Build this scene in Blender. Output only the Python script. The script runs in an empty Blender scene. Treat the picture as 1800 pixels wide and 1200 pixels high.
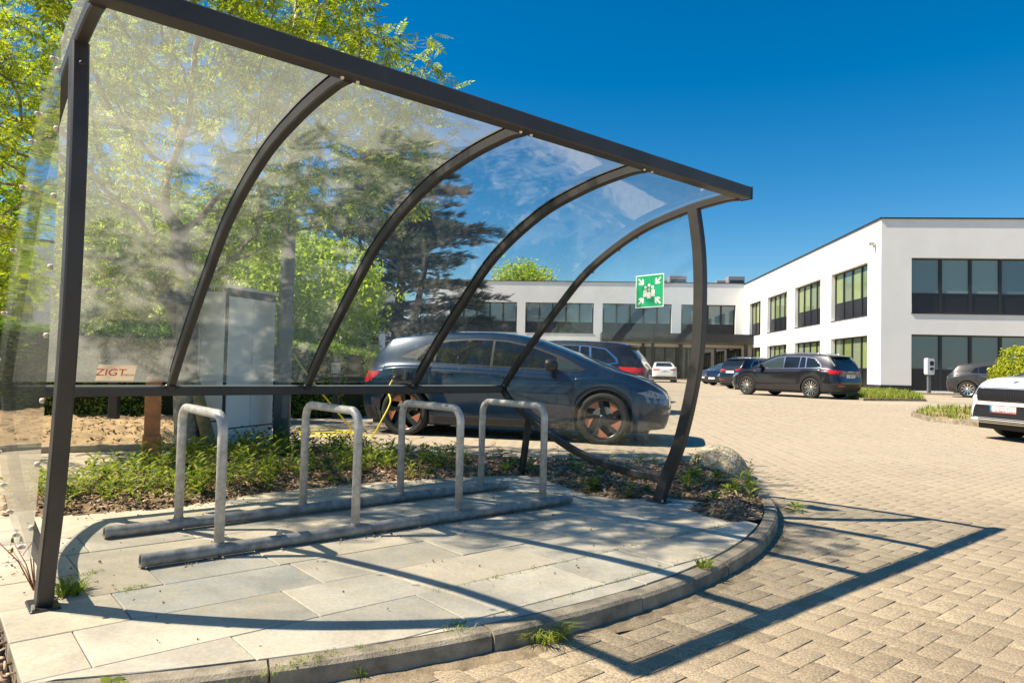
import bpy, bmesh, math, random
import numpy as np
from mathutils import Vector, Matrix
from mathutils.bvhtree import BVHTree
from math import sin, cos, pi, radians, atan2, sqrt, hypot

random.seed(7)
rng = np.random.default_rng(7)
sc = bpy.context.scene
COL = sc.collection

# ------------------------------------------------------------------ camera
EYE = 0.96
PITCH, ROLL, FOCAL_PX = 0.03455263, 0.02237948, 1242.8
PSI_B, PSI_S = 0.08673714, 0.70114621          # headings of the office block and of the shelter
cam_data = bpy.data.cameras.new('camera')
cam = bpy.data.objects.new('camera', cam_data)
COL.objects.link(cam)
cF = Vector((0, cos(PITCH), sin(PITCH)))
cr = Vector((1, 0, 0)); cu = Vector((0, -sin(PITCH), cos(PITCH)))
cR = cr*cos(ROLL) + cu*sin(ROLL)
cU = -cr*sin(ROLL) + cu*cos(ROLL)
m = Matrix.Identity(4)
for i in range(3):
    m[i][0] = cR[i]; m[i][1] = cU[i]; m[i][2] = -cF[i]
m[2][3] = EYE
cam.matrix_world = m
cam_data.sensor_width = 36.0
cam_data.lens = 36.0*FOCAL_PX/1800.0
cam_data.clip_start = 0.05
cam_data.clip_end = 3000
sc.camera = cam

# ------------------------------------------------------------------ world and sun
SUN_TRAVEL = Vector((0.8188, 0.0997, -1.0)).normalized()
sun_dir = -SUN_TRAVEL
sun_el = math.asin(sun_dir.z)
sun_az = atan2(sun_dir.x, sun_dir.y)           # from +Y towards +X
world = bpy.data.worlds.new('World')
sc.world = world
world.use_nodes = True
wn = world.node_tree.nodes; wl = world.node_tree.links
wn.clear()
wo = wn.new('ShaderNodeOutputWorld')
bg = wn.new('ShaderNodeBackground')
sky = wn.new('ShaderNodeTexSky')
sky.sky_type = 'NISHITA'
sky.sun_disc = False
sky.sun_elevation = sun_el
sky.sun_rotation = sun_az
sky.altitude = 0
sky.air_density = 1.0
sky.dust_density = 0.35
sky.ozone_density = 3.0
hs = wn.new('ShaderNodeHueSaturation')
hs.inputs['Hue'].default_value = 0.496
hs.inputs['Saturation'].default_value = 1.5
hs.inputs['Value'].default_value = 1.0
bg.inputs['Strength'].default_value = 0.073
wl.new(sky.outputs[0], hs.inputs['Color'])
wl.new(hs.outputs[0], bg.inputs['Color'])
wl.new(bg.outputs[0], wo.inputs['Surface'])

sun_data = bpy.data.lights.new('sun', 'SUN')
sun_data.energy = 5.0
sun_data.angle = radians(0.53)
sun_data.color = (1.0, 0.89, 0.71)
sun = bpy.data.objects.new('sun', sun_data)
COL.objects.link(sun)
sun.rotation_euler = SUN_TRAVEL.to_track_quat('-Z', 'Y').to_euler()
sun.location = (-20, -5, 30)

sc.view_settings.view_transform = 'Standard'
sc.view_settings.look = 'None'
sc.view_settings.exposure = 0.86
sc.view_settings.gamma = 1.0
sc.view_settings.use_curve_mapping = False
sc.render.engine = 'CYCLES'
sc.cycles.max_bounces = 8
sc.cycles.transparent_max_bounces = 24
sc.cycles.diffuse_bounces = 3
sc.cycles.glossy_bounces = 3
sc.cycles.transmission_bounces = 4
sc.cycles.caustics_reflective = False
sc.cycles.caustics_refractive = False
try:
    sc.cycles.use_denoising = True
except Exception:
    pass

# ------------------------------------------------------------------ frames of reference
cB, sB = cos(PSI_B), sin(PSI_B)
cS, sS = cos(PSI_S), sin(PSI_S)
def S(s, d, z=0.0):
    """shelter frame: s runs along its beams, d to its back"""
    return Vector((s*cS - d*sS, s*sS + d*cS, z))
def Bf(u, v, z=0.0):
    """office frame: u along the frontal walls, v away"""
    return Vector((u*cB + v*sB, -u*sB + v*cB, z))
def ground_z(y):
    t = min(1.0, max(0.0, (y-10)/16.0))
    return -0.085 + 0.135*(t*t*(3-2*t))

# ------------------------------------------------------------------ small material kit
def N(nt, typ, **kw):
    n = nt.nodes.new(typ)
    for k, v in kw.items():
        if k in n.inputs: n.inputs[k].default_value = v
        else: setattr(n, k, v)
    return n
def rgba(c): return (c[0], c[1], c[2], 1.0)
def new_mat(name):
    mt = bpy.data.materials.new(name); mt.use_nodes = True
    nt = mt.node_tree
    b = nt.nodes.get('Principled BSDF')
    return mt, nt, b
def simple(name, col, rough=0.5, metal=0.0, spec=0.5, coat=0.0, noise=0.0, nscale=8.0, bump=0.0, bscale=40.0, tint=None):
    """one coloured principled material, optionally mottled with noise and bumped"""
    mt, nt, b = new_mat(name)
    b.inputs['Base Color'].default_value = rgba(col)
    b.inputs['Roughness'].default_value = rough
    b.inputs['Metallic'].default_value = metal
    b.inputs['Specular IOR Level'].default_value = spec
    b.inputs['Coat Weight'].default_value = coat
    b.inputs['Coat Roughness'].default_value = 0.04
    tc = N(nt, 'ShaderNodeTexCoord')
    if noise > 0:
        n1 = N(nt, 'ShaderNodeTexNoise', Scale=nscale, Detail=8.0, Roughness=0.6)
        nt.links.new(tc.outputs['Object'], n1.inputs['Vector'])
        r = N(nt, 'ShaderNodeValToRGB')
        lo = [max(0, c*(1-noise)) for c in col]
        hi = [min(1, c*(1+noise)) for c in (tint or col)]
        r.color_ramp.elements[0].position = 0.3; r.color_ramp.elements[0].color = rgba(lo)
        r.color_ramp.elements[1].position = 0.7; r.color_ramp.elements[1].color = rgba(hi)
        nt.links.new(n1.outputs['Fac'], r.inputs['Fac'])
        nt.links.new(r.outputs['Color'], b.inputs['Base Color'])
    if bump > 0:
        n2 = N(nt, 'ShaderNodeTexNoise', Scale=bscale, Detail=6.0, Roughness=0.6)
        nt.links.new(tc.outputs['Object'], n2.inputs['Vector'])
        bp = N(nt, 'ShaderNodeBump', Strength=bump, Distance=0.01)
        nt.links.new(n2.outputs['Fac'], bp.inputs['Height'])
        nt.links.new(bp.outputs['Normal'], b.inputs['Normal'])
    return mt

def leaf_material(name, col, col2, trans=0.45, rough=0.5, through=(1.5, 1.6, 0.7, 1)):
    mt, nt, b = new_mat(name)
    geo = N(nt, 'ShaderNodeNewGeometry')
    r = N(nt, 'ShaderNodeValToRGB')
    r.color_ramp.elements[0].position = 0.0; r.color_ramp.elements[0].color = rgba(col)
    r.color_ramp.elements[1].position = 1.0; r.color_ramp.elements[1].color = rgba(col2)
    nt.links.new(geo.outputs['Random Per Island'], r.inputs['Fac'])
    nt.links.new(r.outputs['Color'], b.inputs['Base Color'])
    b.inputs['Roughness'].default_value = rough
    b.inputs['Specular IOR Level'].default_value = 0.3
    tr = N(nt, 'ShaderNodeBsdfTranslucent')
    mxc = N(nt, 'ShaderNodeMix', data_type='RGBA', blend_type='MULTIPLY')
    mxc.inputs['Factor'].default_value = 1.0
    nt.links.new(r.outputs['Color'], mxc.inputs['A'])
    mxc.inputs['B'].default_value = through
    nt.links.new(mxc.outputs['Result'], tr.inputs['Color'])
    ms = N(nt, 'ShaderNodeMixShader', Fac=trans)
    nt.links.new(b.outputs[0], ms.inputs[1]); nt.links.new(tr.outputs[0], ms.inputs[2])
    out = nt.nodes.get('Material Output')
    nt.links.new(ms.outputs[0], out.inputs['Surface'])
    return mt

M = {}
M['frame'] = simple('anthracite_powder_coat', (0.036, 0.033, 0.032), 0.48, 0.0, 0.5, noise=0.35, nscale=3.0, bump=0.05, bscale=300)
M['galv'] = simple('galvanised_steel', (0.46, 0.45, 0.43), 0.50, 0.25, 0.5, noise=0.32, nscale=26.0, bump=0.12, bscale=120)
M['galv_dull'] = simple('weathered_galvanised_steel', (0.27, 0.265, 0.25), 0.6, 0.2, 0.5, noise=0.45, nscale=18.0, bump=0.15, bscale=90)
M['cap'] = simple('yellowed_plastic_cap', (0.62, 0.54, 0.44), 0.45)
M['steel'] = simple('stainless_bolt', (0.55, 0.54, 0.5), 0.35, 0.9)
M['wood'] = simple('hardwood', (0.50, 0.20, 0.08), 0.6, noise=0.35, nscale=9, bump=0.2)
M['wood_old'] = simple('weathered_stake_wood', (0.24, 0.20, 0.07), 0.85, noise=0.5, nscale=7, bump=0.4, tint=(0.30, 0.22, 0.12))
M['white_plaster'] = simple('white_render', (0.81, 0.80, 0.775), 0.85, noise=0.05, nscale=0.45, bump=0.05, bscale=60)
M['cabinet'] = simple('grey_white_cabinet_coat', (0.86, 0.84, 0.80), 0.35, noise=0.03, nscale=2.0)
M['pole'] = simple('grey_painted_pole', (0.16, 0.17, 0.18), 0.5, 0.2, noise=0.15, nscale=4)
M['black'] = simple('black_plastic', (0.012, 0.012, 0.014), 0.45)
M['dark_metal'] = simple('dark_window_metal', (0.018, 0.019, 0.022), 0.4, 0.0, noise=0.2, nscale=1.5)
M['spandrel'] = simple('dark_spandrel_panel', (0.012, 0.013, 0.018), 0.28)
M['plinth'] = simple('black_plinth', (0.02, 0.02, 0.022), 0.8)
M['tyre'] = simple('tyre_rubber', (0.018, 0.018, 0.018), 0.75, noise=0.3, nscale=30)
M['rim'] = simple('machined_alloy', (0.62, 0.61, 0.58), 0.28, 0.9)
M['rim_dark'] = simple('black_alloy', (0.012, 0.012, 0.013), 0.3, 0.0, coat=0.4)
M['copper'] = simple('copper_wheel_insert', (0.50, 0.20, 0.11), 0.45, 0.25)
M['chrome'] = simple('bright_trim', (0.7, 0.7, 0.7), 0.18, 1.0)
M['red_lamp'] = simple('red_lamp_glass', (0.50, 0.012, 0.012), 0.12, coat=0.6)
M['clear_lamp'] = simple('clear_lamp_glass', (0.20, 0.22, 0.25), 0.12, 0.3, coat=0.8)
M['car_glass'] = simple('tinted_car_glass', (0.010, 0.014, 0.018), 0.03, 0.0, 0.7)
M['car_glass2'] = simple('lighter_car_glass', (0.035, 0.055, 0.06), 0.03, 0.0, 0.7)
M['clad'] = simple('grey_black_cladding', (0.022, 0.022, 0.024), 0.5)
M['clad_grey'] = simple('silver_bumper_cladding', (0.30, 0.30, 0.29), 0.4, 0.4)
M['white'] = simple('white_print', (0.8, 0.8, 0.78), 0.5)
M['cream'] = simple('cream_sign_face', (0.72, 0.66, 0.56), 0.5)
M['film'] = leaf_material('cream_vinyl_film', (0.85, 0.76, 0.66), (0.85, 0.76, 0.66), 0.5, through=(1, 1, 1, 1))
M['red'] = simple('red_print', (0.60, 0.06, 0.03), 0.5)
M['plate_red'] = simple('plate_red_print', (0.55, 0.02, 0.02), 0.5)
M['blue_print'] = simple('blue_print', (0.05, 0.22, 0.38), 0.5)
M['dark_print'] = simple('dark_print', (0.03, 0.05, 0.06), 0.5)
M['green_sign'] = simple('green_sign_film', (0.015, 0.38, 0.17), 0.35, noise=0.15, nscale=6)
M['yellow'] = simple('yellow_cable_sheath', (0.72, 0.62, 0.02), 0.45)
M['strap'] = simple('black_rubber_strap', (0.02, 0.02, 0.022), 0.7)
M['green_led'] = simple('green_led', (0.02, 0.7, 0.15), 0.4)

def paint(name, col, metal=0.4, rough=0.35):
    mt = simple(name, col, rough, metal, 0.5, coat=1.0)
    return mt
M['paint_blue'] = paint('deep_petrol_blue_paint', (0.003, 0.020, 0.050), 0.3, 0.28)
M['paint_black'] = paint('black_paint', (0.006, 0.006, 0.010), 0.2, 0.3)
M['paint_graphite'] = paint('graphite_black_paint', (0.018, 0.018, 0.026), 0.5, 0.32)
M['paint_grey'] = paint('dark_grey_paint', (0.060, 0.056, 0.056), 0.5, 0.4)
M['paint_white'] = paint('white_paint', (0.80, 0.80, 0.79), 0.0, 0.35)

# facade glass: dark, mirror-like, with a pale blind colour behind each pane
def facade_glass(name, cols):
    mt, nt, b = new_mat(name)
    oi = N(nt, 'ShaderNodeObjectInfo')
    r = N(nt, 'ShaderNodeValToRGB')
    r.color_ramp.interpolation = 'CONSTANT'
    el = r.color_ramp.elements
    el[0].position = 0; el[0].color = rgba(cols[0])
    el[1].position = 1.0/len(cols); el[1].color = rgba(cols[1])
    for i in range(2, len(cols)):
        e = el.new(i/len(cols)); e.color = rgba(cols[i])
    nt.links.new(oi.outputs['Random'], r.inputs['Fac'])
    nt.links.new(r.outputs['Color'], b.inputs['Base Color'])
    b.inputs['Roughness'].default_value = 0.025
    b.inputs['Specular IOR Level'].default_value = 0.9
    return mt
M['glass_front'] = facade_glass('blue_green_facade_glass', [(0.13, 0.19, 0.20), (0.17, 0.24, 0.24), (0.10, 0.16, 0.18), (0.15, 0.21, 0.23)])
M['glass_side'] = facade_glass('yellow_green_facade_glass', [(0.20, 0.25, 0.10), (0.24, 0.30, 0.13), (0.16, 0.21, 0.12), (0.22, 0.27, 0.17)])
M['glass_dark'] = facade_glass('dark_entrance_glass', [(0.015, 0.02, 0.022), (0.04, 0.055, 0.055), (0.02, 0.03, 0.03), (0.09, 0.13, 0.13)])

# shelter glazing: clear sheet with a film of dust that scatters sunlight
def sheet_material(name, base, amp, lo, hi, col=(0.93, 0.93, 0.90), refl=0.9):
    mt = bpy.data.materials.new(name); mt.use_nodes = True
    nt = mt.node_tree; nt.nodes.clear()
    out = N(nt, 'ShaderNodeOutputMaterial')
    tc = N(nt, 'ShaderNodeTexCoord')
    mp = N(nt, 'ShaderNodeMapping'); mp.inputs['Scale'].default_value = (1.0, 1.0, 1.0)
    nt.links.new(tc.outputs['Object'], mp.inputs['Vector'])
    n1 = N(nt, 'ShaderNodeTexNoise', Scale=1.3, Detail=9.0, Roughness=0.62, Distortion=1.2)
    nt.links.new(mp.outputs[0], n1.inputs['Vector'])
    n3 = N(nt, 'ShaderNodeTexNoise', Scale=14.0, Detail=8.0, Roughness=0.7, Distortion=0.4)
    nt.links.new(mp.outputs[0], n3.inputs['Vector'])
    mr = N(nt, 'ShaderNodeMapRange'); mr.clamp = True
    mr.inputs['From Min'].default_value = lo; mr.inputs['From Max'].default_value = hi
    mr.inputs['To Min'].default_value = base; mr.inputs['To Max'].default_value = base+amp
    nt.links.new(n1.outputs['Fac'], mr.inputs['Value'])
    mm = N(nt, 'ShaderNodeMath', operation='MULTIPLY_ADD')
    sb = N(nt, 'ShaderNodeMath', operation='MULTIPLY_ADD')
    nt.links.new(n3.outputs['Fac'], sb.inputs[0]); sb.inputs[1].default_value = 0.09; sb.inputs[2].default_value = -0.045
    ad = N(nt, 'ShaderNodeMath', operation='ADD'); ad.use_clamp = True
    nt.links.new(mr.outputs[0], ad.inputs[0]); nt.links.new(sb.outputs[0], ad.inputs[1])
    tr = N(nt, 'ShaderNodeBsdfTransparent'); tr.inputs['Color'].default_value = (0.97, 0.98, 0.97, 1)
    df = N(nt, 'ShaderNodeBsdfDiffuse'); df.inputs['Color'].default_value = rgba(col)
    tl = N(nt, 'ShaderNodeBsdfTranslucent'); tl.inputs['Color'].default_value = rgba(col)
    m1 = N(nt, 'ShaderNodeMixShader', Fac=0.8)
    nt.links.new(df.outputs[0], m1.inputs[1]); nt.links.new(tl.outputs[0], m1.inputs[2])
    m2 = N(nt, 'ShaderNodeMixShader')
    nt.links.new(ad.outputs[0], m2.inputs[0]); nt.links.new(tr.outputs[0], m2.inputs[1]); nt.links.new(m1.outputs[0], m2.inputs[2])
    gl = N(nt, 'ShaderNodeBsdfGlossy', Roughness=0.03)
    fr = N(nt, 'ShaderNodeFresnel', IOR=1.5)
    # a thin sheet mirrors at both of its surfaces: 2R/(1+R)
    f2 = N(nt, 'ShaderNodeMath', operation='MULTIPLY'); f2.inputs[1].default_value = 2.0
    f1 = N(nt, 'ShaderNodeMath', operation='ADD'); f1.inputs[1].default_value = 1.0
    fm = N(nt, 'ShaderNodeMath', operation='DIVIDE')
    geo = N(nt, 'ShaderNodeNewGeometry')
    io = N(nt, 'ShaderNodeMapRange'); io.inputs['To Min'].default_value = 1.5; io.inputs['To Max'].default_value = 1/1.5
    nt.links.new(geo.outputs['Backfacing'], io.inputs['Value']); nt.links.new(io.outputs[0], fr.inputs['IOR'])
    nt.links.new(fr.outputs[0], f2.inputs[0]); nt.links.new(fr.outputs[0], f1.inputs[0])
    nt.links.new(f2.outputs[0], fm.inputs[0]); nt.links.new(f1.outputs[0], fm.inputs[1])
    bmp = N(nt, 'ShaderNodeBump', Strength=0.05, Distance=0.02)
    nw = N(nt, 'ShaderNodeTexNoise', Scale=2.2, Detail=2.0)
    nt.links.new(mp.outputs[0], nw.inputs['Vector']); nt.links.new(nw.outputs['Fac'], bmp.inputs['Height'])
    nt.links.new(bmp.outputs[0], gl.inputs['Normal'])
    m3 = N(nt, 'ShaderNodeMixShader')
    nt.links.new(fm.outputs[0], m3.inputs[0]); nt.links.new(m2.outputs[0], m3.inputs[1]); nt.links.new(gl.outputs[0], m3.inputs[2])
    nt.links.new(m3.outputs[0], out.inputs['Surface'])
    return mt
M['sheet_1'] = sheet_material('heavily_dusted_sheet', 0.16, 0.06, 0.40, 0.70)
M['sheet_2'] = sheet_material('dusted_sheet', 0.075, 0.045, 0.42, 0.70)
M['sheet_3'] = sheet_material('lightly_dusted_sheet', 0.035, 0.025, 0.45, 0.70)
M['sheet_left'] = sheet_material('dusty_glare_sheet', 0.15, 0.12, 0.40, 0.66)  # dust film thickened to mimic the bright reflection that veils the bars
M['sheet_side'] = sheet_material('thinly_dusted_sheet', 0.03, 0.05, 0.45, 0.68)

# ------------------------------------------------------------------ object kit
def tag(o, label=None, cat=None, group=None, kind=None):
    if label: o['label'] = label
    if cat: o['category'] = cat
    if group: o['group'] = group
    if kind: o['kind'] = kind
    return o
def empty(name, loc=(0, 0, 0), rz=0.0):
    o = bpy.data.objects.new(name, None)
    o.location = loc; o.rotation_euler = (0, 0, rz)
    o.empty_display_size = 0.1
    COL.objects.link(o)
    return o
def link_mesh(name, me, mat, parent=None, smooth=False):
    if mat is not None and len(me.materials) == 0:
        me.materials.append(mat)
    if smooth:
        me.polygons.foreach_set('use_smooth', [True]*len(me.polygons))
    o = bpy.data.objects.new(name, me)
    COL.objects.link(o)
    if parent is not None: o.parent = parent
    return o

class MB:
    """collects vertices and faces, then links them as one mesh"""
    def __init__(s): s.v = []; s.f = []
    def add(s, vs, fs):
        b = len(s.v); s.v.extend([tuple(p) for p in vs]); s.f.extend([tuple(i+b for i in f) for f in fs]); return s
    def box(s, a, b, fr=None):
        x0, y0, z0 = a; x1, y1, z1 = b
        p = [(x0,y0,z0),(x1,y0,z0),(x1,y1,z0),(x0,y1,z0),(x0,y0,z1),(x1,y0,z1),(x1,y1,z1),(x0,y1,z1)]
        if fr: p = [tuple(fr(*q)) for q in p]
        return s.add(p, [(3,2,1,0),(4,5,6,7),(0,1,5,4),(1,2,6,5),(2,3,7,6),(3,0,4,7)])
    def cbox(s, a, b, c=0.01, fr=None):
        """box with its four upright edges and its top rim chamfered"""
        x0, y0, z0 = a; x1, y1, z1 = b
        def ring(k, z): return [(x0+k,y0,z),(x1-k,y0,z),(x1,y0+k,z),(x1,y1-k,z),(x1-k,y1,z),(x0+k,y1,z),(x0,y1-k,z),(x0,y0+k,z)]
        r1 = ring(c, z0); r2 = ring(c, z1-c)
        r3 = [(min(max(x, x0+c), x1-c), min(max(y, y0+c), y1-c), z1) for x, y, z in ring(c*1.6, z1)]
        P = r1+r2+r3
        if fr: P = [tuple(fr(*q)) for q in P]
        fs = [tuple(range(7, -1, -1)), tuple(range(16, 24))]
        for k in range(2):
            for i in range(8):
                j = (i+1) % 8
                fs.append((k*8+i, k*8+j, (k+1)*8+j, (k+1)*8+i))
        return s.add(P, fs)
    def sweep(s, path, sec, up=Vector((0, 0, 1)), cap=True, closed_sec=True):
        """sec: list of (side, up) offsets; path: list of Vectors; up may be a fixed side axis"""
        n = len(path); k = len(sec); vs = []
        for i, p in enumerate(path):
            t = (path[min(i+1, n-1)] - path[max(i-1, 0)]).normalized()
            side = t.cross(up).normalized(); u = side.cross(t).normalized()
            # mitre
            if 0 < i < n-1:
                a = (path[i]-path[i-1]).normalized(); b = (path[i+1]-path[i]).normalized()
                cth = max(0.3, sqrt(max(0, (1+a.dot(b))/2)))
            else: cth = 1.0
            for (x, y) in sec: vs.append(p + side*x + u*(y/cth if True else y))
        fs = []
        for i in range(n-1):
            for j in range(k):
                j2 = (j+1) % k
                fs.append((i*k+j, i*k+j2, (i+1)*k+j2, (i+1)*k+j))
        if cap:
            fs.append(tuple(range(k-1, -1, -1))); fs.append(tuple((n-1)*k+j for j in range(k)))
        return s.add(vs, fs)
    def tube(s, path, r, seg=12, cap=True):
        n = len(path); path = [Vector(p) for p in path]
        rs = r if isinstance(r, (list, tuple)) else [r]*n
        t0 = (path[1]-path[0]).normalized()
        a = Vector((0, 0, 1)) if abs(t0.z) < 0.9 else Vector((1, 0, 0))
        side = t0.cross(a).normalized(); vs = []
        for i, p in enumerate(path):
            t = (path[min(i+1, n-1)] - path[max(i-1, 0)]).normalized()
            side = (side - t*side.dot(t)).normalized(); u = t.cross(side)
            for j in range(seg):
                an = 2*pi*j/seg
                vs.append(p + side*(cos(an)*rs[i]) + u*(sin(an)*rs[i]))
        fs = []
        for i in range(n-1):
            for j in range(seg):
                j2 = (j+1) % seg
                fs.append((i*seg+j, i*seg+j2, (i+1)*seg+j2, (i+1)*seg+j))
        if cap:
            fs.append(tuple(range(seg-1, -1, -1))); fs.append(tuple((n-1)*seg+j for j in range(seg)))
        return s.add(vs, fs)
    def lathe(s, prof, seg=24, fr=None, close=False):
        """prof: (r, h) pairs turned about the axis; fr maps (x, y, z) with z the axis"""
        vs = []; n = len(prof)
        for (r, h) in prof:
            for j in range(seg):
                a = 2*pi*j/seg; q = (r*cos(a), r*sin(a), h)
                vs.append(fr(*q) if fr else q)
        fs = []
        for i in range(n-1):
            for j in range(seg):
                j2 = (j+1) % seg
                fs.append((i*seg+j, i*seg+j2, (i+1)*seg+j2, (i+1)*seg+j))
        if close:
            fs.append(tuple(range(seg-1, -1, -1))); fs.append(tuple((n-1)*seg+j for j in range(seg)))
        return s.add(vs, fs)
    def prism(s, poly, z0, z1, fr=None):
        n = len(poly)
        P = [(x, y, z0) for x, y in poly]+[(x, y, z1) for x, y in poly]
        if fr: P = [tuple(fr(*q)) for q in P]
        return s.add(P, [tuple(range(n-1, -1, -1)), tuple(range(n, 2*n))]+[(i, (i+1) % n, n+(i+1) % n, n+i) for i in range(n)])
    def mesh(s, name):
        me = bpy.data.meshes.new(name); me.from_pydata(s.v, [], s.f); me.validate(); me.update()
        bm = bmesh.new(); bm.from_mesh(me); bmesh.ops.recalc_face_normals(bm, faces=bm.faces); bm.to_mesh(me); bm.free()
        return me
    def build(s, name, mat, parent=None, smooth=False):
        return link_mesh(name, s.mesh(name), mat, parent, smooth)

def smooth_by_angle(o, deg=35):
    me = o.data
    me.polygons.foreach_set('use_smooth', [True]*len(me.polygons))
    bm = bmesh.new(); bm.from_mesh(me)
    for e in bm.edges:
        if len(e.link_faces) == 2 and e.calc_face_angle(0) > radians(deg): e.smooth = False
    bm.to_mesh(me); bm.free()
    return o

def np_mesh(name, V, F, mat, parent=None, smooth=False, attr=None):
    """fast mesh from a vertex array and an (n, k) face array"""
    me = bpy.data.meshes.new(name)
    V = np.asarray(V, dtype=np.float32); F = np.asarray(F, dtype=np.int32)
    k = F.shape[1]
    me.vertices.add(len(V)); me.vertices.foreach_set('co', V.ravel())
    me.loops.add(F.size); me.loops.foreach_set('vertex_index', F.ravel())
    me.polygons.add(len(F))
    me.polygons.foreach_set('loop_start', np.arange(0, F.size, k, dtype=np.int32))
    me.polygons.foreach_set('loop_total', np.full(len(F), k, dtype=np.int32))
    me.update(calc_edges=True)
    if attr is not None:
        a = me.attributes.new('tone', 'FLOAT', 'POINT'); a.data.foreach_set('value', np.asarray(attr, dtype=np.float32))
    return link_mesh(name, me, mat, parent, smooth)

def copy_tree(o, parent=None):
    c = o.copy(); COL.objects.link(c)
    if parent is not None: c.parent = parent
    for ch in o.children:
        copy_tree(ch, c)
    return c
def text(name, body, size, mat, parent, loc, rot, extrude=0.0008, align='CENTER', sx=1.0):
    cu = bpy.data.curves.new(name, 'FONT'); cu.body = body; cu.size = size; cu.extrude = extrude
    cu.align_x = align; cu.align_y = 'CENTER'
    cu.materials.append(mat)
    tmp = bpy.data.objects.new(name, cu)
    me = bpy.data.meshes.new_from_object(tmp); bpy.data.objects.remove(tmp); bpy.data.curves.remove(cu)
    o = bpy.data.objects.new(name, me); COL.objects.link(o); o.parent = parent
    o.location = loc; o.rotation_euler = rot; o.scale = (sx, 1, 1)
    return o

# ------------------------------------------------------------------ ground sheet
def paving_material(name, far=True):
    mt, nt, b = new_mat(name)
    L = nt.links
    tc = N(nt, 'ShaderNodeTexCoord')
    mp = N(nt, 'ShaderNodeMapping'); mp.inputs['Rotation'].default_value = (0, 0, -PSI_S)
    L.new(tc.outputs['Object'], mp.inputs['Vector'])
    nz = N(nt, 'ShaderNodeTexNoise', Scale=0.35, Detail=6.0, Roughness=0.6)
    L.new(mp.outputs[0], nz.inputs['Vector'])
    nf = N(nt, 'ShaderNodeTexNoise', Scale=160.0, Detail=3.0, Roughness=0.7)
    L.new(mp.outputs[0], nf.inputs['Vector'])
    nm = N(nt, 'ShaderNodeTexNoise', Scale=5.0, Detail=6.0, Roughness=0.7)
    L.new(mp.outputs[0], nm.inputs['Vector'])
    r1 = N(nt, 'ShaderNodeValToRGB')
    r1.color_ramp.elements[0].position = 0.32; r1.color_ramp.elements[0].color = (0.39, 0.325, 0.235, 1)
    r1.color_ramp.elements[1].position = 0.68; r1.color_ramp.elements[1].color = (0.50, 0.425, 0.315, 1)
    L.new(nz.outputs['Fac'], r1.inputs['Fac'])
    mx = N(nt, 'ShaderNodeMix', data_type='RGBA', blend_type='OVERLAY'); mx.inputs['Factor'].default_value = 0.35
    L.new(r1.outputs['Color'], mx.inputs['A']); L.new(nf.outputs['Fac'], mx.inputs['B'])
    mx2 = N(nt, 'ShaderNodeMix', data_type='RGBA', blend_type='OVERLAY'); mx2.inputs['Factor'].default_value = 0.30
    L.new(mx.outputs['Result'], mx2.inputs['A']); L.new(nm.outputs['Fac'], mx2.inputs['B'])
    last = mx2.outputs['Result']
    if far:
        br = N(nt, 'ShaderNodeTexBrick', Scale=1.0)
        br.inputs['Brick Width'].default_value = 0.194; br.inputs['Row Height'].default_value = 0.097
        br.inputs['Mortar Size'].default_value = 0.006; br.inputs['Mortar Smooth'].default_value = 0.3
        br.inputs['Color1'].default_value = (1, 1, 1, 1); br.inputs['Color2'].default_value = (0.84, 0.83, 0.82, 1)
        br.inputs['Mortar'].default_value = (0.55, 0.5, 0.44, 1)
        L.new(mp.outputs[0], br.inputs['Vector'])
        m3 = N(nt, 'ShaderNodeMix', data_type='RGBA', blend_type='MULTIPLY'); m3.inputs['Factor'].default_value = 0.7
        L.new(last, m3.inputs['A']); L.new(br.outputs['Color'], m3.inputs['B'])
        last = m3.outputs['Result']
    L.new(last, b.inputs['Base Color'])
    b.inputs['Roughness'].default_value = 0.85
    b.inputs['Specular IOR Level'].default_value = 0.3
    bp = N(nt, 'ShaderNodeBump', Strength=0.3, Distance=0.004)
    L.new(nf.outputs['Fac'], bp.inputs['Height']); L.new(bp.outputs['Normal'], b.inputs['Normal'])
    return mt
M['ground'] = paving_material('sandy_paving')

ys = np.concatenate([np.linspace(-40, 0, 9), np.linspace(1, 40, 79), np.array([50, 70, 100, 160, 300, 700])])
xs = np.concatenate([np.array([-700, -300, -120, -60]), np.linspace(-40, 60, 51), np.array([90, 150, 300, 700])])
gv = []
for y in ys:
    for x in xs: gv.append((x, y, ground_z(y) - (0.0024 if y < 10 else (0.0055 if y < 23 else 0.004))))
nx = len(xs); gf = []
for j in range(len(ys)-1):
    for i in range(nx-1): gf.append((j*nx+i, j*nx+i+1, (j+1)*nx+i+1, (j+1)*nx+i))
o = np_mesh('ground', np.array(gv), np.array(gf), M['ground'], smooth=True)
tag(o, 'pale sandy paved ground running across the car park', kind='structure')

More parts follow.
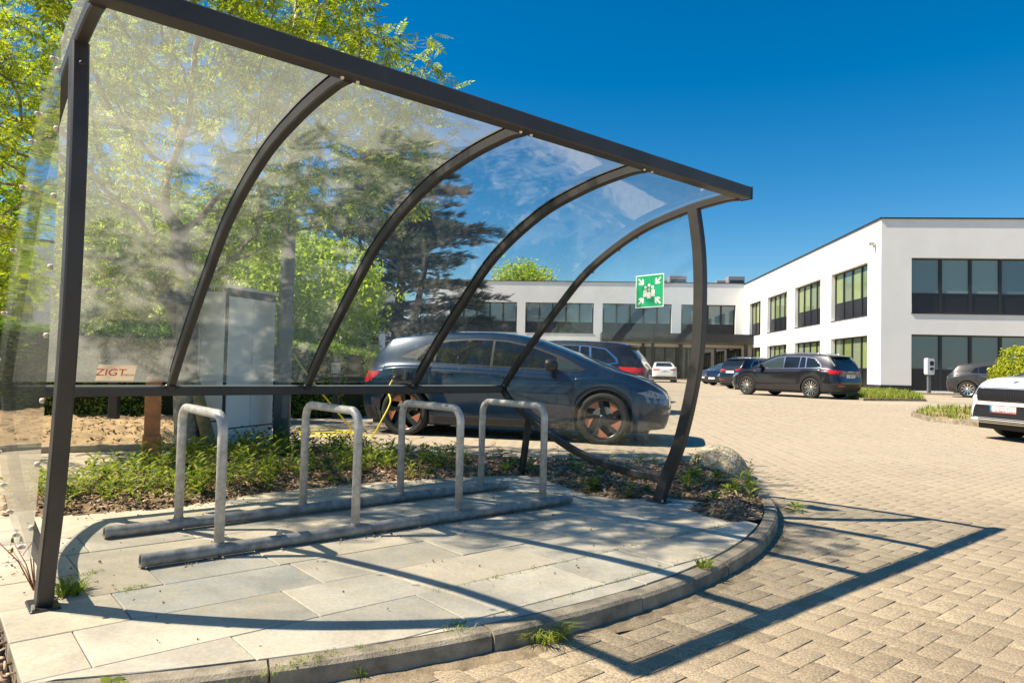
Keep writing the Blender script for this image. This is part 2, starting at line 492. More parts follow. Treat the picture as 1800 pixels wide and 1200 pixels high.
# ------------------------------------------------------------------ brick paving (herringbone)
def brick_material():
    mt, nt, b = new_mat('concrete_paving_brick')
    L = nt.links
    at = N(nt, 'ShaderNodeAttribute'); at.attribute_name = 'tone'
    tc = N(nt, 'ShaderNodeTexCoord')
    geo = N(nt, 'ShaderNodeNewGeometry')
    r = N(nt, 'ShaderNodeValToRGB')
    r.color_ramp.elements[0].position = 0; r.color_ramp.elements[0].color = (0.310, 0.252, 0.176, 1)
    r.color_ramp.elements[1].position = 1; r.color_ramp.elements[1].color = (0.385, 0.315, 0.225, 1)
    L.new(at.outputs['Fac'], r.inputs['Fac'])
    sp = N(nt, 'ShaderNodeTexNoise', Scale=130.0, Detail=3.0, Roughness=0.8)
    L.new(geo.outputs['Position'], sp.inputs['Vector'])
    rs = N(nt, 'ShaderNodeValToRGB')
    rs.color_ramp.elements[0].position = 0.40; rs.color_ramp.elements[0].color = (0.22, 0.215, 0.21, 1)
    rs.color_ramp.elements[1].position = 0.62; rs.color_ramp.elements[1].color = (0.78, 0.77, 0.74, 1)
    L.new(sp.outputs['Fac'], rs.inputs['Fac'])
    mx = N(nt, 'ShaderNodeMix', data_type='RGBA', blend_type='OVERLAY'); mx.inputs['Factor'].default_value = 0.7
    L.new(r.outputs['Color'], mx.inputs['A']); L.new(rs.outputs['Color'], mx.inputs['B'])
    big = N(nt, 'ShaderNodeTexNoise', Scale=0.7, Detail=7.0, Roughness=0.65)
    L.new(geo.outputs['Position'], big.inputs['Vector'])
    rb = N(nt, 'ShaderNodeValToRGB')
    rb.color_ramp.elements[0].position = 0.35; rb.color_ramp.elements[0].color = (0.36, 0.34, 0.33, 1)
    rb.color_ramp.elements[1].position = 0.65; rb.color_ramp.elements[1].color = (0.60, 0.60, 0.58, 1)
    L.new(big.outputs['Fac'], rb.inputs['Fac'])
    m2 = N(nt, 'ShaderNodeMix', data_type='RGBA', blend_type='OVERLAY'); m2.inputs['Factor'].default_value = 0.6
    L.new(mx.outputs['Result'], m2.inputs['A']); L.new(rb.outputs['Color'], m2.inputs['B'])
    # sand film that grows thicker further out in the car park
    sx = N(nt, 'ShaderNodeSeparateXYZ'); L.new(geo.outputs['Position'], sx.inputs[0])
    mr = N(nt, 'ShaderNodeMapRange'); mr.inputs['From Min'].default_value = 3.0; mr.inputs['From Max'].default_value = 9.0
    mr.inputs['To Min'].default_value = 0.0; mr.inputs['To Max'].default_value = 0.75
    L.new(sx.outputs['Y'], mr.inputs['Value'])
    m3 = N(nt, 'ShaderNodeMix', data_type='RGBA', blend_type='MIX')
    L.new(mr.outputs[0], m3.inputs['Factor']); L.new(m2.outputs['Result'], m3.inputs['A'])
    m3.inputs['B'].default_value = (0.44, 0.37, 0.272, 1)
    L.new(m3.outputs['Result'], b.inputs['Base Color'])
    b.inputs['Roughness'].default_value = 0.85
    b.inputs['Specular IOR Level'].default_value = 0.3
    bp = N(nt, 'ShaderNodeBump', Strength=0.55, Distance=0.003)
    L.new(sp.outputs['Fac'], bp.inputs['Height']); L.new(bp.outputs['Normal'], b.inputs['Normal'])
    return mt
M['brick'] = brick_material()
M['joint_sand'] = simple('joint_sand', (0.33, 0.26, 0.18), 0.95, noise=0.3, nscale=30, bump=0.3)

KC = (2.31, 6.50)      # centre of the kerb's arc in the shelter frame
KR_OUT, KR_IN = 4.555, 4.468
def in_island(s, d, pad=0.0):
    """inside the kerb's arc or in the planting bed and path behind it"""
    if hypot(s-KC[0], d-KC[1]) < KR_OUT+pad and d < 6.5:
        return not (s > 5.75 and d > 3.6)
    return False

A = 0.097
def brick_geo(w, l, c=0.0018, jit=(0, 0, 0)):
    """top and chamfer and side faces of one paving brick, w along x, l along y"""
    x, y = w/2-0.0011, l/2-0.0011
    zt = jit[0]
    r0 = [(-x,-y,-0.016), (x,-y,-0.016), (x,y,-0.016), (-x,y,-0.016)]
    r1 = [(-x,-y,zt-c*0.55), (x,-y,zt-c*0.55), (x,y,zt-c*0.55), (-x,y,zt-c*0.55)]
    xi, yi = x-c, y-c
    r2 = [(-xi,-yi,zt), (xi,-yi,zt), (xi,yi,zt), (-xi,yi,zt)]
    V = np.array(r0+r1+r2)
    V[8:, 2] += jit[1]*V[8:, 0]/x + jit[2]*V[8:, 1]/y
    V[4:8, 2] += jit[1]*V[4:8, 0]/x + jit[2]*V[4:8, 1]/y
    F = []
    for k in range(2):
        for i in range(4):
            j = (i+1) % 4
            F.append((k*4+i, k*4+j, k*4+4+j, k*4+4+i))
    F.append((8, 9, 10, 11))
    return V, np.array(F)

cells = []
for i in range(-22, 295):
    for j in range(-216, 216):
        t = (i-j) % 4
        if t == 0: s0, d0, w, l = (i+1)*A, (j+0.5)*A, 2*A, A
        elif t == 2: s0, d0, w, l = (i+0.5)*A, j*A, A, 2*A
        else: continue
        x = s0*cS - d0*sS; y = s0*sS + d0*cS
        if y < 1.6 or y > 22 : continue
        if x/y > 0.86 or x/y < (-0.35 if y < 12 else 0.12): continue
        if y > 7.2 and x/y < -0.30: continue
        if in_island(s0, d0, 0.015): continue
        if d0 > 7.4 and s0 < 2.6: continue
        if s0 < 3.4 and d0 > 6.4 and y < 8.4: continue
        if s0 < 0.4 and d0 > 2.8: continue
        cells.append((hypot(x, y), s0, d0, w, l, x, y))
cells.sort()
def gutter_z(s, d):
    """the bricks rise a little towards the kerb"""
    e = max(0.0, hypot(s-KC[0], d-KC[1])-KR_OUT)
    return 0.014*math.exp(-(e/0.8)**2)
paving = empty('brick_paving', (1.6, 3.0, -0.085))
tag(paving, 'beige concrete bricks laid in herringbone on the car park', kind='structure')
seen = [c for c in cells if c[6] > 1.9 and abs((c[5])/c[6]) < 0.74][:296]
seen_set = set((c[1], c[2]) for c in seen)
variants = {}
for key in ((2*A, A), (A, 2*A)):
    for q in range(9):
        V, F = brick_geo(key[0], key[1], jit=(rng.normal(0, 0.0006), rng.normal(0, 0.0004), rng.normal(0, 0.0004)))
        o = np_mesh('brick', V, F, M['brick'], attr=np.full(len(V), q/8.0))
        variants[(key, q)] = o.data
        bpy.data.objects.remove(o)
for (r_, s0, d0, w, l, x, y) in seen:
    me = variants[((2*A, A) if w > l else (A, 2*A), int(rng.integers(0, 9)))]
    o = bpy.data.objects.new('brick', me); COL.objects.link(o); o.parent = paving
    o.location = (x-1.6, y-3.0, gutter_z(s0, d0)); o.rotation_euler = (0, 0, PSI_S + rng.normal(0, 0.004))
VV, FF, TT = [], [], []; base = 0
for (r_, s0, d0, w, l, x, y) in cells:
    if (s0, d0) in seen_set: continue
    V, F = brick_geo(w, l, jit=(rng.normal(0, 0.0006), rng.normal(0, 0.0004), rng.normal(0, 0.0004)))
    a = rng.normal(0, 0.004)+PSI_S
    X = V[:, 0]*cos(a)-V[:, 1]*sin(a)+x-1.6; Y = V[:, 0]*sin(a)+V[:, 1]*cos(a)+y-3.0
    VV.append(np.c_[X, Y, V[:, 2]+ground_z(y)+0.085+gutter_z(s0, d0)]); FF.append(F+base); base += len(V)
    TT.append(np.full(len(V), rng.random()))
o = np_mesh('brick_field', np.concatenate(VV), np.concatenate(FF), M['brick'], paving, attr=np.concatenate(TT))
o['kind'] = 'stuff'

# ------------------------------------------------------------------ the raised island: slabs and kerb
def clip_poly(poly, rect):
    """clip a polygon to an axis-parallel rectangle"""
    x0, y0, x1, y1 = rect
    def clip(P, inside, cut):
        out = []
        for i in range(len(P)):
            a, b = P[i-1], P[i]
            ia, ib = inside(a), inside(b)
            if ib:
                if not ia: out.append(cut(a, b))
                out.append(b)
            elif ia: out.append(cut(a, b))
        return out
    def cx(v): return lambda a, b: (v, a[1]+(b[1]-a[1])*(v-a[0])/(b[0]-a[0]))
    def cy(v): return lambda a, b: (a[0]+(b[0]-a[0])*(v-a[1])/(b[1]-a[1]), v)
    P = poly
    for ins, cu_ in ((lambda p: p[0] >= x0, cx(x0)), (lambda p: p[0] <= x1, cx(x1)), (lambda p: p[1] >= y0, cy(y0)), (lambda p: p[1] <= y1, cy(y1))):
        if len(P) < 3: return []
        P = clip(P, ins, cu_)
    return P
def area(P): return 0.5*abs(sum(P[i-1][0]*P[i][1]-P[i][0]*P[i-1][1] for i in range(len(P)))) if len(P) > 2 else 0

arc_in = []
for k in range(60):
    a = radians(-116 + k*(116-61.5)/59.0)
    arc_in.append((KC[0]+(KR_IN-0.012)*cos(a), KC[1]+(KR_IN-0.012)*sin(a)))
arc_in = [p for p in arc_in if p[0] > 0.28 and p[0] < 4.15]
outline = [(0.28, arc_in[0][1])] + arc_in + [(4.20, 2.93), (4.45, 3.02), (4.35, 3.28), (3.97, 3.50), (3.95, 3.80), (4.19, 4.49), (4.13, 4.72),
           (3.58, 4.95), (2.69, 5.10), (1.97, 5.12), (1.29, 4.92), (0.71, 5.03), (0.43, 5.22), (-0.3, 5.4), (-1.7, 5.6), (-1.7, 3.95), (0.30, 3.62), (0.28, 3.3)]
island = empty('paving_island', tuple(S(2.2, 3.5, 0)), PSI_S)
tag(island, 'raised island of bluestone slabs under the bicycle shelter', kind='structure')
# sub-base that fills the joints
sub = []
for p in outline: sub.append((p[0]-2.2, p[1]-3.5))
MB().prism(sub, -0.085, -0.010).build('slab_bed', M['joint_sand'], island)

def slab_material(name, c0, c1, patch):
    mt, nt, b = new_mat(name); L = nt.links
    geo = N(nt, 'ShaderNodeNewGeometry')
    n1 = N(nt, 'ShaderNodeTexNoise', Scale=1.9, Detail=9.0, Roughness=0.62, Distortion=0.5)
    n2 = N(nt, 'ShaderNodeTexNoise', Scale=60.0, Detail=5.0, Roughness=0.7)
    n3 = N(nt, 'ShaderNodeTexNoise', Scale=7.0, Detail=9.0, Roughness=0.75)
    oi = N(nt, 'ShaderNodeObjectInfo')
    va = N(nt, 'ShaderNodeVectorMath', operation='SCALE'); 
    L.new(geo.outputs['Position'], va.inputs[0]); va.inputs['Scale'].default_value = 1.0
    ad = N(nt, 'ShaderNodeVectorMath', operation='ADD')
    cmb = N(nt, 'ShaderNodeCombineXYZ'); mu = N(nt, 'ShaderNodeMath', operation='MULTIPLY'); mu.inputs[1].default_value = 37.0
    L.new(oi.outputs['Random'], mu.inputs[0]); L.new(mu.outputs[0], cmb.inputs['Z'])
    L.new(va.outputs[0], ad.inputs[0]); L.new(cmb.outputs[0], ad.inputs[1])
    for n in (n1, n2, n3): L.new(ad.outputs[0], n.inputs['Vector'])
    r = N(nt, 'ShaderNodeValToRGB')
    r.color_ramp.elements[0].position = 0.38; r.color_ramp.elements[0].color = rgba([c*0.86 for c in c0])
    r.color_ramp.elements[1].position = 0.62; r.color_ramp.elements[1].color = rgba(c1)
    L.new(n1.outputs['Fac'], r.inputs['Fac'])
    # sand dust patches
    rp = N(nt, 'ShaderNodeMapRange'); rp.inputs['From Min'].default_value = 0.48; rp.inputs['From Max'].default_value = 0.66
    rp.inputs['To Max'].default_value = patch
    L.new(n3.outputs['Fac'], rp.inputs['Value'])
    mx = N(nt, 'ShaderNodeMix', data_type='RGBA')
    L.new(rp.outputs[0], mx.inputs['Factor']); L.new(r.outputs['Color'], mx.inputs['A']); mx.inputs['B'].default_value = (0.50, 0.42, 0.29, 1)
    m2 = N(nt, 'ShaderNodeMix', data_type='RGBA', blend_type='OVERLAY'); m2.inputs['Factor'].default_value = 0.35
    L.new(mx.outputs['Result'], m2.inputs['A']); L.new(n2.outputs['Fac'], m2.inputs['B'])
    hsv = N(nt, 'ShaderNodeHueSaturation')
    mv = N(nt, 'ShaderNodeMapRange'); mv.inputs['To Min'].default_value = 0.93; mv.inputs['To Max'].default_value = 1.08
    L.new(oi.outputs['Random'], mv.inputs['Value']); L.new(mv.outputs[0], hsv.inputs['Value'])
    L.new(m2.outputs['Result'], hsv.inputs['Color'])
    L.new(hsv.outputs[0], b.inputs['Base Color'])
    b.inputs['Roughness'].default_value = 0.72; b.inputs['Specular IOR Level'].default_value = 0.35
    bp = N(nt, 'ShaderNodeBump', Strength=0.25, Distance=0.004)
    L.new(n2.outputs['Fac'], bp.inputs['Height']); L.new(bp.outputs['Normal'], b.inputs['Normal'])
    return mt
M['slab'] = slab_material('pale_bluestone', (0.41, 0.38, 0.315), (0.53, 0.485, 0.395), 0.55)
M['slab_blue'] = slab_material('blue_grey_bluestone', (0.34, 0.335, 0.30), (0.44, 0.425, 0.37), 0.5)
M['slab_tan'] = slab_material('sandy_bluestone', (0.44, 0.40, 0.315), (0.56, 0.49, 0.38), 0.8)
M['kerb'] = simple('weathered_kerb_concrete', (0.27, 0.23, 0.17), 0.92, noise=0.5, nscale=9.0, bump=0.6, bscale=120)

rng = np.random.default_rng(21)
rows = [1.775, 2.147, 2.52, 2.892, 3.262, 3.64, 4.01, 4.39, 4.76, 5.13, 5.5, 5.9]
offs = {2.147: 0.63, 2.52: 0.46, 2.892: 0.65, 3.262: 0.35, 3.64: 0.60, 4.01: 0.2, 4.39: 0.5, 4.76: 0.1, 5.13: 0.4, 1.775: 0.3, 5.5: 0.2}
blue_at = [(1.0, 3.1), (1.2, 3.4)]
for r in range(len(rows)-1):
    d0, d1 = rows[r], rows[r+1]
    s = offs.get(d0, 0.3) - 0.75*3
    while s < 4.6:
        w = 0.75 if rng.random() < 0.72 else (0.5 if rng.random() < 0.5 else 1.0)
        P = clip_poly(outline, (s+0.0022, d0+0.0022, s+w-0.0022, d1-0.0022))
        if area(P) > 0.008:
            Q = []
            for p in P:
                if not Q or hypot(p[0]-Q[-1][0], p[1]-Q[-1][1]) > 1e-4: Q.append(p)
            if hypot(Q[0][0]-Q[-1][0], Q[0][1]-Q[-1][1]) < 1e-4: Q.pop()
            cx_ = sum(p[0] for p in Q)/len(Q); cy_ = sum(p[1] for p in Q)/len(Q)
            tz = rng.normal(0, 0.0012); ta, tb = rng.normal(0, 0.003, 2)
            n = len(Q); k = 0.004
            vs = []
            for p in Q: vs.append((p[0]-2.2, p[1]-3.5, -0.06))
            for p in Q: vs.append((p[0]-2.2, p[1]-3.5, tz-0.003+ta*(p[0]-cx_)+tb*(p[1]-cy_)))
            for p in Q:
                dx, dy = cx_-p[0], cy_-p[1]; l_ = max(1e-6, hypot(dx, dy))
                vs.append((p[0]+dx/l_*k-2.2, p[1]+dy/l_*k-3.5, tz+ta*(p[0]-cx_)+tb*(p[1]-cy_)))
            fs = [tuple(range(2*n, 3*n))]
            for q in range(2):
                for i in range(n):
                    j = (i+1) % n; fs.append((q*n+i, q*n+j, q*n+n+j, q*n+n+i))
            mk = 'slab'
            if any(s < b_[0] < s+w and d0 < b_[1] < d1 for b_ in blue_at): mk = 'slab_blue'
            elif cx_ < 0.3 or cy_ > 4.6 or rng.random() < 0.25: mk = 'slab_tan'
            elif rng.random() < 0.02: mk = 'slab_blue'
            mb = MB(); mb.add(vs, fs); mb.build('slab', M[mk], island)
        s += w

kerb = empty('kerb', tuple(S(2.31, 2.0, -0.085)), PSI_S)
tag(kerb, 'curved weathered concrete kerb along the front of the paved island', kind='structure')
a = -118.0
while a < -28:
    da = 9.7
    prof = []
    arcs = []
    steps = 8
    vs, fs = [], []
    sec = [(KR_IN, 0.0), (KR_IN, 0.082), (KR_IN+0.006, 0.087), (KR_OUT-0.018, 0.086), (KR_OUT-0.004, 0.074), (KR_OUT, 0.055), (KR_OUT+0.004, 0.0)]
    dz = rng.normal(0, 0.0015); dr = rng.normal(0, 0.002)
    for i in range(steps+1):
        an = radians(a + 0.05 + (da-0.10)*i/steps)
        for (r, z) in sec:
            wob = 0.0012*sin(i*2.3+a)+dr
            vs.append((KC[0]+(r+wob)*cos(an)-2.31, KC[1]+(r+wob)*sin(an)-2.0, z+dz))
    k = len(sec)
    for i in range(steps):
        for j in range(k-1): fs.append((i*k+j, (i+1)*k+j, (i+1)*k+j+1, i*k+j+1))
    fs.append(tuple(range(k))); fs.append(tuple(steps*k+j for j in range(k-1, -1, -1)))
    mb = MB(); mb.add(vs, fs); mb.build('kerb_stone', M['kerb'], kerb)
    a += da

# ------------------------------------------------------------------ planting bed: bark mulch relief, chips, weeds
M['mulch'] = simple('bark_mulch', (0.15, 0.095, 0.055), 0.95, noise=0.5, nscale=22, bump=1.0, bscale=60, tint=(0.24, 0.16, 0.09))
M['soil'] = simple('dry_sandy_soil', (0.36, 0.25, 0.13), 0.95, noise=0.35, nscale=7, bump=1.0, bscale=30)
def chip_material():
    mt, nt, b = new_mat('wood_chips'); L = nt.links
    geo = N(nt, 'ShaderNodeNewGeometry')
    r = N(nt, 'ShaderNodeValToRGB'); e = r.color_ramp.elements
    e[0].position = 0; e[0].color = (0.09, 0.05, 0.03, 1); e[1].position = 1; e[1].color = (0.55, 0.43, 0.30, 1)
    m_ = e.new(0.5); m_.color = (0.26, 0.16, 0.09, 1)
    L.new(geo.outputs['Random Per Island'], r.inputs['Fac']); L.new(r.outputs['Color'], b.inputs['Base Color'])
    b.inputs['Roughness'].default_value = 0.85
    return mt
M['chips'] = chip_material()

def pip(p, poly):
    x, y = p; c = False; j = len(poly)-1
    for i in range(len(poly)):
        xi, yi = poly[i]; xj, yj = poly[j]
        if (yi > y) != (yj > y) and x < (xj-xi)*(y-yi)/(yj-yi)+xi: c = not c
        j = i
    return c
arc_bed = [(KC[0]+(KR_IN-0.01)*cos(radians(q)), KC[1]+(KR_IN-0.01)*sin(radians(q))) for q in (-64, -60, -55, -50, -46, -42, -38, -35)]
bed_poly = [(0.45, 5.18), (0.71, 5.0), (1.29, 4.88), (1.97, 5.09), (2.69, 5.07), (3.58, 4.92), (4.12, 4.70), (4.17, 4.49), (3.93, 3.80), (3.96, 3.48), (4.33, 3.27),
            (4.42, 3.03), (4.10, 2.97), (4.02, 2.55)] + arc_bed + [(5.75, 4.6), (5.0, 5.3), (4.4, 5.75), (3.9, 6.3), (3.75, 6.9), (3.1, 7.65), (2.3, 7.75), (1.55, 6.75), (0.84, 6.1), (0.5, 5.9)]
corner_poly = [(0.275, 3.33), (0.27, 2.2), (0.2, 1.9), (-1.6, 1.9), (-1.6, 3.3), (-0.2, 3.55)]
def hnoise(x, y):
    return 0.5*sin(x*5.1+1.3)*sin(y*4.3+0.4)+0.3*sin(x*11.7+y*7.1)+0.2*sin(x*23+1)*cos(y*19)
def dist_edge(p, poly):
    best = 9
    for i in range(len(poly)):
        ax, ay = poly[i-1]; bx, by = poly[i]
        vx, vy = bx-ax, by-ay
        t = max(0, min(1, ((p[0]-ax)*vx+(p[1]-ay)*vy)/(vx*vx+vy*vy+1e-9)))
        best = min(best, hypot(p[0]-ax-t*vx, p[1]-ay-t*vy))
    return best
def bed_h(s, d, poly, top=0.05):
    e = dist_edge((s, d), poly)
    return (0.0 + min(1, e/0.18)*(top + 0.018*hnoise(s, d)))
def relief(name, poly, step, zf, mat, parent=None, label=None):
    x0 = min(p[0] for p in poly); x1 = max(p[0] for p in poly); y0 = min(p[1] for p in poly); y1 = max(p[1] for p in poly)
    idx = {}; V = []; F = []
    nx_, ny_ = int((x1-x0)/step)+1, int((y1-y0)/step)+1
    def vid(i, j):
        if (i, j) not in idx:
            s_, d_ = x0+i*step, y0+j*step
            p = S(s_, d_, zf(s_, d_)); idx[(i, j)] = len(V); V.append(p[:])
        return idx[(i, j)]
    for i in range(nx_):
        for j in range(ny_):
            c_ = (x0+(i+0.5)*step, y0+(j+0.5)*step)
            if pip(c_, poly) : F.append((vid(i, j), vid(i+1, j), vid(i+1, j+1), vid(i, j+1)))
    return np_mesh(name, V, F, mat, parent, smooth=True)
bed = relief('mulch_bed', bed_poly, 0.045, lambda s, d: bed_h(s, d, bed_poly) + rng.normal(0, 0.004) - 0.006, M['mulch'])
tag(bed, 'brown bark mulch bed behind the bicycle rack', kind='structure')
bed2 = relief('mulch_corner', corner_poly, 0.05, lambda s, d: -0.03 + 0.02*hnoise(s, d) + rng.normal(0, 0.004), M['mulch'])
tag(bed2, 'patch of bark mulch left of the slabs at the shelter post', kind='structure')

def scatter_in(poly, n):
    x0 = min(p[0] for p in poly); x1 = max(p[0] for p in poly); y0 = min(p[1] for p in poly); y1 = max(p[1] for p in poly)
    out = []
    while len(out) < n:
        p = (random.uniform(x0, x1), random.uniform(y0, y1))
        if pip(p, poly): out.append(p)
    return out
def chips(pts, zf, lmin, lmax):
    V = []; F = []
    for (s, d) in pts:
        l = random.uniform(lmin, lmax); w = l*random.uniform(0.15, 0.45); h = random.uniform(0.001, 0.004)
        R_ = Matrix.Rotation(random.uniform(0, 2*pi), 3, 'Z') @ Matrix.Rotation(random.gauss(0, 0.45), 3, 'X') @ Matrix.Rotation(random.gauss(0, 0.35), 3, 'Y')
        c_ = S(s, d, zf(s, d)+random.uniform(0.001, 0.010)); b = len(V)
        for (x, y, z) in ((-l, -w, -h), (l*.8, -w*.7, -h), (l, w, -h), (-l*.7, w*.8, -h), (-l, -w, h), (l*.8, -w*.7, h), (l, w, h), (-l*.7, w*.8, h)):
            V.append((c_ + R_ @ Vector((x/2, y/2, z)))[:])
        F += [(b+4, b+5, b+6, b+7), (b, b+1, b+5, b+4), (b+1, b+2, b+6, b+5), (b+2, b+3, b+7, b+6), (b+3, b, b+4, b+7)]
    return V, F
pts = scatter_in(bed_poly, 13000)
V1, F1 = chips(pts, lambda s, d: bed_h(s, d, bed_poly)-0.004, 0.015, 0.055)
o = np_mesh('wood_chips', V1, F1, M['chips']); tag(o, 'dry brown wood chips strewn over the planting bed', 'mulch', kind='stuff')
pts = scatter_in(corner_poly, 3000)
V1, F1 = chips(pts, lambda s, d: -0.03+0.02*hnoise(s, d), 0.015, 0.06)
o = np_mesh('corner_wood_chips', V1, F1, M['chips']); tag(o, 'pale wood chips beside the left corner of the slabs', 'mulch', kind='stuff')
pts = [(random.uniform(0.3, 4.0), random.uniform(2.2, 4.9)) for _ in range(120)]
pts = [p for p in pts if hypot(p[0]-KC[0], p[1]-KC[1]) < KR_IN-0.05]
pts += [(random.gauss(2.4, 1.3), 4.75+abs(random.gauss(0, 0.12))) for _ in range(150)] + [(random.uniform(0.9, 3.5), 3.52+random.gauss(0, 0.03)) for _ in range(110)]
pts += [(0.35+abs(random.gauss(0, 0.2)), random.uniform(3.3, 4.4)) for _ in range(60)]
pts += [(KC[0]+4.60*cos(q), KC[1]+4.60*sin(q)) for q in [radians(random.uniform(-110, -50)) for _ in range(60)]]
V1, F1 = chips(pts, lambda s, d: 0.001 if hypot(s-KC[0], d-KC[1]) < KR_OUT else -0.083, 0.004, 0.017)
o = np_mesh('leaf_litter', V1, F1, M['chips']); tag(o, 'small brown crumbs of litter on the bluestone slabs', 'litter', kind='stuff')

# sandy soil bank behind the low edging, path side
bank_poly = [(-9.0, 12.2), (1.34, 9.10), (2.44, 8.78), (3.5, 8.47), (3.4, 12.4), (1.0, 14.5), (-9.0, 16.5)]
bank = relief('soil_bank', bank_poly, 0.10, lambda s, d: -0.05 + min(1, dist_edge((s, d), bank_poly)/0.5)*(0.13+0.05*hnoise(s*1.3, d*1.2)) + rng.normal(0, 0.014), M['soil'])
tag(bank, 'bank of dry sandy soil in front of the hedge', kind='structure')
M['sandy_concrete'] = simple('sandy_concrete', (0.36, 0.31, 0.22), 0.9, noise=0.25, nscale=12, bump=0.5)
def edging(name, a, b, label, z0, w=0.08, h=0.10, seg=1.0):
    r = empty(name, a); tag(r, label, 'edging'); r['category'] = 'edging'
    v = Vector(b)-Vector(a); L_ = v.length; v.normalize(); nrm = Vector((-v.y, v.x, 0))
    n = max(1, int(L_/seg))
    for i in range(n):
        t0, t1 = i*L_/n+0.004, (i+1)*L_/n-0.004
        MB().cbox((t0, -w/2, -0.04), (t1, w/2, h+rng.normal(0, 0.003)), 0.008, fr=lambda x, y, z: v*x+nrm*y+Vector((0, 0, z))).build('edging_stone', M['sandy_concrete'], r)
    return r
e0 = S(3.4, 8.42, -0.085); e1 = S(-5.0, 10.82, -0.085)
edging('path_edging', tuple(e1), tuple(e0), 'low concrete edging between the sandy path and the soil bank', -0.085, 0.07, 0.075)

pts = [p for p in scatter_in(bank_poly, 14000) if dist_edge(p, bank_poly) < 2.2]
V1, F1 = chips(pts, lambda s, d: -0.05 + min(1, dist_edge((s, d), bank_poly)/0.5)*(0.13+0.05*hnoise(s*1.3, d*1.2))-0.004, 0.02, 0.075)
V1 = np.array(V1)
o = np_mesh('soil_clods', V1, F1, M['soil']); tag(o, 'dry crumbly clods on the soil bank before the hedge', 'soil', kind='stuff')

# brown silt that has gathered along the foot of the kerb
V = []; F = []; na = 160; nr = 6
for i in range(na+1):
    an = radians(-118+90*i/na); wob = 0.5+0.5*sin(i*0.31)*sin(i*0.083+1)
    for j in range(nr+1):
        t = j/nr; r = KR_OUT+0.003+t*(0.07+0.13*wob)
        V.append(S(KC[0]+r*cos(an), KC[1]+r*sin(an), -0.062*(1-t)**1.6-0.070*(1-(1-t)**1.6) - 0.002 - 0.006*t + 0.004*hnoise(r*9, an*60)*(1-t))[:])
for i in range(na):
    for j in range(nr): F.append((i*(nr+1)+j, (i+1)*(nr+1)+j, (i+1)*(nr+1)+j+1, i*(nr+1)+j+1))
M['silt'] = simple('gutter_silt', (0.25, 0.19, 0.12), 0.95, noise=0.4, nscale=18, bump=0.8, bscale=80)
o = np_mesh('gutter_silt', V, F, M['silt'], smooth=True); tag(o, 'brown silt along the foot of the kerb', kind='structure')

# ------------------------------------------------------------------ bicycle shelter
SH = empty('bicycle_shelter', tuple(S(2.3, 3.8, 0)), PSI_S)
tag(SH, 'dark grey steel bicycle shelter with curved clear roof over the rack', 'bicycle shelter')
OX, OY = 2.3, 3.8
def L3(s, d, z): return Vector((s-OX, d-OY, z))
def rect_sec(w, h, c=0.006):
    x, y = w/2, h/2
    return [(-x+c, -y), (x-c, -y), (x, -y+c), (x, y-c), (x-c, y), (-x+c, y), (-x, y-c), (-x, -y+c)]
def spline(pts, n):
    """Catmull-Rom through (d, z) points"""
    out = []
    P = [pts[0]]+list(pts)+[pts[-1]]
    for i in range(1, len(P)-2):
        for k in range(n):
            t = k/n
            q = []
            for c_ in range(2):
                p0, p1, p2, p3 = P[i-1][c_], P[i][c_], P[i+1][c_], P[i+2][c_]
                q.append(0.5*((2*p1)+(-p0+p2)*t+(2*p0-5*p1+4*p2-p3)*t*t+(-p0+3*p1-3*p2+p3)*t**3))
            out.append(tuple(q))
    out.append(tuple(pts[-1]))
    return out
ARCH = spline([(2.62, 2.125), (2.75, 2.128), (3.09, 2.09), (3.515, 1.985), (3.99, 1.75), (4.375, 1.43), (4.79, 1.04), (5.045, 0.765)], 5)
POST = spline([(3.245, 0.0), (3.185, 0.175), (3.075, 0.43), (2.985, 0.76), (2.93, 1.08), (2.915, 1.48), (2.93, 1.80), (2.975, 2.085)], 4)
LOWER = spline([(5.06, 0.745), (4.92, 0.63), (4.565, 0.45), (4.08, 0.27), (3.59, 0.185), (3.22, 0.172)], 5)
XS = Vector((1, 0, 0))
def bar(name, s, prof, w, h, mat='frame', off=0.0):
    mb = MB(); path = [L3(s, d, z) for d, z in prof]
    # w across (along s), h in the plane of the curve
    n = len(path); sec = rect_sec(h, w, 0.006); k = 8; vs = []
    for i, p in enumerate(path):
        t = (path[min(i+1, n-1)]-path[max(i-1, 0)]).normalized()
        nrm = t.cross(XS).normalized()
        for (x, y) in sec: vs.append(p + nrm*(x+off) + XS*y)
    fs = []
    for i in range(n-1):
        for j in range(k):
            j2 = (j+1) % k; fs.append((i*k+j, i*k+j2, (i+1)*k+j2, (i+1)*k+j))
    fs.append(tuple(range(k-1, -1, -1))); fs.append(tuple((n-1)*k+j for j in range(k)))
    mb.add(vs, fs)
    o = mb.build(name, M[mat], SH); smooth_by_angle(o, 40); return o
SL, SR = 0.415, 4.17
ARCH_S = [SL, 1.305, 2.255, 3.195, SR]
def hbeam(name, s0, s1, d0, d1, z0, z1, c=0.006):
    mb = MB()
    sec = [(d0+c, z0), (d1-c, z0), (d1, z0+c), (d1, z1-c), (d1-c, z1), (d0+c, z1), (d0, z1-c), (d0, z0+c)]
    vs = [L3(s0, d, z) for d, z in sec]+[L3(s1, d, z) for d, z in sec]
    mb.add(vs, [tuple(range(8)), tuple(range(15, 7, -1))]+[(i, 8+i, 8+(i+1) % 8, (i+1) % 8) for i in range(8)])
    return mb.build(name, M['frame'], SH)
fb = hbeam('front_beam', SL-0.03, SR+0.045, 2.552, 2.632, 2.106, 2.186)
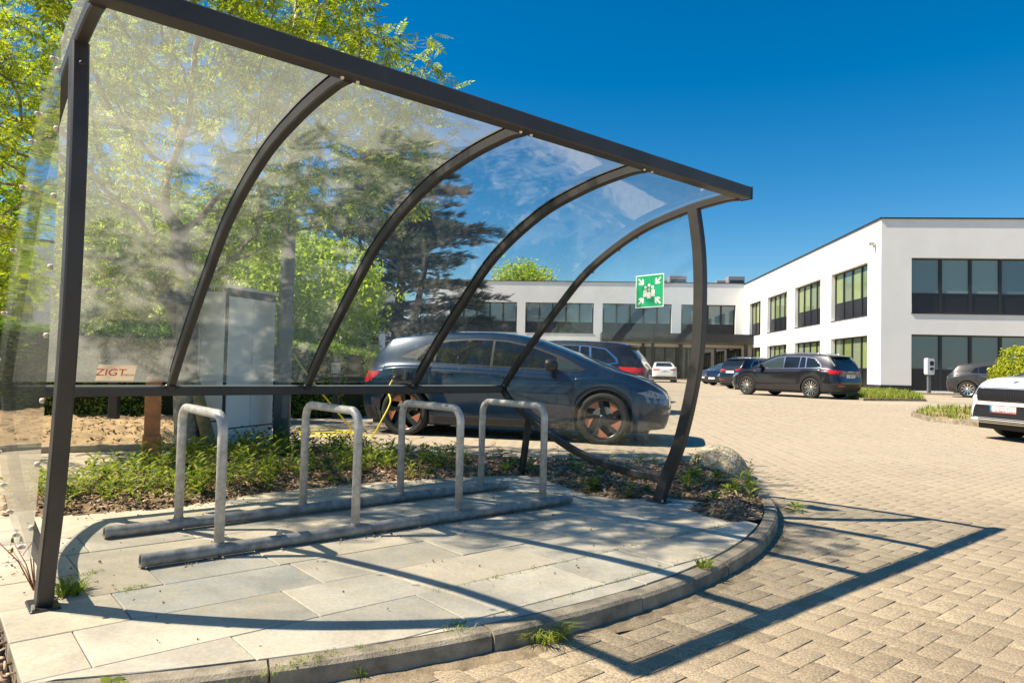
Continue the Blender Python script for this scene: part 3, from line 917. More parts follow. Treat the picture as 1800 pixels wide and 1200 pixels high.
# end cap of the front beam
MB().box(tuple(L3(SR+0.046, 2.549, 2.103)), tuple(L3(SR+0.052, 2.635, 2.189))).build('end_cap', M['black'], fb)
hbeam('rear_beam', SL-0.02, SR+0.03, 5.03, 5.10, 0.712, 0.772)
# thin flashing that holds the lower edge of the glazing
MB().box(tuple(L3(SL+0.03, 5.062, 0.7725)), tuple(L3(SR-0.03, 5.068, 0.782))).build('glazing_strip', M['steel'], SH)
for k, s in enumerate(ARCH_S):
    a = bar('arch', s, ARCH, 0.045, 0.055)
    # shoe plates with two bolts at the foot
    for (d, z, nz) in ((5.035, 0.7735, 1),):
        mb = MB(); mb.cbox(tuple(L3(s-0.055, 4.985, 0.7725)), tuple(L3(s+0.055, 5.058, 0.778)), 0.003); pl_ = mb.build('shoe_plate', M['frame'], a)
        if 0 < k:
            for q in (-0.036, 0.036):
                mb = MB(); mb.lathe([(0.0001, 0.011), (0.006, 0.009), (0.008, 0.0)], 8, fr=lambda x, y, zz: L3(s+q, 4.998, 0.778)+Vector((x, y, zz)))
                mb.build('bolt', M['steel'], a, smooth=True)
    if 0 < k < 4:
        for q in (-0.034, 0.034):
            mb = MB(); mb.lathe([(0.0001, -0.012), (0.007, -0.009), (0.009, 0.0)], 8, fr=lambda x, y, zz: L3(s+q, 2.60, 2.105)+Vector((x, y, zz)))
            mb.build('bolt', M['steel'], a, smooth=True)
for s, nm in ((SL, 'l'), (SR, 'r')):
    bar('front_post', s, POST, 0.055, 0.085)
    bar('lower_bar', s, LOWER, 0.045, 0.055)
    # rear leg, leaning a little (only the right one is in view)
    if nm == 'r':
        MB().cbox(tuple(L3(s-0.05, 4.71, 0.0005)), tuple(L3(s+0.05, 4.82, 0.009)), 0.004).build('base_plate', M['frame'], SH)
    mb = MB(); P0 = L3(s, 4.765, 0.0); P1 = L3(s, 4.685, 0.50)
    sec = rect_sec(0.05, 0.05); vs = [P+Vector((x, y, 0)) for P in (P0, P1) for x, y in sec]
    mb.add(vs, [tuple(range(8)), tuple(range(15, 7, -1))]+[(i, 8+i, 8+(i+1) % 8, (i+1) % 8) for i in range(8)])
    if nm == 'r': mb.build('rear_leg', M['frame'], SH)
    MB().cbox(tuple(L3(s-0.05, 3.165, 0.0005)), tuple(L3(s+0.05, 3.33, 0.010)), 0.004).build('base_plate', M['frame'], SH)
    for (a_, b_) in ((-0.038, 3.185), (0.038, 3.312)):
        mb = MB(); mb.lathe([(0.0001, 0.020), (0.008, 0.018), (0.008, 0.0)], 6, fr=lambda x, y, zz: L3(s+a_, b_, 0.010)+Vector((x, y, zz)))
        mb.build('anchor_nut', M['steel'], SH)
# small joint plate with a screw under the corner of the left arch
for s in (SL,):
    mb = MB(); mb.lathe([(0.0001, -0.006), (0.008, -0.005), (0.010, 0.0)], 10, fr=lambda x, y, zz: L3(s, 2.905+0.0, 2.0)+Vector((x, zz-0.012, y)))
    mb.build('screw', M['black'], SH, smooth=True)

# curved roof sheets
def sheet(name, s0, s1, prof, mat, off):
    V = []; n = len(prof); cols = 7
    for i, (d, z) in enumerate(prof):
        a = prof[max(i-1, 0)]; b_ = prof[min(i+1, n-1)]
        t = Vector((0, b_[0]-a[0], b_[1]-a[1])).normalized(); nn = Vector((0, -t.z, t.y))
        for k in range(cols):
            V.append((L3(s0+(s1-s0)*k/(cols-1), d, z)-nn*(-off))[:])
    F = []
    for i in range(n-1):
        for k in range(cols-1):
            F.append((i*cols+k, i*cols+k+1, (i+1)*cols+k+1, (i+1)*cols+k))
    o = np_mesh(name, V, F, M[mat], SH, smooth=True)
    return o
PANE = ARCH
for i, mk in enumerate(('sheet_1', 'sheet_1', 'sheet_2', 'sheet_3')):
    sheet('roof_pane', ARCH_S[i]+0.003-(0.05 if i == 0 else 0), ARCH_S[i+1]-0.003+(0.03 if i == 3 else 0), PANE[2:-1]+[(5.058, 0.7735)], mk, 0.032)
# black cover strips along the arches, over the sheets
for s in ARCH_S[1:4]:
    bar('cover_strip', s, PANE[1:-2], 0.05, 0.004, 'black', off=-0.0365)

# side panes: the outline of post, arch and lower bar, with plastic-capped screws
def side_pane(s, mat):
    prof = [(d, z) for d, z in ARCH if d >= 2.97]
    top = [(d+0.008, z+0.022) for d, z in prof]
    low = [(d, z-0.024) for d, z in LOWER if d < 5.0 and d > 3.25]
    post = [(d-0.03, z) for d, z in reversed(POST[::-1]) if 0.17 < z < 2.0]
    # scanline columns between lower edge and upper edge
    def upper(d):
        if d <= top[0][0]: return top[0][1]
        for i in range(len(top)-1):
            if top[i][0] <= d <= top[i+1][0]:
                return top[i][1]+(top[i+1][1]-top[i][1])*(d-top[i][0])/(top[i+1][0]-top[i][0]+1e-9)
        return top[-1][1]
    V = []; F = []
    rows_ = 26; z0s = 0.15; z1s = 2.10
    def xl(z):      # front edge: the post
        best = min(POST, key=lambda p: abs(p[1]-z)); 
        for i in range(len(POST)-1):
            if POST[i][1] <= z <= POST[i+1][1]:
                t = (z-POST[i][1])/(POST[i+1][1]-POST[i][1]+1e-9); return POST[i][0]+t*(POST[i+1][0]-POST[i][0])-0.02
        return best[0]-0.02
    def xr(z):      # back edge: lower bar below the beam, arch above
        if 0.735 < z < 0.80: return 5.05
        if z < 0.745:
            L_ = LOWER
            for i in range(len(L_)-1):
                if L_[i+1][1] <= z <= L_[i][1]:
                    t = (z-L_[i][1])/(L_[i+1][1]-L_[i][1]-1e-9); return L_[i][0]+t*(L_[i+1][0]-L_[i][0])
            return 3.3
        A_ = ARCH
        for i in range(len(A_)-1):
            if A_[i+1][1] <= z <= A_[i][1]:
                t = (z-A_[i][1])/(A_[i+1][1]-A_[i][1]-1e-9); return A_[i][0]+t*(A_[i+1][0]-A_[i][0])
        return 3.0
    zs = [0.178, 0.19, 0.21, 0.24, 0.28, 0.33, 0.40, 0.48, 0.58, 0.68, 0.76, 0.9, 1.05, 1.2, 1.35, 1.5, 1.65, 1.78, 1.88, 1.96, 2.02, 2.06, 2.085]
    cols = 8
    for z in zs:
        a_, b_ = xl(z), max(xr(z), xl(z)+0.03)
        for k in range(cols): V.append(L3(s, a_+(b_-a_)*k/(cols-1), z)[:])
    for i in range(len(zs)-1):
        for k in range(cols-1): F.append((i*cols+k, i*cols+k+1, (i+1)*cols+k+1, (i+1)*cols+k))
    o = np_mesh('side_pane', V, F, M[mat], SH, smooth=True)
    return o
side_pane(SL-0.058, 'sheet_left')
side_pane(SR+0.036, 'sheet_side')
def cap(s, d, z, sgn):
    mb = MB(); mb.lathe([(0.010, 0.0), (0.0105, 0.007), (0.008, 0.012), (0.0001, 0.014)], 10, fr=lambda x, y, zz: L3(s+sgn*zz, d+x, z+y))
    o = mb.build('screw_cap', M['cap'], SH, smooth=True); return o
for s, sg in ((SL-0.059, -1), (SR+0.037, 1)):
    for z in (0.33, 0.57, 0.80, 1.03, 1.27, 1.52, 1.76, 1.98):
        best = min(POST, key=lambda p: abs(p[1]-z)); cap(s, best[0]+0.012, z, sg)
    for (d, z) in ((3.12, 2.07), (3.52, 1.965), (3.70, 1.89), (3.98, 1.74), (4.30, 1.48), (4.62, 1.18), (4.88, 0.93)): cap(s, d, z, sg)
    for (d, z) in ((4.90, 0.60), (4.57, 0.43), (4.22, 0.31), (3.90, 0.235), (3.62, 0.187), (3.42, 0.178)): cap(s, d, z+0.02, sg)
    MB().box(tuple(L3(min(s, s-sg*0.031), 0, 0)), tuple(L3(0, 0, 0))) if False else None

# ------------------------------------------------------------------ stickers on the glazing
st = empty('company_sticker', tuple(S(0.965, 5.035, 0.0)), PSI_S)
tag(st, 'cream sticker with red lettering on the lower left glazing of the shelter', 'sticker')
# lower part of the roof sheet leans: place the card on it
def card(parent, w, h, th, mat, name, fr):
    mb = MB(); mb.box((-w/2, -th/2, -h/2), (w/2, th/2, h/2), fr=fr); return mb.build(name, M[mat], parent)
lean = 0.74
st.location = S(0.965, 4.952, 0.862)
st.rotation_euler = (lean, 0, PSI_S)
card(st, 0.212, 0.135, 0.0012, 'film', 'sticker_face', lambda x, y, z: (x, y, z))
text('lettering', 'ZIGT', 0.082, M['red'], st, (-0.030, -0.0014, 0.002), (pi/2, 0, 0), 0.0003, sx=0.92)
text('lettering', 'MEDIA', 0.024, M['blue_print'], st, (0.072, -0.0014, -0.018), (pi/2, 0, 0), 0.0003, sx=0.9)

gs = empty('assembly_point_sign', tuple(S(SR+0.030, 3.385, 1.545)), PSI_S)
tag(gs, 'green sign with white figures and four arrows on the right end pane', 'sign')
def gfr(x, y, z): return (-z, -x, y)   # face plane -> local: seen from -s side, right is -d
gs.scale = (1, 1, 0.93)
def gpoly(poly, z0, z1, mat, name):
    MB().prism(poly, z0, z1, fr=lambda x, y, z: (-z, -x, y)).build(name, M[mat], gs)
def sq(h): return [(-h, -h), (h, -h), (h, h), (-h, h)]
gpoly(sq(0.133), 0.0, 0.0016, 'white', 'sign_border')
gpoly(sq(0.125), 0.0017, 0.0030, 'green_sign', 'sign_face')
def rotp(P, k):
    for _ in range(k): P = [(-y, x) for x, y in P]
    return P
arrow0 = [(x*0.98-0.004*(1 if x < 0 else -1), y*0.98+0.004) for x, y in [(-0.108, 0.098), (-0.098, 0.108), (-0.066, 0.076), (-0.066, 0.104), (-0.050, 0.090), (-0.050, 0.050), (-0.090, 0.050), (-0.104, 0.066), (-0.076, 0.066)]]
for k in range(4):
    gpoly(rotp(arrow0, k), 0.0031, 0.0040, 'white', 'arrow')
def disc(cx_, cy_, r): return [(cx_+r*cos(2*pi*i/16), cy_+r*sin(2*pi*i/16)) for i in range(16)]
def person_icon(cx_, top, w, h, hr, gap):
    gpoly([(cx_-w, top-h), (cx_+w, top-h), (cx_+w, top-0.010), (cx_+w-0.008, top), (cx_-w+0.008, top), (cx_-w, top-0.010)], 0.0031+gap, 0.0036+gap, 'white', 'figure_body')
    gpoly(disc(cx_, top+hr+0.006, hr), 0.0031+gap, 0.0036+gap, 'white', 'figure_head')
person_icon(-0.036, 0.012, 0.022, 0.057, 0.0125, 0.0)
person_icon(0.030, 0.012, 0.022, 0.057, 0.0125, 0.0)
gpoly(disc(-0.003, 0.046, 0.0125), 0.0031, 0.0036, 'white', 'figure_head')
gpoly([(-0.0225, -0.045), (0.0165, -0.045), (0.0165, 0.0115), (-0.0225, 0.0115)], 0.0037, 0.0041, 'green_sign', 'figure_outline')
person_icon(-0.003, -0.006, 0.0175, 0.055, 0.0115, 0.0011)

# ------------------------------------------------------------------ bicycle rack: two rails, four hoops
RK = empty('bicycle_rack', tuple(S(2.2, 3.9, 0)), PSI_S)
tag(RK, 'galvanised steel bicycle rack with four hoops on two rails', 'bicycle rack')
def R3(s, d, z): return Vector((s-2.2, d-3.9, z))
def open_tube(name, a, b, r, parent, mat, wall=0.005):
    n = 24; d = (b-a).normalized(); mb = MB()
    x = Vector((0, 0, 1)); y = d.cross(x).normalized(); x = y.cross(d)
    rings = [(a, r), (b, r), (b, r-wall), (a, r-wall)]
    # many stations so noise bump has something to hang on
    vs = []
    for (p, rr) in rings:
        for i in range(n):
            q = 2*pi*i/n; vs.append(p+x*cos(q)*rr+y*sin(q)*rr)
    fs = []
    for k in range(4):
        k2 = (k+1) % 4
        for i in range(n):
            j = (i+1) % n; fs.append((k*n+i, k*n+j, k2*n+j, k2*n+i))
    mb.add(vs, fs); o = mb.build(name, M[mat], parent); smooth_by_angle(o, 40); return o
RF, RB_ = 3.573, 4.262
open_tube('rail', R3(0.822, RF-0.01, 0.036), R3(3.565, RF-0.02, 0.036), 0.031, RK, 'galv_dull')
open_tube('rail', R3(0.800, RB_-0.02, 0.036), R3(3.575, RB_-0.005, 0.036), 0.031, RK, 'galv_dull')
hoop_me = None
for s, ls in ((1.169, 0), (1.901, 0.004), (2.607, -0.003), (3.313, 0.004)):
    H_ = 0.688; r = 0.085; path = [Vector((0, 0, 0.05))]
    w = RB_-RF
    path.append(Vector((0, 0, H_-r)))
    for k in range(1, 9):
        a = pi/2*k/8; path.append(Vector((0, r-r*cos(a), H_-r+r*sin(a))))
    for k in range(0, 9):
        a = pi/2*k/8; path.append(Vector((0, w-r+r*sin(a), H_-r+r*cos(a))))
    path.append(Vector((0, w, 0.05)))
    if hoop_me is None:
        mb = MB(); mb.tube(path, 0.0242, 16)
        h = mb.build('hoop', M['galv'], RK, smooth=True); hoop_me = h.data
        # weld collar at each foot
    else:
        h = bpy.data.objects.new('hoop', hoop_me); COL.objects.link(h); h.parent = RK
    h.location = R3(s, RF-0.01, 0.0); h.rotation_euler = (0.0, ls, ls*0.5)
    for dd in (0, w):
        mb = MB(); mb.lathe([(0.030, 0.060), (0.028, 0.069), (0.0245, 0.074)], 14, fr=lambda x, y, z: (x, dd+y, z))
        wl_ = mb.build('weld', M['galv_dull'], h, smooth=True)
for s in (1.47, 2.92):
    mb = MB(); mb.lathe([(0.0001, 0.030), (0.010, 0.030), (0.012, 0.022), (0.012, 0.014), (0.017, 0.012), (0.017, 0.0)], 6, fr=lambda x, y, z: R3(s+x, RF-0.012+y, 0.066+z))
    mb.build('rail_bolt', M['galv'], RK)

# ------------------------------------------------------------------ cars
def lerp_pts(pts, x):
    if x <= pts[0][0]: return pts[0][1]
    for i in range(len(pts)-1):
        if x <= pts[i+1][0]:
            t = (x-pts[i][0])/(pts[i+1][0]-pts[i][0]+1e-9)
            return pts[i][1]+(pts[i+1][1]-pts[i][1])*t
    return pts[-1][1]
def smooth_pts(pts, n=6):
    """resample a monotone polyline with a Catmull-Rom curve"""
    P = [pts[0]]+list(pts)+[pts[-1]]; out = []
    for i in range(1, len(P)-2):
        for k in range(n):
            t = k/n; q = []
            for c_ in range(2):
                p0, p1, p2, p3 = P[i-1][c_], P[i][c_], P[i+1][c_], P[i+2][c_]
                q.append(0.5*((2*p1)+(-p0+p2)*t+(2*p0-5*p1+4*p2-p3)*t*t+(-p0+3*p1-3*p2+p3)*t**3))
            if not out or q[0] > out[-1][0]+1e-4: out.append(tuple(q))
    out.append(pts[-1]); return out

class Body:
    def __init__(b, sp):
        b.sp = sp; b.L, b.W = sp['L'], sp['W']
        b.top = smooth_pts(sp['top']); b.belt = smooth_pts(sp['belt'])
        b.p = sp.get('plan', 8.0)
        b.xr = sp['ro']; b.xf = b.xr+sp['wb']; b.R = sp['R']; b.Ra = sp['R']*1.09
        b.build()
    def wf(b, x):
        q = abs(2*x/b.L-1)
        f = max(0.0, 1-q**b.p)**(1/b.p)
        return f*(1-0.055*max(0, (abs(x-b.L/2)-b.L*0.28)/(b.L*0.22))**1.5)
    def bottom(b, x):
        z = b.sp.get('sill', 0.21) + 0.03*max(0, abs(2*x/b.L-1)-0.8)/0.2
        for xc in (b.xr, b.xf):
            if abs(x-xc) < b.Ra: z = max(z, b.R+sqrt(b.Ra**2-(x-xc)**2))
        return z
    def section(b, x, fo=None):
        f = b.wf(x) if fo is None else fo*0.945; w = b.W/2*f
        z0 = b.bottom(x); zt = lerp_pts(b.top, x); zs = min(lerp_pts(b.belt, x), zt-0.025)
        h = max(0.03, zs-z0); up = zt-zs
        ws = w-0.055*b.W*0.9*f
        tum = b.sp.get('tumble', 0.36)
        yr = max(ws-up*tum, ws*0.45) if up < 0.6 else ws-up*tum
        inset = min(0.03, h*0.3)
        P = [(w-0.030*f, z0), (w-0.004*f, z0+0.16*h), (w, z0+0.42*h), (w-0.006*f, z0+0.72*h), (w-0.022*f, z0+0.90*h), (ws, zs),
             (ws+(yr-ws)*0.55, zs+up*0.5), (yr, zs+up*0.83), (yr*0.90, zs+up*0.945), (yr*0.62, zs+up*0.985), (yr*0.3, zs+up*0.998), (0, zt)]
        out = []
        Q = [P[0]]+P+[(-P[-2][0], P[-2][1])]
        for i in range(1, len(Q)-2):
            for k in range(4):
                t = k/4; r = []
                for c_ in range(2):
                    p0, p1, p2, p3 = Q[i-1][c_], Q[i][c_], Q[i+1][c_], Q[i+2][c_]
                    r.append(0.5*((2*p1)+(-p0+p2)*t+(2*p0-5*p1+4*p2-p3)*t*t+(-p0+3*p1-3*p2+p3)*t**3))
                out.append((max(r[0], 0), r[1]))
        out.append(P[-1]); return out
    def shear(b, x, z):
        L = b.L
        t = max(0, (x-(L-0.8))/0.8)**1.5; x += t*lerp_pts(b.sp['front'], z)
        t = max(0, (0.7-x)/0.7)**1.5 if x < 0.7 else 0; x += t*lerp_pts(b.sp['rear'], z)
        return x
    def build(b):
        L = b.L; xs = set(np.linspace(0.02, L-0.02, 74))
        for xc in (b.xr, b.xf):
            for k in range(17):
                xs.add(xc-b.Ra*cos(pi*k/16))
            xs.add(xc-b.Ra-0.002); xs.add(xc+b.Ra+0.002)
        ends = []
        for k, f in enumerate((0.0, 0.15, 0.3, 0.45, 0.6, 0.72, 0.82, 0.9)):
            x = L/2*(1-(1-f**b.p)**(1/b.p)) + 1e-6*k
            ends.append((x, f)); ends.append((L-x, f))
        xs = sorted([(x, None) for x in xs]+ends); keep = [xs[0]]
        for x in xs[1:]:
            if x[0]-keep[-1][0] > 1e-7: keep.append(x)
        xs = keep; V = []; n = None
        for (x, fo) in xs:
            sec = b.section(x, fo); n = len(sec)
            full = [(-y, z) for y, z in sec]+[(y, z) for y, z in reversed(sec[:-1])]
            for (y, z) in full: V.append((b.shear(x, z)-L/2, y, z))
        k = 2*n-1; F = []
        for i in range(len(xs)-1):
            for j in range(k-1): F.append((i*k+j, (i+1)*k+j, (i+1)*k+j+1, i*k+j+1))
        mb = MB(); mb.add(V, F); me = mb.mesh('body')
        bm = bmesh.new(); bm.from_mesh(me)
        bmesh.ops.remove_doubles(bm, verts=bm.verts, dist=0.0004)
        bmesh.ops.dissolve_degenerate(bm, edges=bm.edges, dist=0.0003)
        bmesh.ops.recalc_face_normals(bm, faces=bm.faces)
        bm.to_mesh(me); b.bvh = BVHTree.FromBMesh(bm); bm.free()
        b.me = me

def poly_span(poly, x):
    zs = []
    for i in range(len(poly)):
        (ax, az), (bx, bz) = poly[i-1], poly[i]
        if (ax <= x <= bx) or (bx <= x <= ax):
            if abs(bx-ax) < 1e-9: zs += [az, bz]
            else: zs.append(az+(bz-az)*(x-ax)/(bx-ax))
    return (min(zs), max(zs)) if zs else None
def patch(body, name, poly, axis, sgn, mat, parent, off=0.004, cols=14, rows_=7, skirt=0.008, smooth=True, maxdepth=None):
    """a panel cut to a polygon (first coordinate monotone) and laid on the body shell.
    axis 'y': polygon in (x, z), seen from the side sgn; 'x': polygon in (y, z), seen from front or rear; 'z': (x, y) from above"""
    x0 = min(p[0] for p in poly)+1e-5; x1 = max(p[0] for p in poly)-1e-5
    knots = sorted(set([x0, x1]+[min(max(p[0], x0), x1) for p in poly]+list(np.linspace(x0, x1, cols))))
    ks = [knots[0]]
    for x in knots[1:]:
        if x-ks[-1] > 1e-4: ks.append(x)
    G = []; last = None
    for x in ks:
        sp_ = poly_span(poly, x); row = []
        for k in range(rows_):
            z = sp_[0]+(sp_[1]-sp_[0])*k/(rows_-1)
            if axis == 'y': o_, d_ = Vector((x, sgn*3, z)), Vector((0, -sgn, 0))
            elif axis == 'x': o_, d_ = Vector((sgn*6, x, z)), Vector((-sgn, 0, 0))
            else: o_, d_ = Vector((x, z, 4)), Vector((0, 0, -1))
            hit, nrm, idx, dist = body.bvh.ray_cast(o_, d_)
            if hit is None or (maxdepth is not None and last is not None and (hit-last).length > maxdepth):
                row.append(None)
            else:
                if nrm.dot(d_) > 0: nrm = -nrm
                row.append((hit+nrm*off, hit-nrm*skirt, -d_)); last = hit
        G.append(row)
    V = []; F = []; id_ = {}
    def vid(i, k, lo=False):
        key = (i, k, lo)
        if key not in id_:
            id_[key] = len(V); V.append(tuple(G[i][k][1 if lo else 0]))
        return id_[key]
    edges = {}
    for i in range(len(ks)-1):
        for k in range(rows_-1):
            c4 = [(i, k), (i+1, k), (i+1, k+1), (i, k+1)]
            if any(G[a][b_] is None for a, b_ in c4): continue
            F.append(tuple(vid(a, b_) for a, b_ in c4))
            for q in range(4):
                e = (c4[q], c4[(q+1) % 4]); r = (e[1], e[0])
                if r in edges: del edges[r]
                else: edges[e] = 1
    for (a, b_) in edges:
        F.append((vid(*a), vid(*a, True), vid(*b_, True), vid(*b_)))
    if not F: return None
    bm = bmesh.new(); bv = [bm.verts.new(v) for v in V]
    for f in F:
        try: bm.faces.new([bv[i] for i in f])
        except ValueError: pass
    bmesh.ops.remove_doubles(bm, verts=bm.verts, dist=0.0002)
    bmesh.ops.recalc_face_normals(bm, faces=bm.faces)
    me = bpy.data.meshes.new(name); bm.to_mesh(me); bm.free()
    o = link_mesh(name, me, mat, parent)
    smooth_by_angle(o, 40)
    return o
def hit_at(body, a, z, axis, sgn):
    if axis == 'y': o_, d_ = Vector((a, sgn*3, z)), Vector((0, -sgn, 0))
    else: o_, d_ = Vector((sgn*6, a, z)), Vector((-sgn, 0, 0))
    h, n, i, d = body.bvh.ray_cast(o_, d_)
    return (h, n if n is None or n.dot(d_) < 0 else -n) if h is not None else (Vector((a, sgn*body.W/2, z)) if axis == 'y' else Vector((sgn*body.L/2, a, z)), Vector((0, sgn, 0)))
def thicken_line(pts, w):
    """thin polygon about an open polyline whose first coordinate is monotone"""
    return [(x, z+w/2) for x, z in pts]+[(x, z-w/2) for x, z in reversed(pts)]
def seam_v(body, name, pts, w, sgn, parent, mat=None):
    """near-vertical groove line on a side: points (x, z) from bottom to top"""
    V = []; F = []
    for i in range(len(pts)-1):
        for k in range(6):
            t = k/6
            V.append((pts[i][0]+(pts[i+1][0]-pts[i][0])*t, pts[i][1]+(pts[i+1][1]-pts[i][1])*t))
    V.append(pts[-1]); VV_ = []
    for (x, z) in V:
        for q in (-w/2, w/2):
            h, n = hit_at(body, x+q, z, 'y', sgn); VV_.append(tuple(h+n*0.0012))
    F = [(2*i, 2*i+1, 2*i+3, 2*i+2) for i in range(len(V)-1)]
    mb = MB(); mb.add(VV_, F); return mb.build(name, mat or M['black'], parent)

def make_wheel(parent, x, y, R, sgn, style, width=0.215):
    W = bpy.data.objects.new('wheel', None); W.empty_display_size = 0.1
    COL.objects.link(W); W.parent = parent; W.location = (x, y, R)
    fr = lambda a, b, c: (a, c*sgn, b)     # axis along y, outer face at +c
    rr = R*(0.72 if style != 'copper' else 0.745)
    mb = MB(); hw = width/2
    mb.lathe([(rr-0.005, hw-0.02), (rr+0.012, hw-0.004), (R*0.93, hw), (R*0.985, hw-0.018), (R, hw-0.045), (R, -hw+0.045), (R*0.985, -hw+0.018), (R*0.93, -hw), (rr, -hw+0.01)], 40, fr=fr)
    mb.build('tyre', M['tyre'], W, smooth=True)
    mb = MB(); mb.lathe([(rr, hw-0.006), (rr-0.012, hw-0.010), (rr-0.022, hw-0.045), (rr-0.03, -hw+0.02), (0.05, -hw+0.03)], 40, fr=fr)
    mb.build('rim_barrel', M['rim_dark'] if style in ('copper', 'two_tone') else M['rim'], W, smooth=True)
    mb = MB(); mb.lathe([(0.0001, -0.01), (rr*0.62, -0.01), (rr*0.62, -0.03)], 24, fr=fr); mb.build('brake_disc', M['rim'] if style == 'copper' else M['black'], W)
    n = 5
    face = hw-0.012
    def spoke_poly(a0, wi, wo, r0, r1, z0, z1, twist=0.0):
        P = []
        for (r, w_, tw) in ((r0, wi, 0), (r1, wo, twist)):
            for s_ in (-1, 1):
                q = a0+tw; P.append((r*cos(q)-s_*w_*sin(q), r*sin(q)+s_*w_*cos(q)))
        return P
    def spoke(mb, a0, wi, wo, r0, r1, z_in, z_out, th, twist=0.0):
        P = spoke_poly(a0, wi, wo, r0, r1, 0, 0, twist)
        vs = []
        for (k, zz) in ((0, z_in), (1, z_in), (3, z_out), (2, z_out)): vs.append(fr(P[k][0], P[k][1], zz))
        for (k, zz) in ((0, z_in), (1, z_in), (3, z_out), (2, z_out)): vs.append(fr(P[k][0], P[k][1], zz-th))
        mb.add(vs, [(0, 1, 2, 3), (7, 6, 5, 4), (0, 4, 5, 1), (1, 5, 6, 2), (2, 6, 7, 3), (3, 7, 4, 0)])
    if style == 'copper':
        for k in range(5):
            a0 = 2*pi*k/5+0.35
            mb = MB(); spoke(mb, a0, 0.030, 0.034, 0.03, rr-0.006, face-0.03, face-0.008, 0.03, 0.10); mb.build('spoke', M['rim_dark'], W)
            # copper wedges beside each spoke, hugging the rim
            for (qa, qb, r_in) in ((0.15, 0.80, rr*0.50),):
                P = []
                for i in range(7): q = a0+0.1+qa+(qb-qa)*i/6; P.append(((rr-0.014)*cos(q), (rr-0.014)*sin(q)))
                q = a0+0.1+qa-0.02; P.append((r_in*cos(q), r_in*sin(q)))
                mb = MB(); mb.prism(P, face-0.030, face-0.018, fr=fr); mb.build('copper_insert', M['copper'], W)
        mb = MB(); mb.lathe([(rr-0.004, face-0.004), (rr-0.013, face-0.010)], 40, fr=fr); mb.build('copper_ring', M['copper'], W, smooth=True)
    elif style == 'two_tone':
        for k in range(5):
            a0 = 2*pi*k/5+pi/2
            mb = MB()
            for q in (-0.17, 0.17): spoke(mb, a0+q*0.5, 0.012, 0.019, 0.05, rr-0.006, face-0.035, face-0.006, 0.02, q*0.9)
            spoke(mb, a0+0.62, 0.006, 0.012, 0.06, rr-0.006, face-0.04, face-0.010, 0.015, 0.0)
            mb.build('spoke', M['rim'], W)
        mb = MB(); mb.lathe([(rr-0.003, face-0.004), (rr-0.012, face-0.008)], 40, fr=fr); mb.build('rim_ring', M['rim'], W, smooth=True)
    else:
        for k in range(10 if style == 'ten' else 5):
            a0 = 2*pi*k/(10 if style == 'ten' else 5)+pi/2
            mb = MB(); spoke(mb, a0, 0.022, 0.026, 0.04, rr-0.006, face-0.03, face-0.008, 0.025); mb.build('spoke', M['rim'], W)
    mb = MB(); mb.lathe([(0.0001, face-0.018), (0.035, face-0.020), (0.062, face-0.032), (0.07, face-0.06)], 20, fr=fr); mb.build('hub', M['rim_dark'] if style == 'copper' else M['rim'], W, smooth=True)
    return W

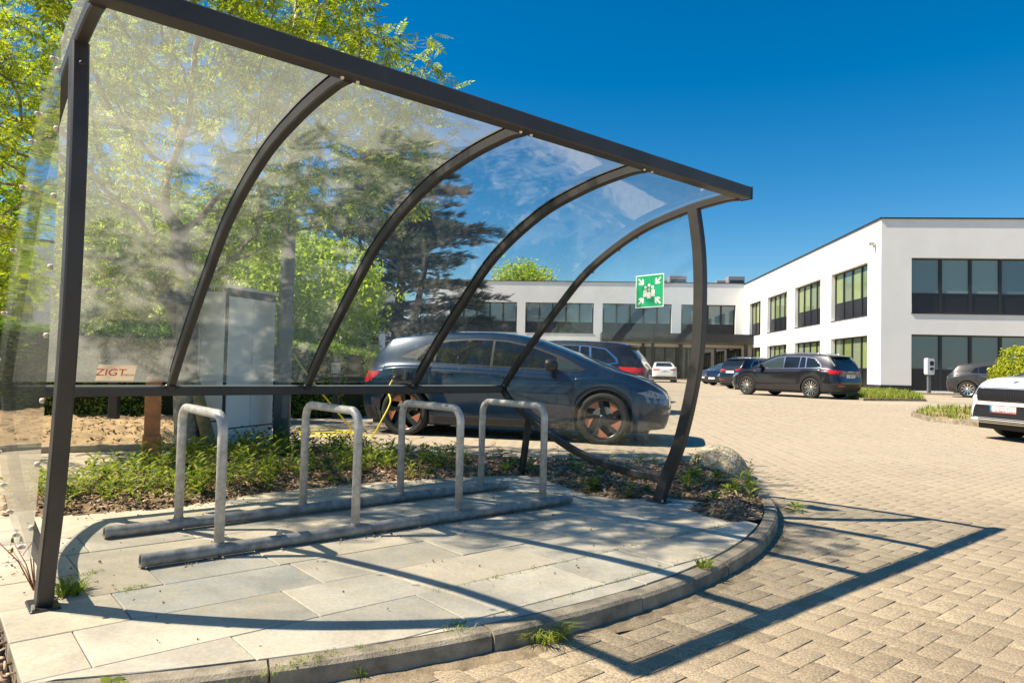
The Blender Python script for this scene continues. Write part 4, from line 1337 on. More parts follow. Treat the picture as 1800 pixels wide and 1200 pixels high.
def make_car(name, label, cat, sp, loc, heading, scale=1.0, group=None):
    root = empty(name, loc, heading); tag(root, label, cat, group)
    root.scale = (scale, scale, scale)
    b = Body(sp); L, W = b.L, b.W; pm = sp['paint']
    hx = -L/2
    o = link_mesh('body', b.me, pm, root, smooth=True)
    smooth_by_angle(o, 50)
    # underside and wheel housings
    mb = MB(); mb.box((hx+0.25, -W/2+0.12, 0.17), (L/2-0.25, W/2-0.12, 0.36))
    mb.build('underbody', M['black'], root)
    for xc in (b.xr, b.xf):
        for s_ in (-1, 1):
            mb = MB(); n = 16; vs = []
            for yy in (W/2-0.03, W/2-0.42):
                for k in range(n+1):
                    a = pi*k/n; vs.append((hx+xc-(b.Ra-0.004)*cos(a), s_*yy, b.R+(b.Ra-0.004)*sin(a)))
            fs = [(k, k+1, n+2+k, n+1+k) for k in range(n)]
            fs.append(tuple(range(n+1, 2*n+2)))
            mb.add(vs, fs); mb.build('wheel_housing', M['black'], root)
            make_wheel(root, hx+xc, s_*(W/2-0.115), b.R, s_, sp['wheel'])
            if sp.get('arch_trim'):
                V = []; F = []; n = 22; Ro = b.Ra+0.055
                a0 = math.asin(max(-1, min(1, (0.25-b.R)/Ro)))
                for k in range(n+1):
                    a = a0+(pi-2*a0)*k/n
                    for r in (b.Ra-0.001, Ro):
                        h, nn = hit_at(b, hx+xc-r*cos(a), max(b.R+r*sin(a), 0.22), 'y', s_)
                        if r < Ro: h2, nn = hit_at(b, hx+xc-(b.Ra+0.012)*cos(a), max(b.R+(b.Ra+0.012)*sin(a), 0.22), 'y', s_); h = Vector((h.x, h2.y, h.z)); h.x = hx+xc-r*cos(a); h.z = max(b.R+r*sin(a), 0.22)
                        V.append((h.x, s_*(abs(h.y)+0.012), h.z))
                for k in range(n): F.append((2*k, 2*k+1, 2*k+3, 2*k+2))
                # inner lip
                m_ = len(V)
                for k in range(n+1): x_, y_, z_ = V[2*k]; V.append((x_, y_-s_*0.05, z_))
                for k in range(n): F.append((2*k, 2*k+2, m_+k+1, m_+k))
                m2 = len(V)
                for k in range(n+1): x_, y_, z_ = V[2*k+1]; V.append((x_, y_-s_*0.014, z_))
                for k in range(n): F.append((2*k+1, m2+k, m2+k+1, 2*k+3))
                mb = MB(); mb.add(V, F); q = mb.build('wheel_arch_trim', sp.get('trim', M['clad']), root); smooth_by_angle(q, 40)
    for s_ in (-1, 1):
        for poly in sp.get('cladding', []): patch(b, 'sill_trim', [(x+hx, z) for x, z in poly], 'y', s_, sp.get('trim', M['clad']), root, 0.010, 16, 4)
        for poly in sp.get('sill_line', []): patch(b, 'sill_line', [(x+hx, z) for x, z in poly], 'y', s_, M['chrome'] if sp.get('sill_chrome') else M['clad'], root, 0.012, 16, 2)
        if sp.get('dlo_trim'):
            patch(b, 'window_surround', [(x+hx, z) for x, z in sp['dlo_trim']], 'y', s_, sp.get('dlo_mat', M['black']), root, 0.003, 26, 5)
        for i, poly in enumerate(sp['dlo']):
            patch(b, 'side_window', [(x+hx, z) for x, z in poly], 'y', s_, M['car_glass2'] if i == len(sp['dlo'])-1 else M['car_glass'], root, 0.007, 12, 6)
        for pts in sp.get('seams', []): seam_v(b, 'door_seam', [(x+hx, z) for x, z in pts], 0.008, s_, root)
        for (x, z) in sp.get('handles', []):
            h, n = hit_at(b, hx+x, z, 'y', s_)
            mb = MB(); mb.cbox((h.x-0.09, -0.016, h.z-0.014), (h.x+0.09, 0.016, h.z+0.014), 0.006, fr=lambda a, b_, c: (a, h.y+s_*0.012+b_, c))
            mb.build('door_handle', sp.get('handle_mat', pm), root)
        # mirror
        mx_, mz_ = sp['mirror']; h, n = hit_at(b, hx+mx_, mz_-0.03, 'y', s_)
        mb = MB(); ring = []
        for (dx, sc_) in ((0.09, 0.25), (0.07, 0.7), (0.02, 0.95), (-0.04, 1.0), (-0.065, 0.9), (-0.07, 0.0)):
            ring.append((dx, sc_))
        vs = []; k_ = 14
        for (dx, sc_) in ring:
            for j in range(k_):
                a = 2*pi*j/k_; ca, sa = cos(a), sin(a)
                vs.append((h.x+dx, h.y+s_*(0.14+0.12*sc_*np.sign(ca)*abs(ca)**0.75), h.z+0.055+0.082*sc_*np.sign(sa)*abs(sa)**0.75))
        fs = []
        for i in range(len(ring)-1):
            for j in range(k_): fs.append((i*k_+j, i*k_+(j+1) % k_, (i+1)*k_+(j+1) % k_, (i+1)*k_+j))
        fs.append(tuple(range(k_)))
        mb.add(vs, fs); mr_ = mb.build('mirror', sp.get('mirror_mat', M['black']), root, smooth=True)
        MB().box((h.x-0.03, min(0, s_*0.14), -0.02), (h.x+0.03, max(0, s_*0.14), 0.02), fr=lambda a, b_, c: (a, h.y+b_*0.9, h.z+c)).build('mirror_arm', M['black'], mr_)
        for poly in sp.get('tail_side', []): patch(b, 'taillight', [(x+hx, z) for x, z in poly], 'y', s_, M['red_lamp'], root, 0.006, 8, 3)
        for poly in sp.get('head_side', []): patch(b, 'headlight', [(x+hx, z) for x, z in poly], 'y', s_, M['clear_lamp'], root, 0.006, 8, 3)
        for poly in sp.get('tail_rear', []): patch(b, 'taillight', [(s_*y, z) for y, z in poly], 'x', -1, M['red_lamp'], root, 0.006, 8, 3)
        for poly in sp.get('head_front', []): patch(b, 'headlight', [(s_*y, z) for y, z in poly], 'x', 1, M['clear_lamp'], root, 0.006, 8, 3)
        if sp.get('rails'):
            path = [Vector((hx+x, s_*(sp['rails'][0]), lerp_pts(b.top, x)+0.012)) for x in np.linspace(sp['rails'][1], sp['rails'][2], 14)]
            path[0].z -= 0.045; path[-1].z -= 0.045
            mb = MB(); mb.tube(path, 0.013, 8); mb.build('roof_rail', M['chrome'], root, smooth=True)
        for poly, mk in sp.get('side_extra', []): patch(b, 'side_panel_trim', [(x+hx, z) for x, z in poly], 'y', s_, M[mk], root, 0.008, 10, 3)
    patch(b, 'windscreen', sp['screen'], 'x', 1, M['car_glass2'], root, 0.006, 18, 8)
    patch(b, 'rear_window', sp['rear_glass'], 'x', -1, M['car_glass'], root, 0.006, 18, 6)
    for poly, mk, nm in sp.get('rear_patches', []): patch(b, nm, poly, 'x', -1, M[mk], root, 0.005, 16, 4)
    for poly, mk, nm in sp.get('front_patches', []): patch(b, nm, poly, 'x', 1, M[mk], root, 0.005, 16, 4)
    # number plates
    for key, sg in (('plate_r', -1), ('plate_f', 1)):
        if key in sp:
            txt, z = sp[key]; h, n = hit_at(b, 0.0, z, 'x', sg)
            pe = bpy.data.objects.new('number_plate', None); COL.objects.link(pe); pe.parent = root
            pe.location = (h.x+sg*0.012, 0, z); pe.rotation_euler = (0, 0, pi/2 if sg > 0 else -pi/2)
            MB().box((-0.26, -0.004, -0.057), (0.26, 0.004, 0.057)).build('plate_face', M['white'], pe)
            if sp.get('frame_red'):
                for (a_, b_) in (((-0.26, -0.0055, 0.050), (0.26, -0.0042, 0.057)), ((-0.26, -0.0055, -0.057), (0.26, -0.0042, -0.050)), ((0.253, -0.0055, -0.0495), (0.26, -0.0042, 0.0495))):
                    MB().box(a_, b_).build('plate_border', M['plate_red'], pe)
                MB().box((-0.26, -0.0056, -0.0495), (-0.222, -0.0042, 0.0495)).build('plate_band', M['blue_print'], pe)
            text('plate_lettering', txt, 0.098, M['plate_red'] if sp.get('frame_red') else M['dark_print'], pe, (0.02, -0.0052, 0.0), (pi/2, 0, 0), 0.0006, sx=0.82)
    if sp.get('spoiler'):
        x0, z0, w0 = sp['spoiler']
        mb = MB(); vs = []
        for (x, z, w_) in ((x0+0.24, z0+0.012, w0*0.98), (x0, z0-0.012, w0), (x0, z0-0.045, w0), (x0+0.20, z0-0.05, w0*0.96)):
            for k in range(7):
                y = -w_+2*w_*k/6; vs.append((hx+x+0.05*(abs(y)/w_)**2*(1 if x < x0+0.1 else 0), y, z-0.02*(y/w_)**2))
        fs = []
        for i in range(4):
            for k in range(6):
                i2 = (i+1) % 4; fs.append((i*7+k, i*7+k+1, i2*7+k+1, i2*7+k))
        fs += [(0, 7, 14, 21), (27, 20, 13, 6)]
        mb.add(vs, fs); mb.build('roof_spoiler', sp.get('spoiler_mat', pm), root)
    return root, b

hatch = dict(L=4.36, W=1.81, wb=2.77, ro=0.76, R=0.345, sill=0.20, plan=7.5, tumble=0.40,
    top=[(0, 0.86), (0.05, 0.97), (0.15, 1.07), (0.28, 1.23), (0.40, 1.37), (0.52, 1.42), (1.0, 1.47), (1.6, 1.49), (2.05, 1.485), (2.5, 1.415), (3.0, 1.245), (3.42, 1.065), (3.62, 0.995), (3.95, 0.92), (4.22, 0.82), (4.36, 0.70)],
    belt=[(0, 0.80), (0.25, 0.96), (0.9, 1.00), (1.8, 0.985), (2.6, 0.945), (3.2, 0.91), (3.7, 0.87), (4.1, 0.78), (4.36, 0.62)],
    front=[(0.2, -0.05), (0.45, 0.02), (0.62, 0.0), (0.8, -0.10), (1.0, -0.2)], rear=[(0.2, 0.06), (0.5, -0.02), (0.8, 0.0), (1.0, 0.03), (1.4, 0.0)],
    dlo_trim=[(0.62, 1.10), (0.98, 1.27), (1.25, 1.355), (1.7, 1.385), (2.15, 1.365), (2.55, 1.29), (2.95, 1.15), (3.28, 0.985), (3.22, 0.955), (2.6, 0.975), (1.8, 1.005)],
    dlo_mat=M['black'],
    dlo=[[(0.88, 1.06), (1.03, 1.255), (1.10, 1.28), (1.14, 1.285), (1.14, 1.045)],
         [(1.17, 1.045), (1.17, 1.295), (1.35, 1.335), (1.7, 1.36), (1.96, 1.355), (1.96, 1.012)],
         [(2.0, 1.01), (2.0, 1.35), (2.2, 1.335), (2.55, 1.26), (2.87, 1.145), (2.90, 0.985)],
         [(2.93, 0.982), (2.93, 1.115), (3.2, 0.99), (3.19, 0.978)]],
    seams=[[(1.02, 0.66), (1.13, 0.9), (1.12, 1.02)], [(2.0, 0.30), (1.98, 0.7), (1.98, 1.0)], [(3.10, 0.30), (3.14, 0.6), (3.06, 0.95)]],
    handles=[(1.36, 0.90), (2.24, 0.875)], mirror=(2.84, 1.01),
    screen=[(-0.66, 0.99), (-0.50, 1.36), (-0.3, 1.41), (0.3, 1.41), (0.50, 1.36), (0.66, 0.99)],
    rear_glass=[(-0.56, 1.06), (-0.46, 1.30), (0.46, 1.30), (0.56, 1.06)],
    tail_side=[[(0.02, 0.905), (0.36, 0.885), (0.30, 0.83), (0.12, 0.735), (0.06, 0.76)]], tail_rear=[[(0.30, 0.865), (0.80, 0.91), (0.80, 0.76), (0.6, 0.81), (0.30, 0.82)]],
    head_side=[[(3.96, 0.695), (4.12, 0.725), (4.30, 0.675), (4.33, 0.625), (4.15, 0.635)]], head_front=[[(0.42, 0.60), (0.82, 0.66), (0.82, 0.57), (0.5, 0.55)]],
    cladding=[[(1.13, 0.215), (3.12, 0.215), (3.12, 0.285), (1.20, 0.30)]], sill_line=[],
    front_patches=[([(-0.72, 0.26), (-0.62, 0.50), (0.62, 0.50), (0.72, 0.26)], 'clad', 'grille')],
    rear_patches=[([(-0.78, 0.24), (-0.7, 0.42), (0.7, 0.42), (0.78, 0.24)], 'clad', 'bumper_trim')],
    side_extra=[([(4.10, 0.24), (4.08, 0.42), (4.20, 0.52), (4.33, 0.54), (4.33, 0.24)], 'clad'), ([(0.03, 0.25), (0.03, 0.42), (0.30, 0.40), (0.36, 0.25)], 'clad')],
    spoiler=(0.34, 1.395, 0.58), spoiler_mat=M['black'], wheel='copper', paint=M['paint_blue'])
suv = dict(L=4.65, W=1.88, wb=2.77, ro=0.99, R=0.365, sill=0.25, plan=8.5, tumble=0.33,
    top=[(0, 0.98), (0.06, 1.08), (0.16, 1.22), (0.42, 1.49), (0.62, 1.57), (1.3, 1.61), (2.1, 1.62), (2.6, 1.57), (3.0, 1.43), (3.5, 1.14), (3.72, 1.05), (4.2, 0.97), (4.5, 0.88), (4.65, 0.76)],
    belt=[(0, 0.90), (0.25, 1.02), (0.9, 1.06), (1.8, 1.04), (2.6, 1.02), (3.3, 1.00), (3.8, 0.97), (4.3, 0.88), (4.65, 0.70)],
    front=[(0.2, -0.06), (0.5, 0.02), (0.75, 0.0), (0.95, -0.08), (1.1, -0.1)], rear=[(0.2, 0.10), (0.55, -0.02), (0.8, 0.03), (1.1, 0.03), (1.6, 0.0)],
    dlo_trim=[(0.62, 1.10), (0.66, 1.22), (0.92, 1.43), (1.4, 1.49), (2.1, 1.505), (2.55, 1.455), (2.95, 1.31), (3.38, 1.06), (3.3, 1.03), (2.2, 1.05), (0.8, 1.07)],
    dlo_mat=M['chrome'],
    dlo=[[(0.67, 1.12), (0.72, 1.215), (0.94, 1.405), (1.26, 1.455), (1.22, 1.085), (0.82, 1.095)],
         [(1.27, 1.085), (1.31, 1.46), (1.50, 1.475), (1.50, 1.08)],
         [(1.54, 1.08), (1.54, 1.478), (2.1, 1.485), (2.18, 1.48), (2.14, 1.068)],
         [(2.18, 1.068), (2.22, 1.475), (2.53, 1.435), (2.92, 1.295), (3.28, 1.065), (3.22, 1.05)]],
    seams=[[(1.30, 0.60), (1.24, 0.8), (1.22, 1.07)], [(2.16, 0.34), (2.16, 0.7), (2.14, 1.05)], [(3.22, 0.34), (3.26, 0.7), (3.20, 1.03)]],
    handles=[(1.42, 0.94), (2.34, 0.92)], handle_mat=M['paint_graphite'], mirror=(3.10, 1.08),
    screen=[(-0.68, 1.06), (-0.54, 1.46), (-0.3, 1.53), (0.3, 1.53), (0.54, 1.46), (0.68, 1.06)],
    rear_glass=[(-0.62, 1.16), (-0.50, 1.46), (0.50, 1.46), (0.62, 1.16)],
    tail_side=[[(0.02, 0.99), (0.44, 1.02), (0.32, 0.90), (0.04, 0.86)]], tail_rear=[[(0.32, 0.99), (0.85, 1.02), (0.85, 0.88), (0.32, 0.93)]],
    head_side=[[(4.15, 0.83), (4.40, 0.86), (4.58, 0.80), (4.58, 0.72), (4.3, 0.74)]], head_front=[[(0.48, 0.72), (0.86, 0.78), (0.86, 0.70), (0.5, 0.68)]],
    cladding=[[(1.40, 0.265), (3.24, 0.265), (3.24, 0.36), (1.40, 0.37)]], arch_trim=True,
    side_extra=[([(0.04, 0.46), (0.52, 0.56), (0.58, 0.30), (0.05, 0.30)], 'clad')],
    rear_patches=[([(-0.86, 0.30), (-0.80, 0.60), (0.80, 0.60), (0.86, 0.30)], 'clad', 'bumper_trim'), ([(-0.72, 0.44), (-0.72, 0.48), (-0.36, 0.48), (-0.36, 0.44)], 'red_lamp', 'reflector'), ([(0.36, 0.44), (0.36, 0.48), (0.72, 0.48), (0.72, 0.44)], 'red_lamp', 'reflector')],
    front_patches=[([(-0.70, 0.30), (-0.60, 0.50), (0.60, 0.50), (0.70, 0.30)], 'clad', 'grille')],
    rails=(0.60, 0.75, 2.6), spoiler=(0.30, 1.53, 0.56), spoiler_mat=M['black'], wheel='two_tone', paint=M['paint_graphite'],
    plate_r=('1 FKR 18', 0.80), plate_f=('1 ABP 7', 0.50))
def variant(base, **kw):
    d = dict(base); d.update(kw); return d

def heading_of(rear, front): return atan2(front[1]-rear[1], front[0]-rear[0])

# deep blue electric hatchback, charging, seen from its right side
BL = variant(hatch)
hd = atan2(9.57-10.25, 1.26+1.55)
bs = 1.035
mid = Vector(((1.26-1.55)/2, (9.57+10.25)/2, 0)) + Vector((-sin(hd), cos(hd), 0))*(1.81/2-0.02)*bs
# body centre sits behind the wheelbase centre because the overhangs differ
offx = (BL['L']/2-(BL['ro']+BL['wb']/2))*bs
blue_loc = Vector((mid.x+cos(hd)*offx, mid.y+sin(hd)*offx, -0.087))
car_blue, bb = make_car('parked_car', 'deep blue electric hatchback with copper wheel inserts plugged into a yellow cable', 'car', BL, blue_loc, hd, bs)
# open charging flap, socket and plug on the right rear wing
h, n = hit_at(bb, -2.18+0.66, 0.845, 'y', -1)
mb = MB(); mb.lathe([(0.10, 0.002), (0.105, 0.006), (0.0001, 0.007)], 20, fr=lambda x, y, z: (h.x+x*1.05, h.y-z, h.z+y*0.75)); mb.build('charging_socket', M['black'], car_blue)
mb = MB(); mb.cbox((-0.008, -0.15, -0.07), (0.008, 0.0, 0.07), 0.004, fr=lambda x, y, z: (h.x+0.13+x-y*0.3, h.y+y-0.004, h.z+z)); mb.build('charging_flap', M['black'], car_blue)
mb = MB(); mb.lathe([(0.0001, 0.0), (0.007, 0.001), (0.007, 0.004), (0.0001, 0.0045)], 10, fr=lambda x, y, z: (h.x-0.08+x, h.y-0.008-z, h.z+0.065+y)); mb.build('charging_light', M['green_led'], car_blue)
mb = MB(); mb.tube([Vector((h.x, h.y-0.005, h.z-0.01)), Vector((h.x, h.y-0.07, h.z-0.02)), Vector((h.x-0.02, h.y-0.13, h.z-0.05))], [0.032, 0.03, 0.02], 10); mb.build('charging_plug', M['black'], car_blue, smooth=True)
plug_local = Vector((h.x-0.02, h.y-0.13, h.z-0.05))*bs
plug_w = Vector((blue_loc.x+plug_local.x*cos(hd)-plug_local.y*sin(hd), blue_loc.y+plug_local.x*sin(hd)+plug_local.y*cos(hd), blue_loc.z+plug_local.z))

def place(car_len, x, y, heading): return (x, y, ground_z(y))
# graphite estate-like SUV in front of the side wing (left side and tail in view)
a = atan2(27.73-25.16, 9.13-10.79)
cx_, cy_ = (9.13+10.79)/2, (27.73+25.16)/2
nrm = Vector((sin(a), -cos(a), 0))       # towards the car's right side
ce = Vector((cx_, cy_, 0))+nrm*0.90-Vector((cos(a), sin(a), 0))*0.03
EN, _b = make_car('parked_car', 'large graphite black SUV with silver two tone wheels and bright window trim', 'car', variant(suv), (ce.x, ce.y, 0.05), a, 1.0, None)
h, n = hit_at(_b, 0.0, 0.955, 'x', -1)
te = text('tail_lettering', 'S K O D A', 0.075, M['chrome'], EN, (h.x-0.008, 0, 0.955), (pi/2, 0, -pi/2), 0.002)
for s_ in (-1, 1):
    MB().prism([(0.0, 0.0), (0.26, 0.34), (0.36, 0.36), (0.06, -0.02)], 0, 0.01, fr=lambda x, y, z: (-2.325+0.16+x, s_*(0.70-0.03*y)-s_*z, 1.17+y)).build('pillar_fin', M['clad_grey'], EN)

# black SUV beside it, tail towards the camera's left
ah = radians(30)
tl = Vector((11.0, 35.6, 0))
c2 = tl+Vector((cos(ah), sin(ah), 0))*2.3
make_car('parked_car', 'black SUV with bright red tail light parked behind the graphite SUV', 'car', variant(suv, paint=M['paint_black'], wheel='five', side_extra=[], plate_r=('1 DXS 4', 0.86)), (c2.x, c2.y, 0.05), ah, 1.0)
# two dark cars nosing out by the entrance
ah = radians(207)
make_car('parked_car', 'dark hatchback nosing out beside the black SUV near the entrance', 'car', variant(hatch, paint=M['paint_graphite'], wheel='five', plate_f=('1 CTR 3', 0.44)), (14.05, 43.7, 0.05), ah, 1.0)
make_car('parked_car', 'dark car furthest back in the row by the canopy, only its nose showing', 'car', variant(hatch, paint=M['paint_grey'], wheel='five', plate_f=('1 BGH 2', 0.44)), (14.9, 48.3, 0.05), ah, 1.0)

# white saloon parked nose-in at the entrance
saloon = variant(hatch, L=4.55, W=1.82, wb=2.73, ro=1.0, R=0.33,
    top=[(0, 0.93), (0.05, 1.00), (0.25, 1.05), (0.55, 1.09), (1.0, 1.28), (1.4, 1.40), (1.9, 1.445), (2.4, 1.43), (2.8, 1.32), (3.3, 1.08), (3.5, 1.0), (4.0, 0.93), (4.4, 0.82), (4.55, 0.68)],
    belt=[(0, 0.85), (0.4, 0.95), (1.2, 0.96), (2.6, 0.93), (3.3, 0.90), (4.0, 0.84), (4.55, 0.6)],
    dlo_trim=[(0.9, 1.0), (1.3, 1.26), (1.8, 1.34), (2.3, 1.33), (2.7, 1.23), (3.1, 1.0), (2.6, 0.97)],
    dlo=[[(1.0, 1.01), (1.35, 1.25), (1.9, 1.315), (1.9, 0.985)], [(1.95, 0.985), (1.95, 1.315), (2.3, 1.305), (2.68, 1.205), (3.0, 0.995), (2.6, 0.985)]],
    seams=[], handles=[], mirror=(2.85, 1.0),
    screen=[(-0.64, 0.99), (-0.5, 1.33), (0.5, 1.33), (0.64, 0.99)], rear_glass=[(-0.60, 1.11), (-0.48, 1.37), (0.48, 1.37), (0.60, 1.11)],
    tail_side=[[(0.02, 0.93), (0.28, 0.93), (0.25, 0.84), (0.03, 0.80)]], tail_rear=[[(0.34, 0.92), (0.82, 0.94), (0.82, 0.80), (0.36, 0.86)]],
    head_side=[], head_front=[[(0.42, 0.62), (0.80, 0.68), (0.80, 0.56), (0.5, 0.56)]],
    rear_patches=[([(-0.70, 0.24), (-0.62, 0.42), (0.62, 0.42), (0.70, 0.24)], 'black', 'bumper_trim')], spoiler=None,
    wheel='five', paint=M['paint_white'], mirror_mat=M['paint_white'], plate_r=('1 JLM 9', 0.79))
make_car('parked_car', 'small white saloon parked in front of the dark glass entrance', 'car', saloon, (10.95, 51.3, 0.05), radians(82), 1.0)

# black SUV on the far side of the blue hatchback, and one more beyond it
make_car('parked_car', 'black SUV with wide red tail lights standing behind the blue hatchback', 'car', variant(suv, paint=M['paint_black'], wheel='five', side_extra=[], rails=None, tail_side=[[(0.02, 1.00), (0.62, 1.02), (0.5, 0.93), (0.04, 0.84)]]),
    (1.0, 17.0, ground_z(17)), radians(162), 1.0)
make_car('parked_car', 'grey car just showing its tail beyond the black SUV behind the blue hatchback', 'car', variant(hatch, paint=M['paint_graphite'], wheel='five'), (1.9, 21.0, ground_z(21)), radians(157), 1.0)

# dark grey hatchback in front of the right facade
make_car('parked_car', 'dusty dark grey hatchback parked before the ground floor windows at the right', 'car', variant(hatch, paint=M['paint_grey'], wheel='ten', handle_mat=M['chrome'], spoiler=None, tail_side=[], tail_rear=[]), (21.15, 30.2, 0.05), radians(-32), 1.0)

# white SUV whose nose enters from the right
fw = variant(suv, paint=M['paint_white'], mirror_mat=M['paint_white'], wheel='two_tone', frame_red=True, plate_f=('2-EDS-933', 0.52),
    top=[(0, 0.98), (0.06, 1.08), (0.16, 1.22), (0.42, 1.49), (0.62, 1.57), (1.3, 1.61), (2.1, 1.62), (2.6, 1.57), (3.0, 1.43), (3.5, 1.16), (3.72, 1.08), (4.2, 1.03), (4.5, 0.95), (4.65, 0.84)],
    front=[(0.2, -0.10), (0.33, 0.04), (0.55, 0.0), (0.8, 0.0), (0.95, -0.06), (1.1, -0.1)],
    head_side=[[(4.15, 0.83), (4.40, 0.86), (4.60, 0.80), (4.60, 0.72), (4.3, 0.74)]], head_front=[[(0.56, 0.86), (0.9, 0.84), (0.9, 0.73), (0.58, 0.745)]],
    front_patches=[([(-0.55, 0.64), (-0.62, 0.80), (-0.58, 0.865), (0.58, 0.865), (0.62, 0.80), (0.55, 0.64)], 'chrome', 'grille_surround'),
                   ([(-0.62, 0.27), (-0.72, 0.36), (-0.60, 0.58), (0.60, 0.58), (0.72, 0.36), (0.62, 0.27)], 'black', 'lower_grille')])
ah = radians(187)
nose = Vector((7.90, 11.35, 0))
c3 = nose-Vector((cos(ah), sin(ah), 0))*2.33
WH, wb_ = make_car('parked_car', 'white SUV with black slatted grille and red framed number plate at the right edge', 'car', fw, (c3.x, c3.y, -0.082), ah, 1.0)
gp = [(-0.53, 0.655), (-0.595, 0.80), (-0.56, 0.845), (0.56, 0.845), (0.595, 0.80), (0.53, 0.655)]
patch(wb_, 'grille', gp, 'x', 1, M['black'], WH, 0.009, 20, 4)
for k in range(24):
    y = -0.54+1.08*k/23
    h, n = hit_at(wb_, y, 0.75, 'x', 1)
    h1, _n = hit_at(wb_, y, 0.67, 'x', 1); h2, _n = hit_at(wb_, y, 0.835, 'x', 1)
    mb = MB(); mb.add([tuple(Vector((h1.x+0.010, y-0.005, 0.67))), tuple(Vector((h1.x+0.022, y, 0.67))), tuple(Vector((h1.x+0.010, y+0.005, 0.67))),
                       tuple(Vector((h2.x+0.010, y-0.005, 0.835))), tuple(Vector((h2.x+0.022, y, 0.835))), tuple(Vector((h2.x+0.010, y+0.005, 0.835)))],
                      [(0, 1, 4, 3), (1, 2, 5, 4), (0, 2, 1), (3, 4, 5)])
    mb.build('grille_slat', M['clad'], WH)
for k in range(7):
    z = 0.30+0.03*k
    pts_ = [(-0.5+1.0*i/10) for i in range(11)]
    mb = MB(); path = [Vector((hit_at(wb_, y, z, 'x', 1)[0].x+0.008, y, z)) for y in pts_]
    mb.tube(path, 0.006, 5); mb.build('lower_grille_bar', M['clad'], WH)
mb = MB(); mb.lathe([(0.0001, 0.006), (0.035, 0.005), (0.045, 0.0)], 18, fr=lambda x, y, z: (hit_at(wb_, 0, 0.93, 'x', 1)[0].x-0.06+x*0.8, y, 0.955+z+0.004-x*0.25))
mb.build('bonnet_badge', M['chrome'], WH, smooth=True)

# ------------------------------------------------------------------ office building
GZ = 0.05
OB = empty('office_building', tuple(Bf(16.1, 38.68, GZ)), -PSI_B)
tag(OB, 'two storey white rendered office block with dark window bands in an L shape', 'building')
BU, BV = 16.1, 38.68
def O3(u, v, z): return Vector((u-BU, v-BV, z-GZ))
ROOF = 9.16
REC = 0.26       # window recess

def facade(axis, fixed, a0, a1, openings, zbot, ztop, mat, thick=0.45, inward=1):
    """a wall plane with rectangular openings; axis 'u': runs along u at v = fixed (faces -v); 'v': runs along v at u = fixed (faces -u)"""
    cuts_a = sorted(set([a0, a1]+[o[0] for o in openings]+[o[1] for o in openings]))
    cuts_z = sorted(set([zbot, ztop]+[o[2] for o in openings]+[o[3] for o in openings]))
    vs = {}; V = []; F = []
    def P(a, z, dep):
        k = (round(a, 4), round(z, 4), dep)
        if k not in vs:
            vs[k] = len(V)
            V.append(tuple(O3(a, fixed+dep*inward, z) if axis == 'u' else O3(fixed+dep*inward, a, z)))
        return vs[k]
    def hole(a, z): return any(o[0] < a < o[1] and o[2] < z < o[3] for o in openings)
    for i in range(len(cuts_a)-1):
        for j in range(len(cuts_z)-1):
            A0, A1, Z0, Z1 = cuts_a[i], cuts_a[i+1], cuts_z[j], cuts_z[j+1]
            if hole((A0+A1)/2, (Z0+Z1)/2):
                if i == 0 or not hole((cuts_a[i-1]+A0)/2, (Z0+Z1)/2): F.append((P(A0, Z0, 0), P(A0, Z0, thick), P(A0, Z1, thick), P(A0, Z1, 0)))
                if i == len(cuts_a)-2 or not hole((cuts_a[i+2]+A1)/2, (Z0+Z1)/2): F.append((P(A1, Z0, 0), P(A1, Z1, 0), P(A1, Z1, thick), P(A1, Z0, thick)))
                if j == 0 or not hole((A0+A1)/2, (cuts_z[j-1]+Z0)/2): F.append((P(A0, Z0, 0), P(A1, Z0, 0), P(A1, Z0, thick), P(A0, Z0, thick)))
                if j == len(cuts_z)-2 or not hole((A0+A1)/2, (cuts_z[j+2]+Z1)/2): F.append((P(A0, Z1, 0), P(A0, Z1, thick), P(A1, Z1, thick), P(A1, Z1, 0)))
            else: F.append((P(A0, Z0, 0), P(A1, Z0, 0), P(A1, Z1, 0), P(A0, Z1, 0)))
    mb = MB(); mb.add(V, F); return mb.build('wall', mat, OB)

def window(axis, fixed, a0, a1, z0, z1, npan, spand, glass, flip=False, inward=1):
    """a band window: frame, mullions, a pane per bay and a dark panel under it (or no panel when spand is None)"""
    def fr(a, dep, z): return O3(a, fixed+(REC+dep)*inward, z) if axis == 'u' else O3(fixed+(REC+dep)*inward, a, z)
    mb = MB(); g = 0.004
    # outer frame and mullions
    mb.box((a0+g, -0.02, z0+g), (a1-g, 0.10, z0+0.07), fr=fr); mb.box((a0+g, -0.02, z1-0.07), (a1-g, 0.10, z1-g), fr=fr)
    mb.box((a0+g, -0.018, z0+0.071), (a0+0.07, 0.10, z1-0.071), fr=fr); mb.box((a1-0.07, -0.018, z0+0.071), (a1-g, 0.10, z1-0.071), fr=fr)
    if spand: mb.box((a0+0.071, -0.015, spand-0.03), (a1-0.071, 0.09, spand+0.03), fr=fr)
    W_ = (a1-a0-0.14)/npan
    f = mb.build('window', M['dark_metal'], OB)
    for i in range(npan+1):
        if 0 < i < npan:
            x = a0+0.07+W_*i; mb = MB(); mb.box((x-0.075, -0.035, z0+0.073), (x+0.075, 0.08, z1-0.073), fr=fr); mb.build('mullion', M['dark_metal'], f)
    for i in range(npan):
        xa = a0+0.07+W_*i+0.076; xb = a0+0.07+W_*(i+1)-0.076
        zlo = spand+0.031 if spand else z0+0.072
        mb = MB(); mb.box((xa, 0.03, zlo), (xb, 0.05, z1-0.074), fr=fr); mb.build('pane', M[glass], f)
        if spand:
            mb = MB(); mb.box((xa, 0.005, z0+0.074), (xb, 0.03, spand-0.031), fr=fr); mb.build('panel', M['spandrel'], f)
    return f

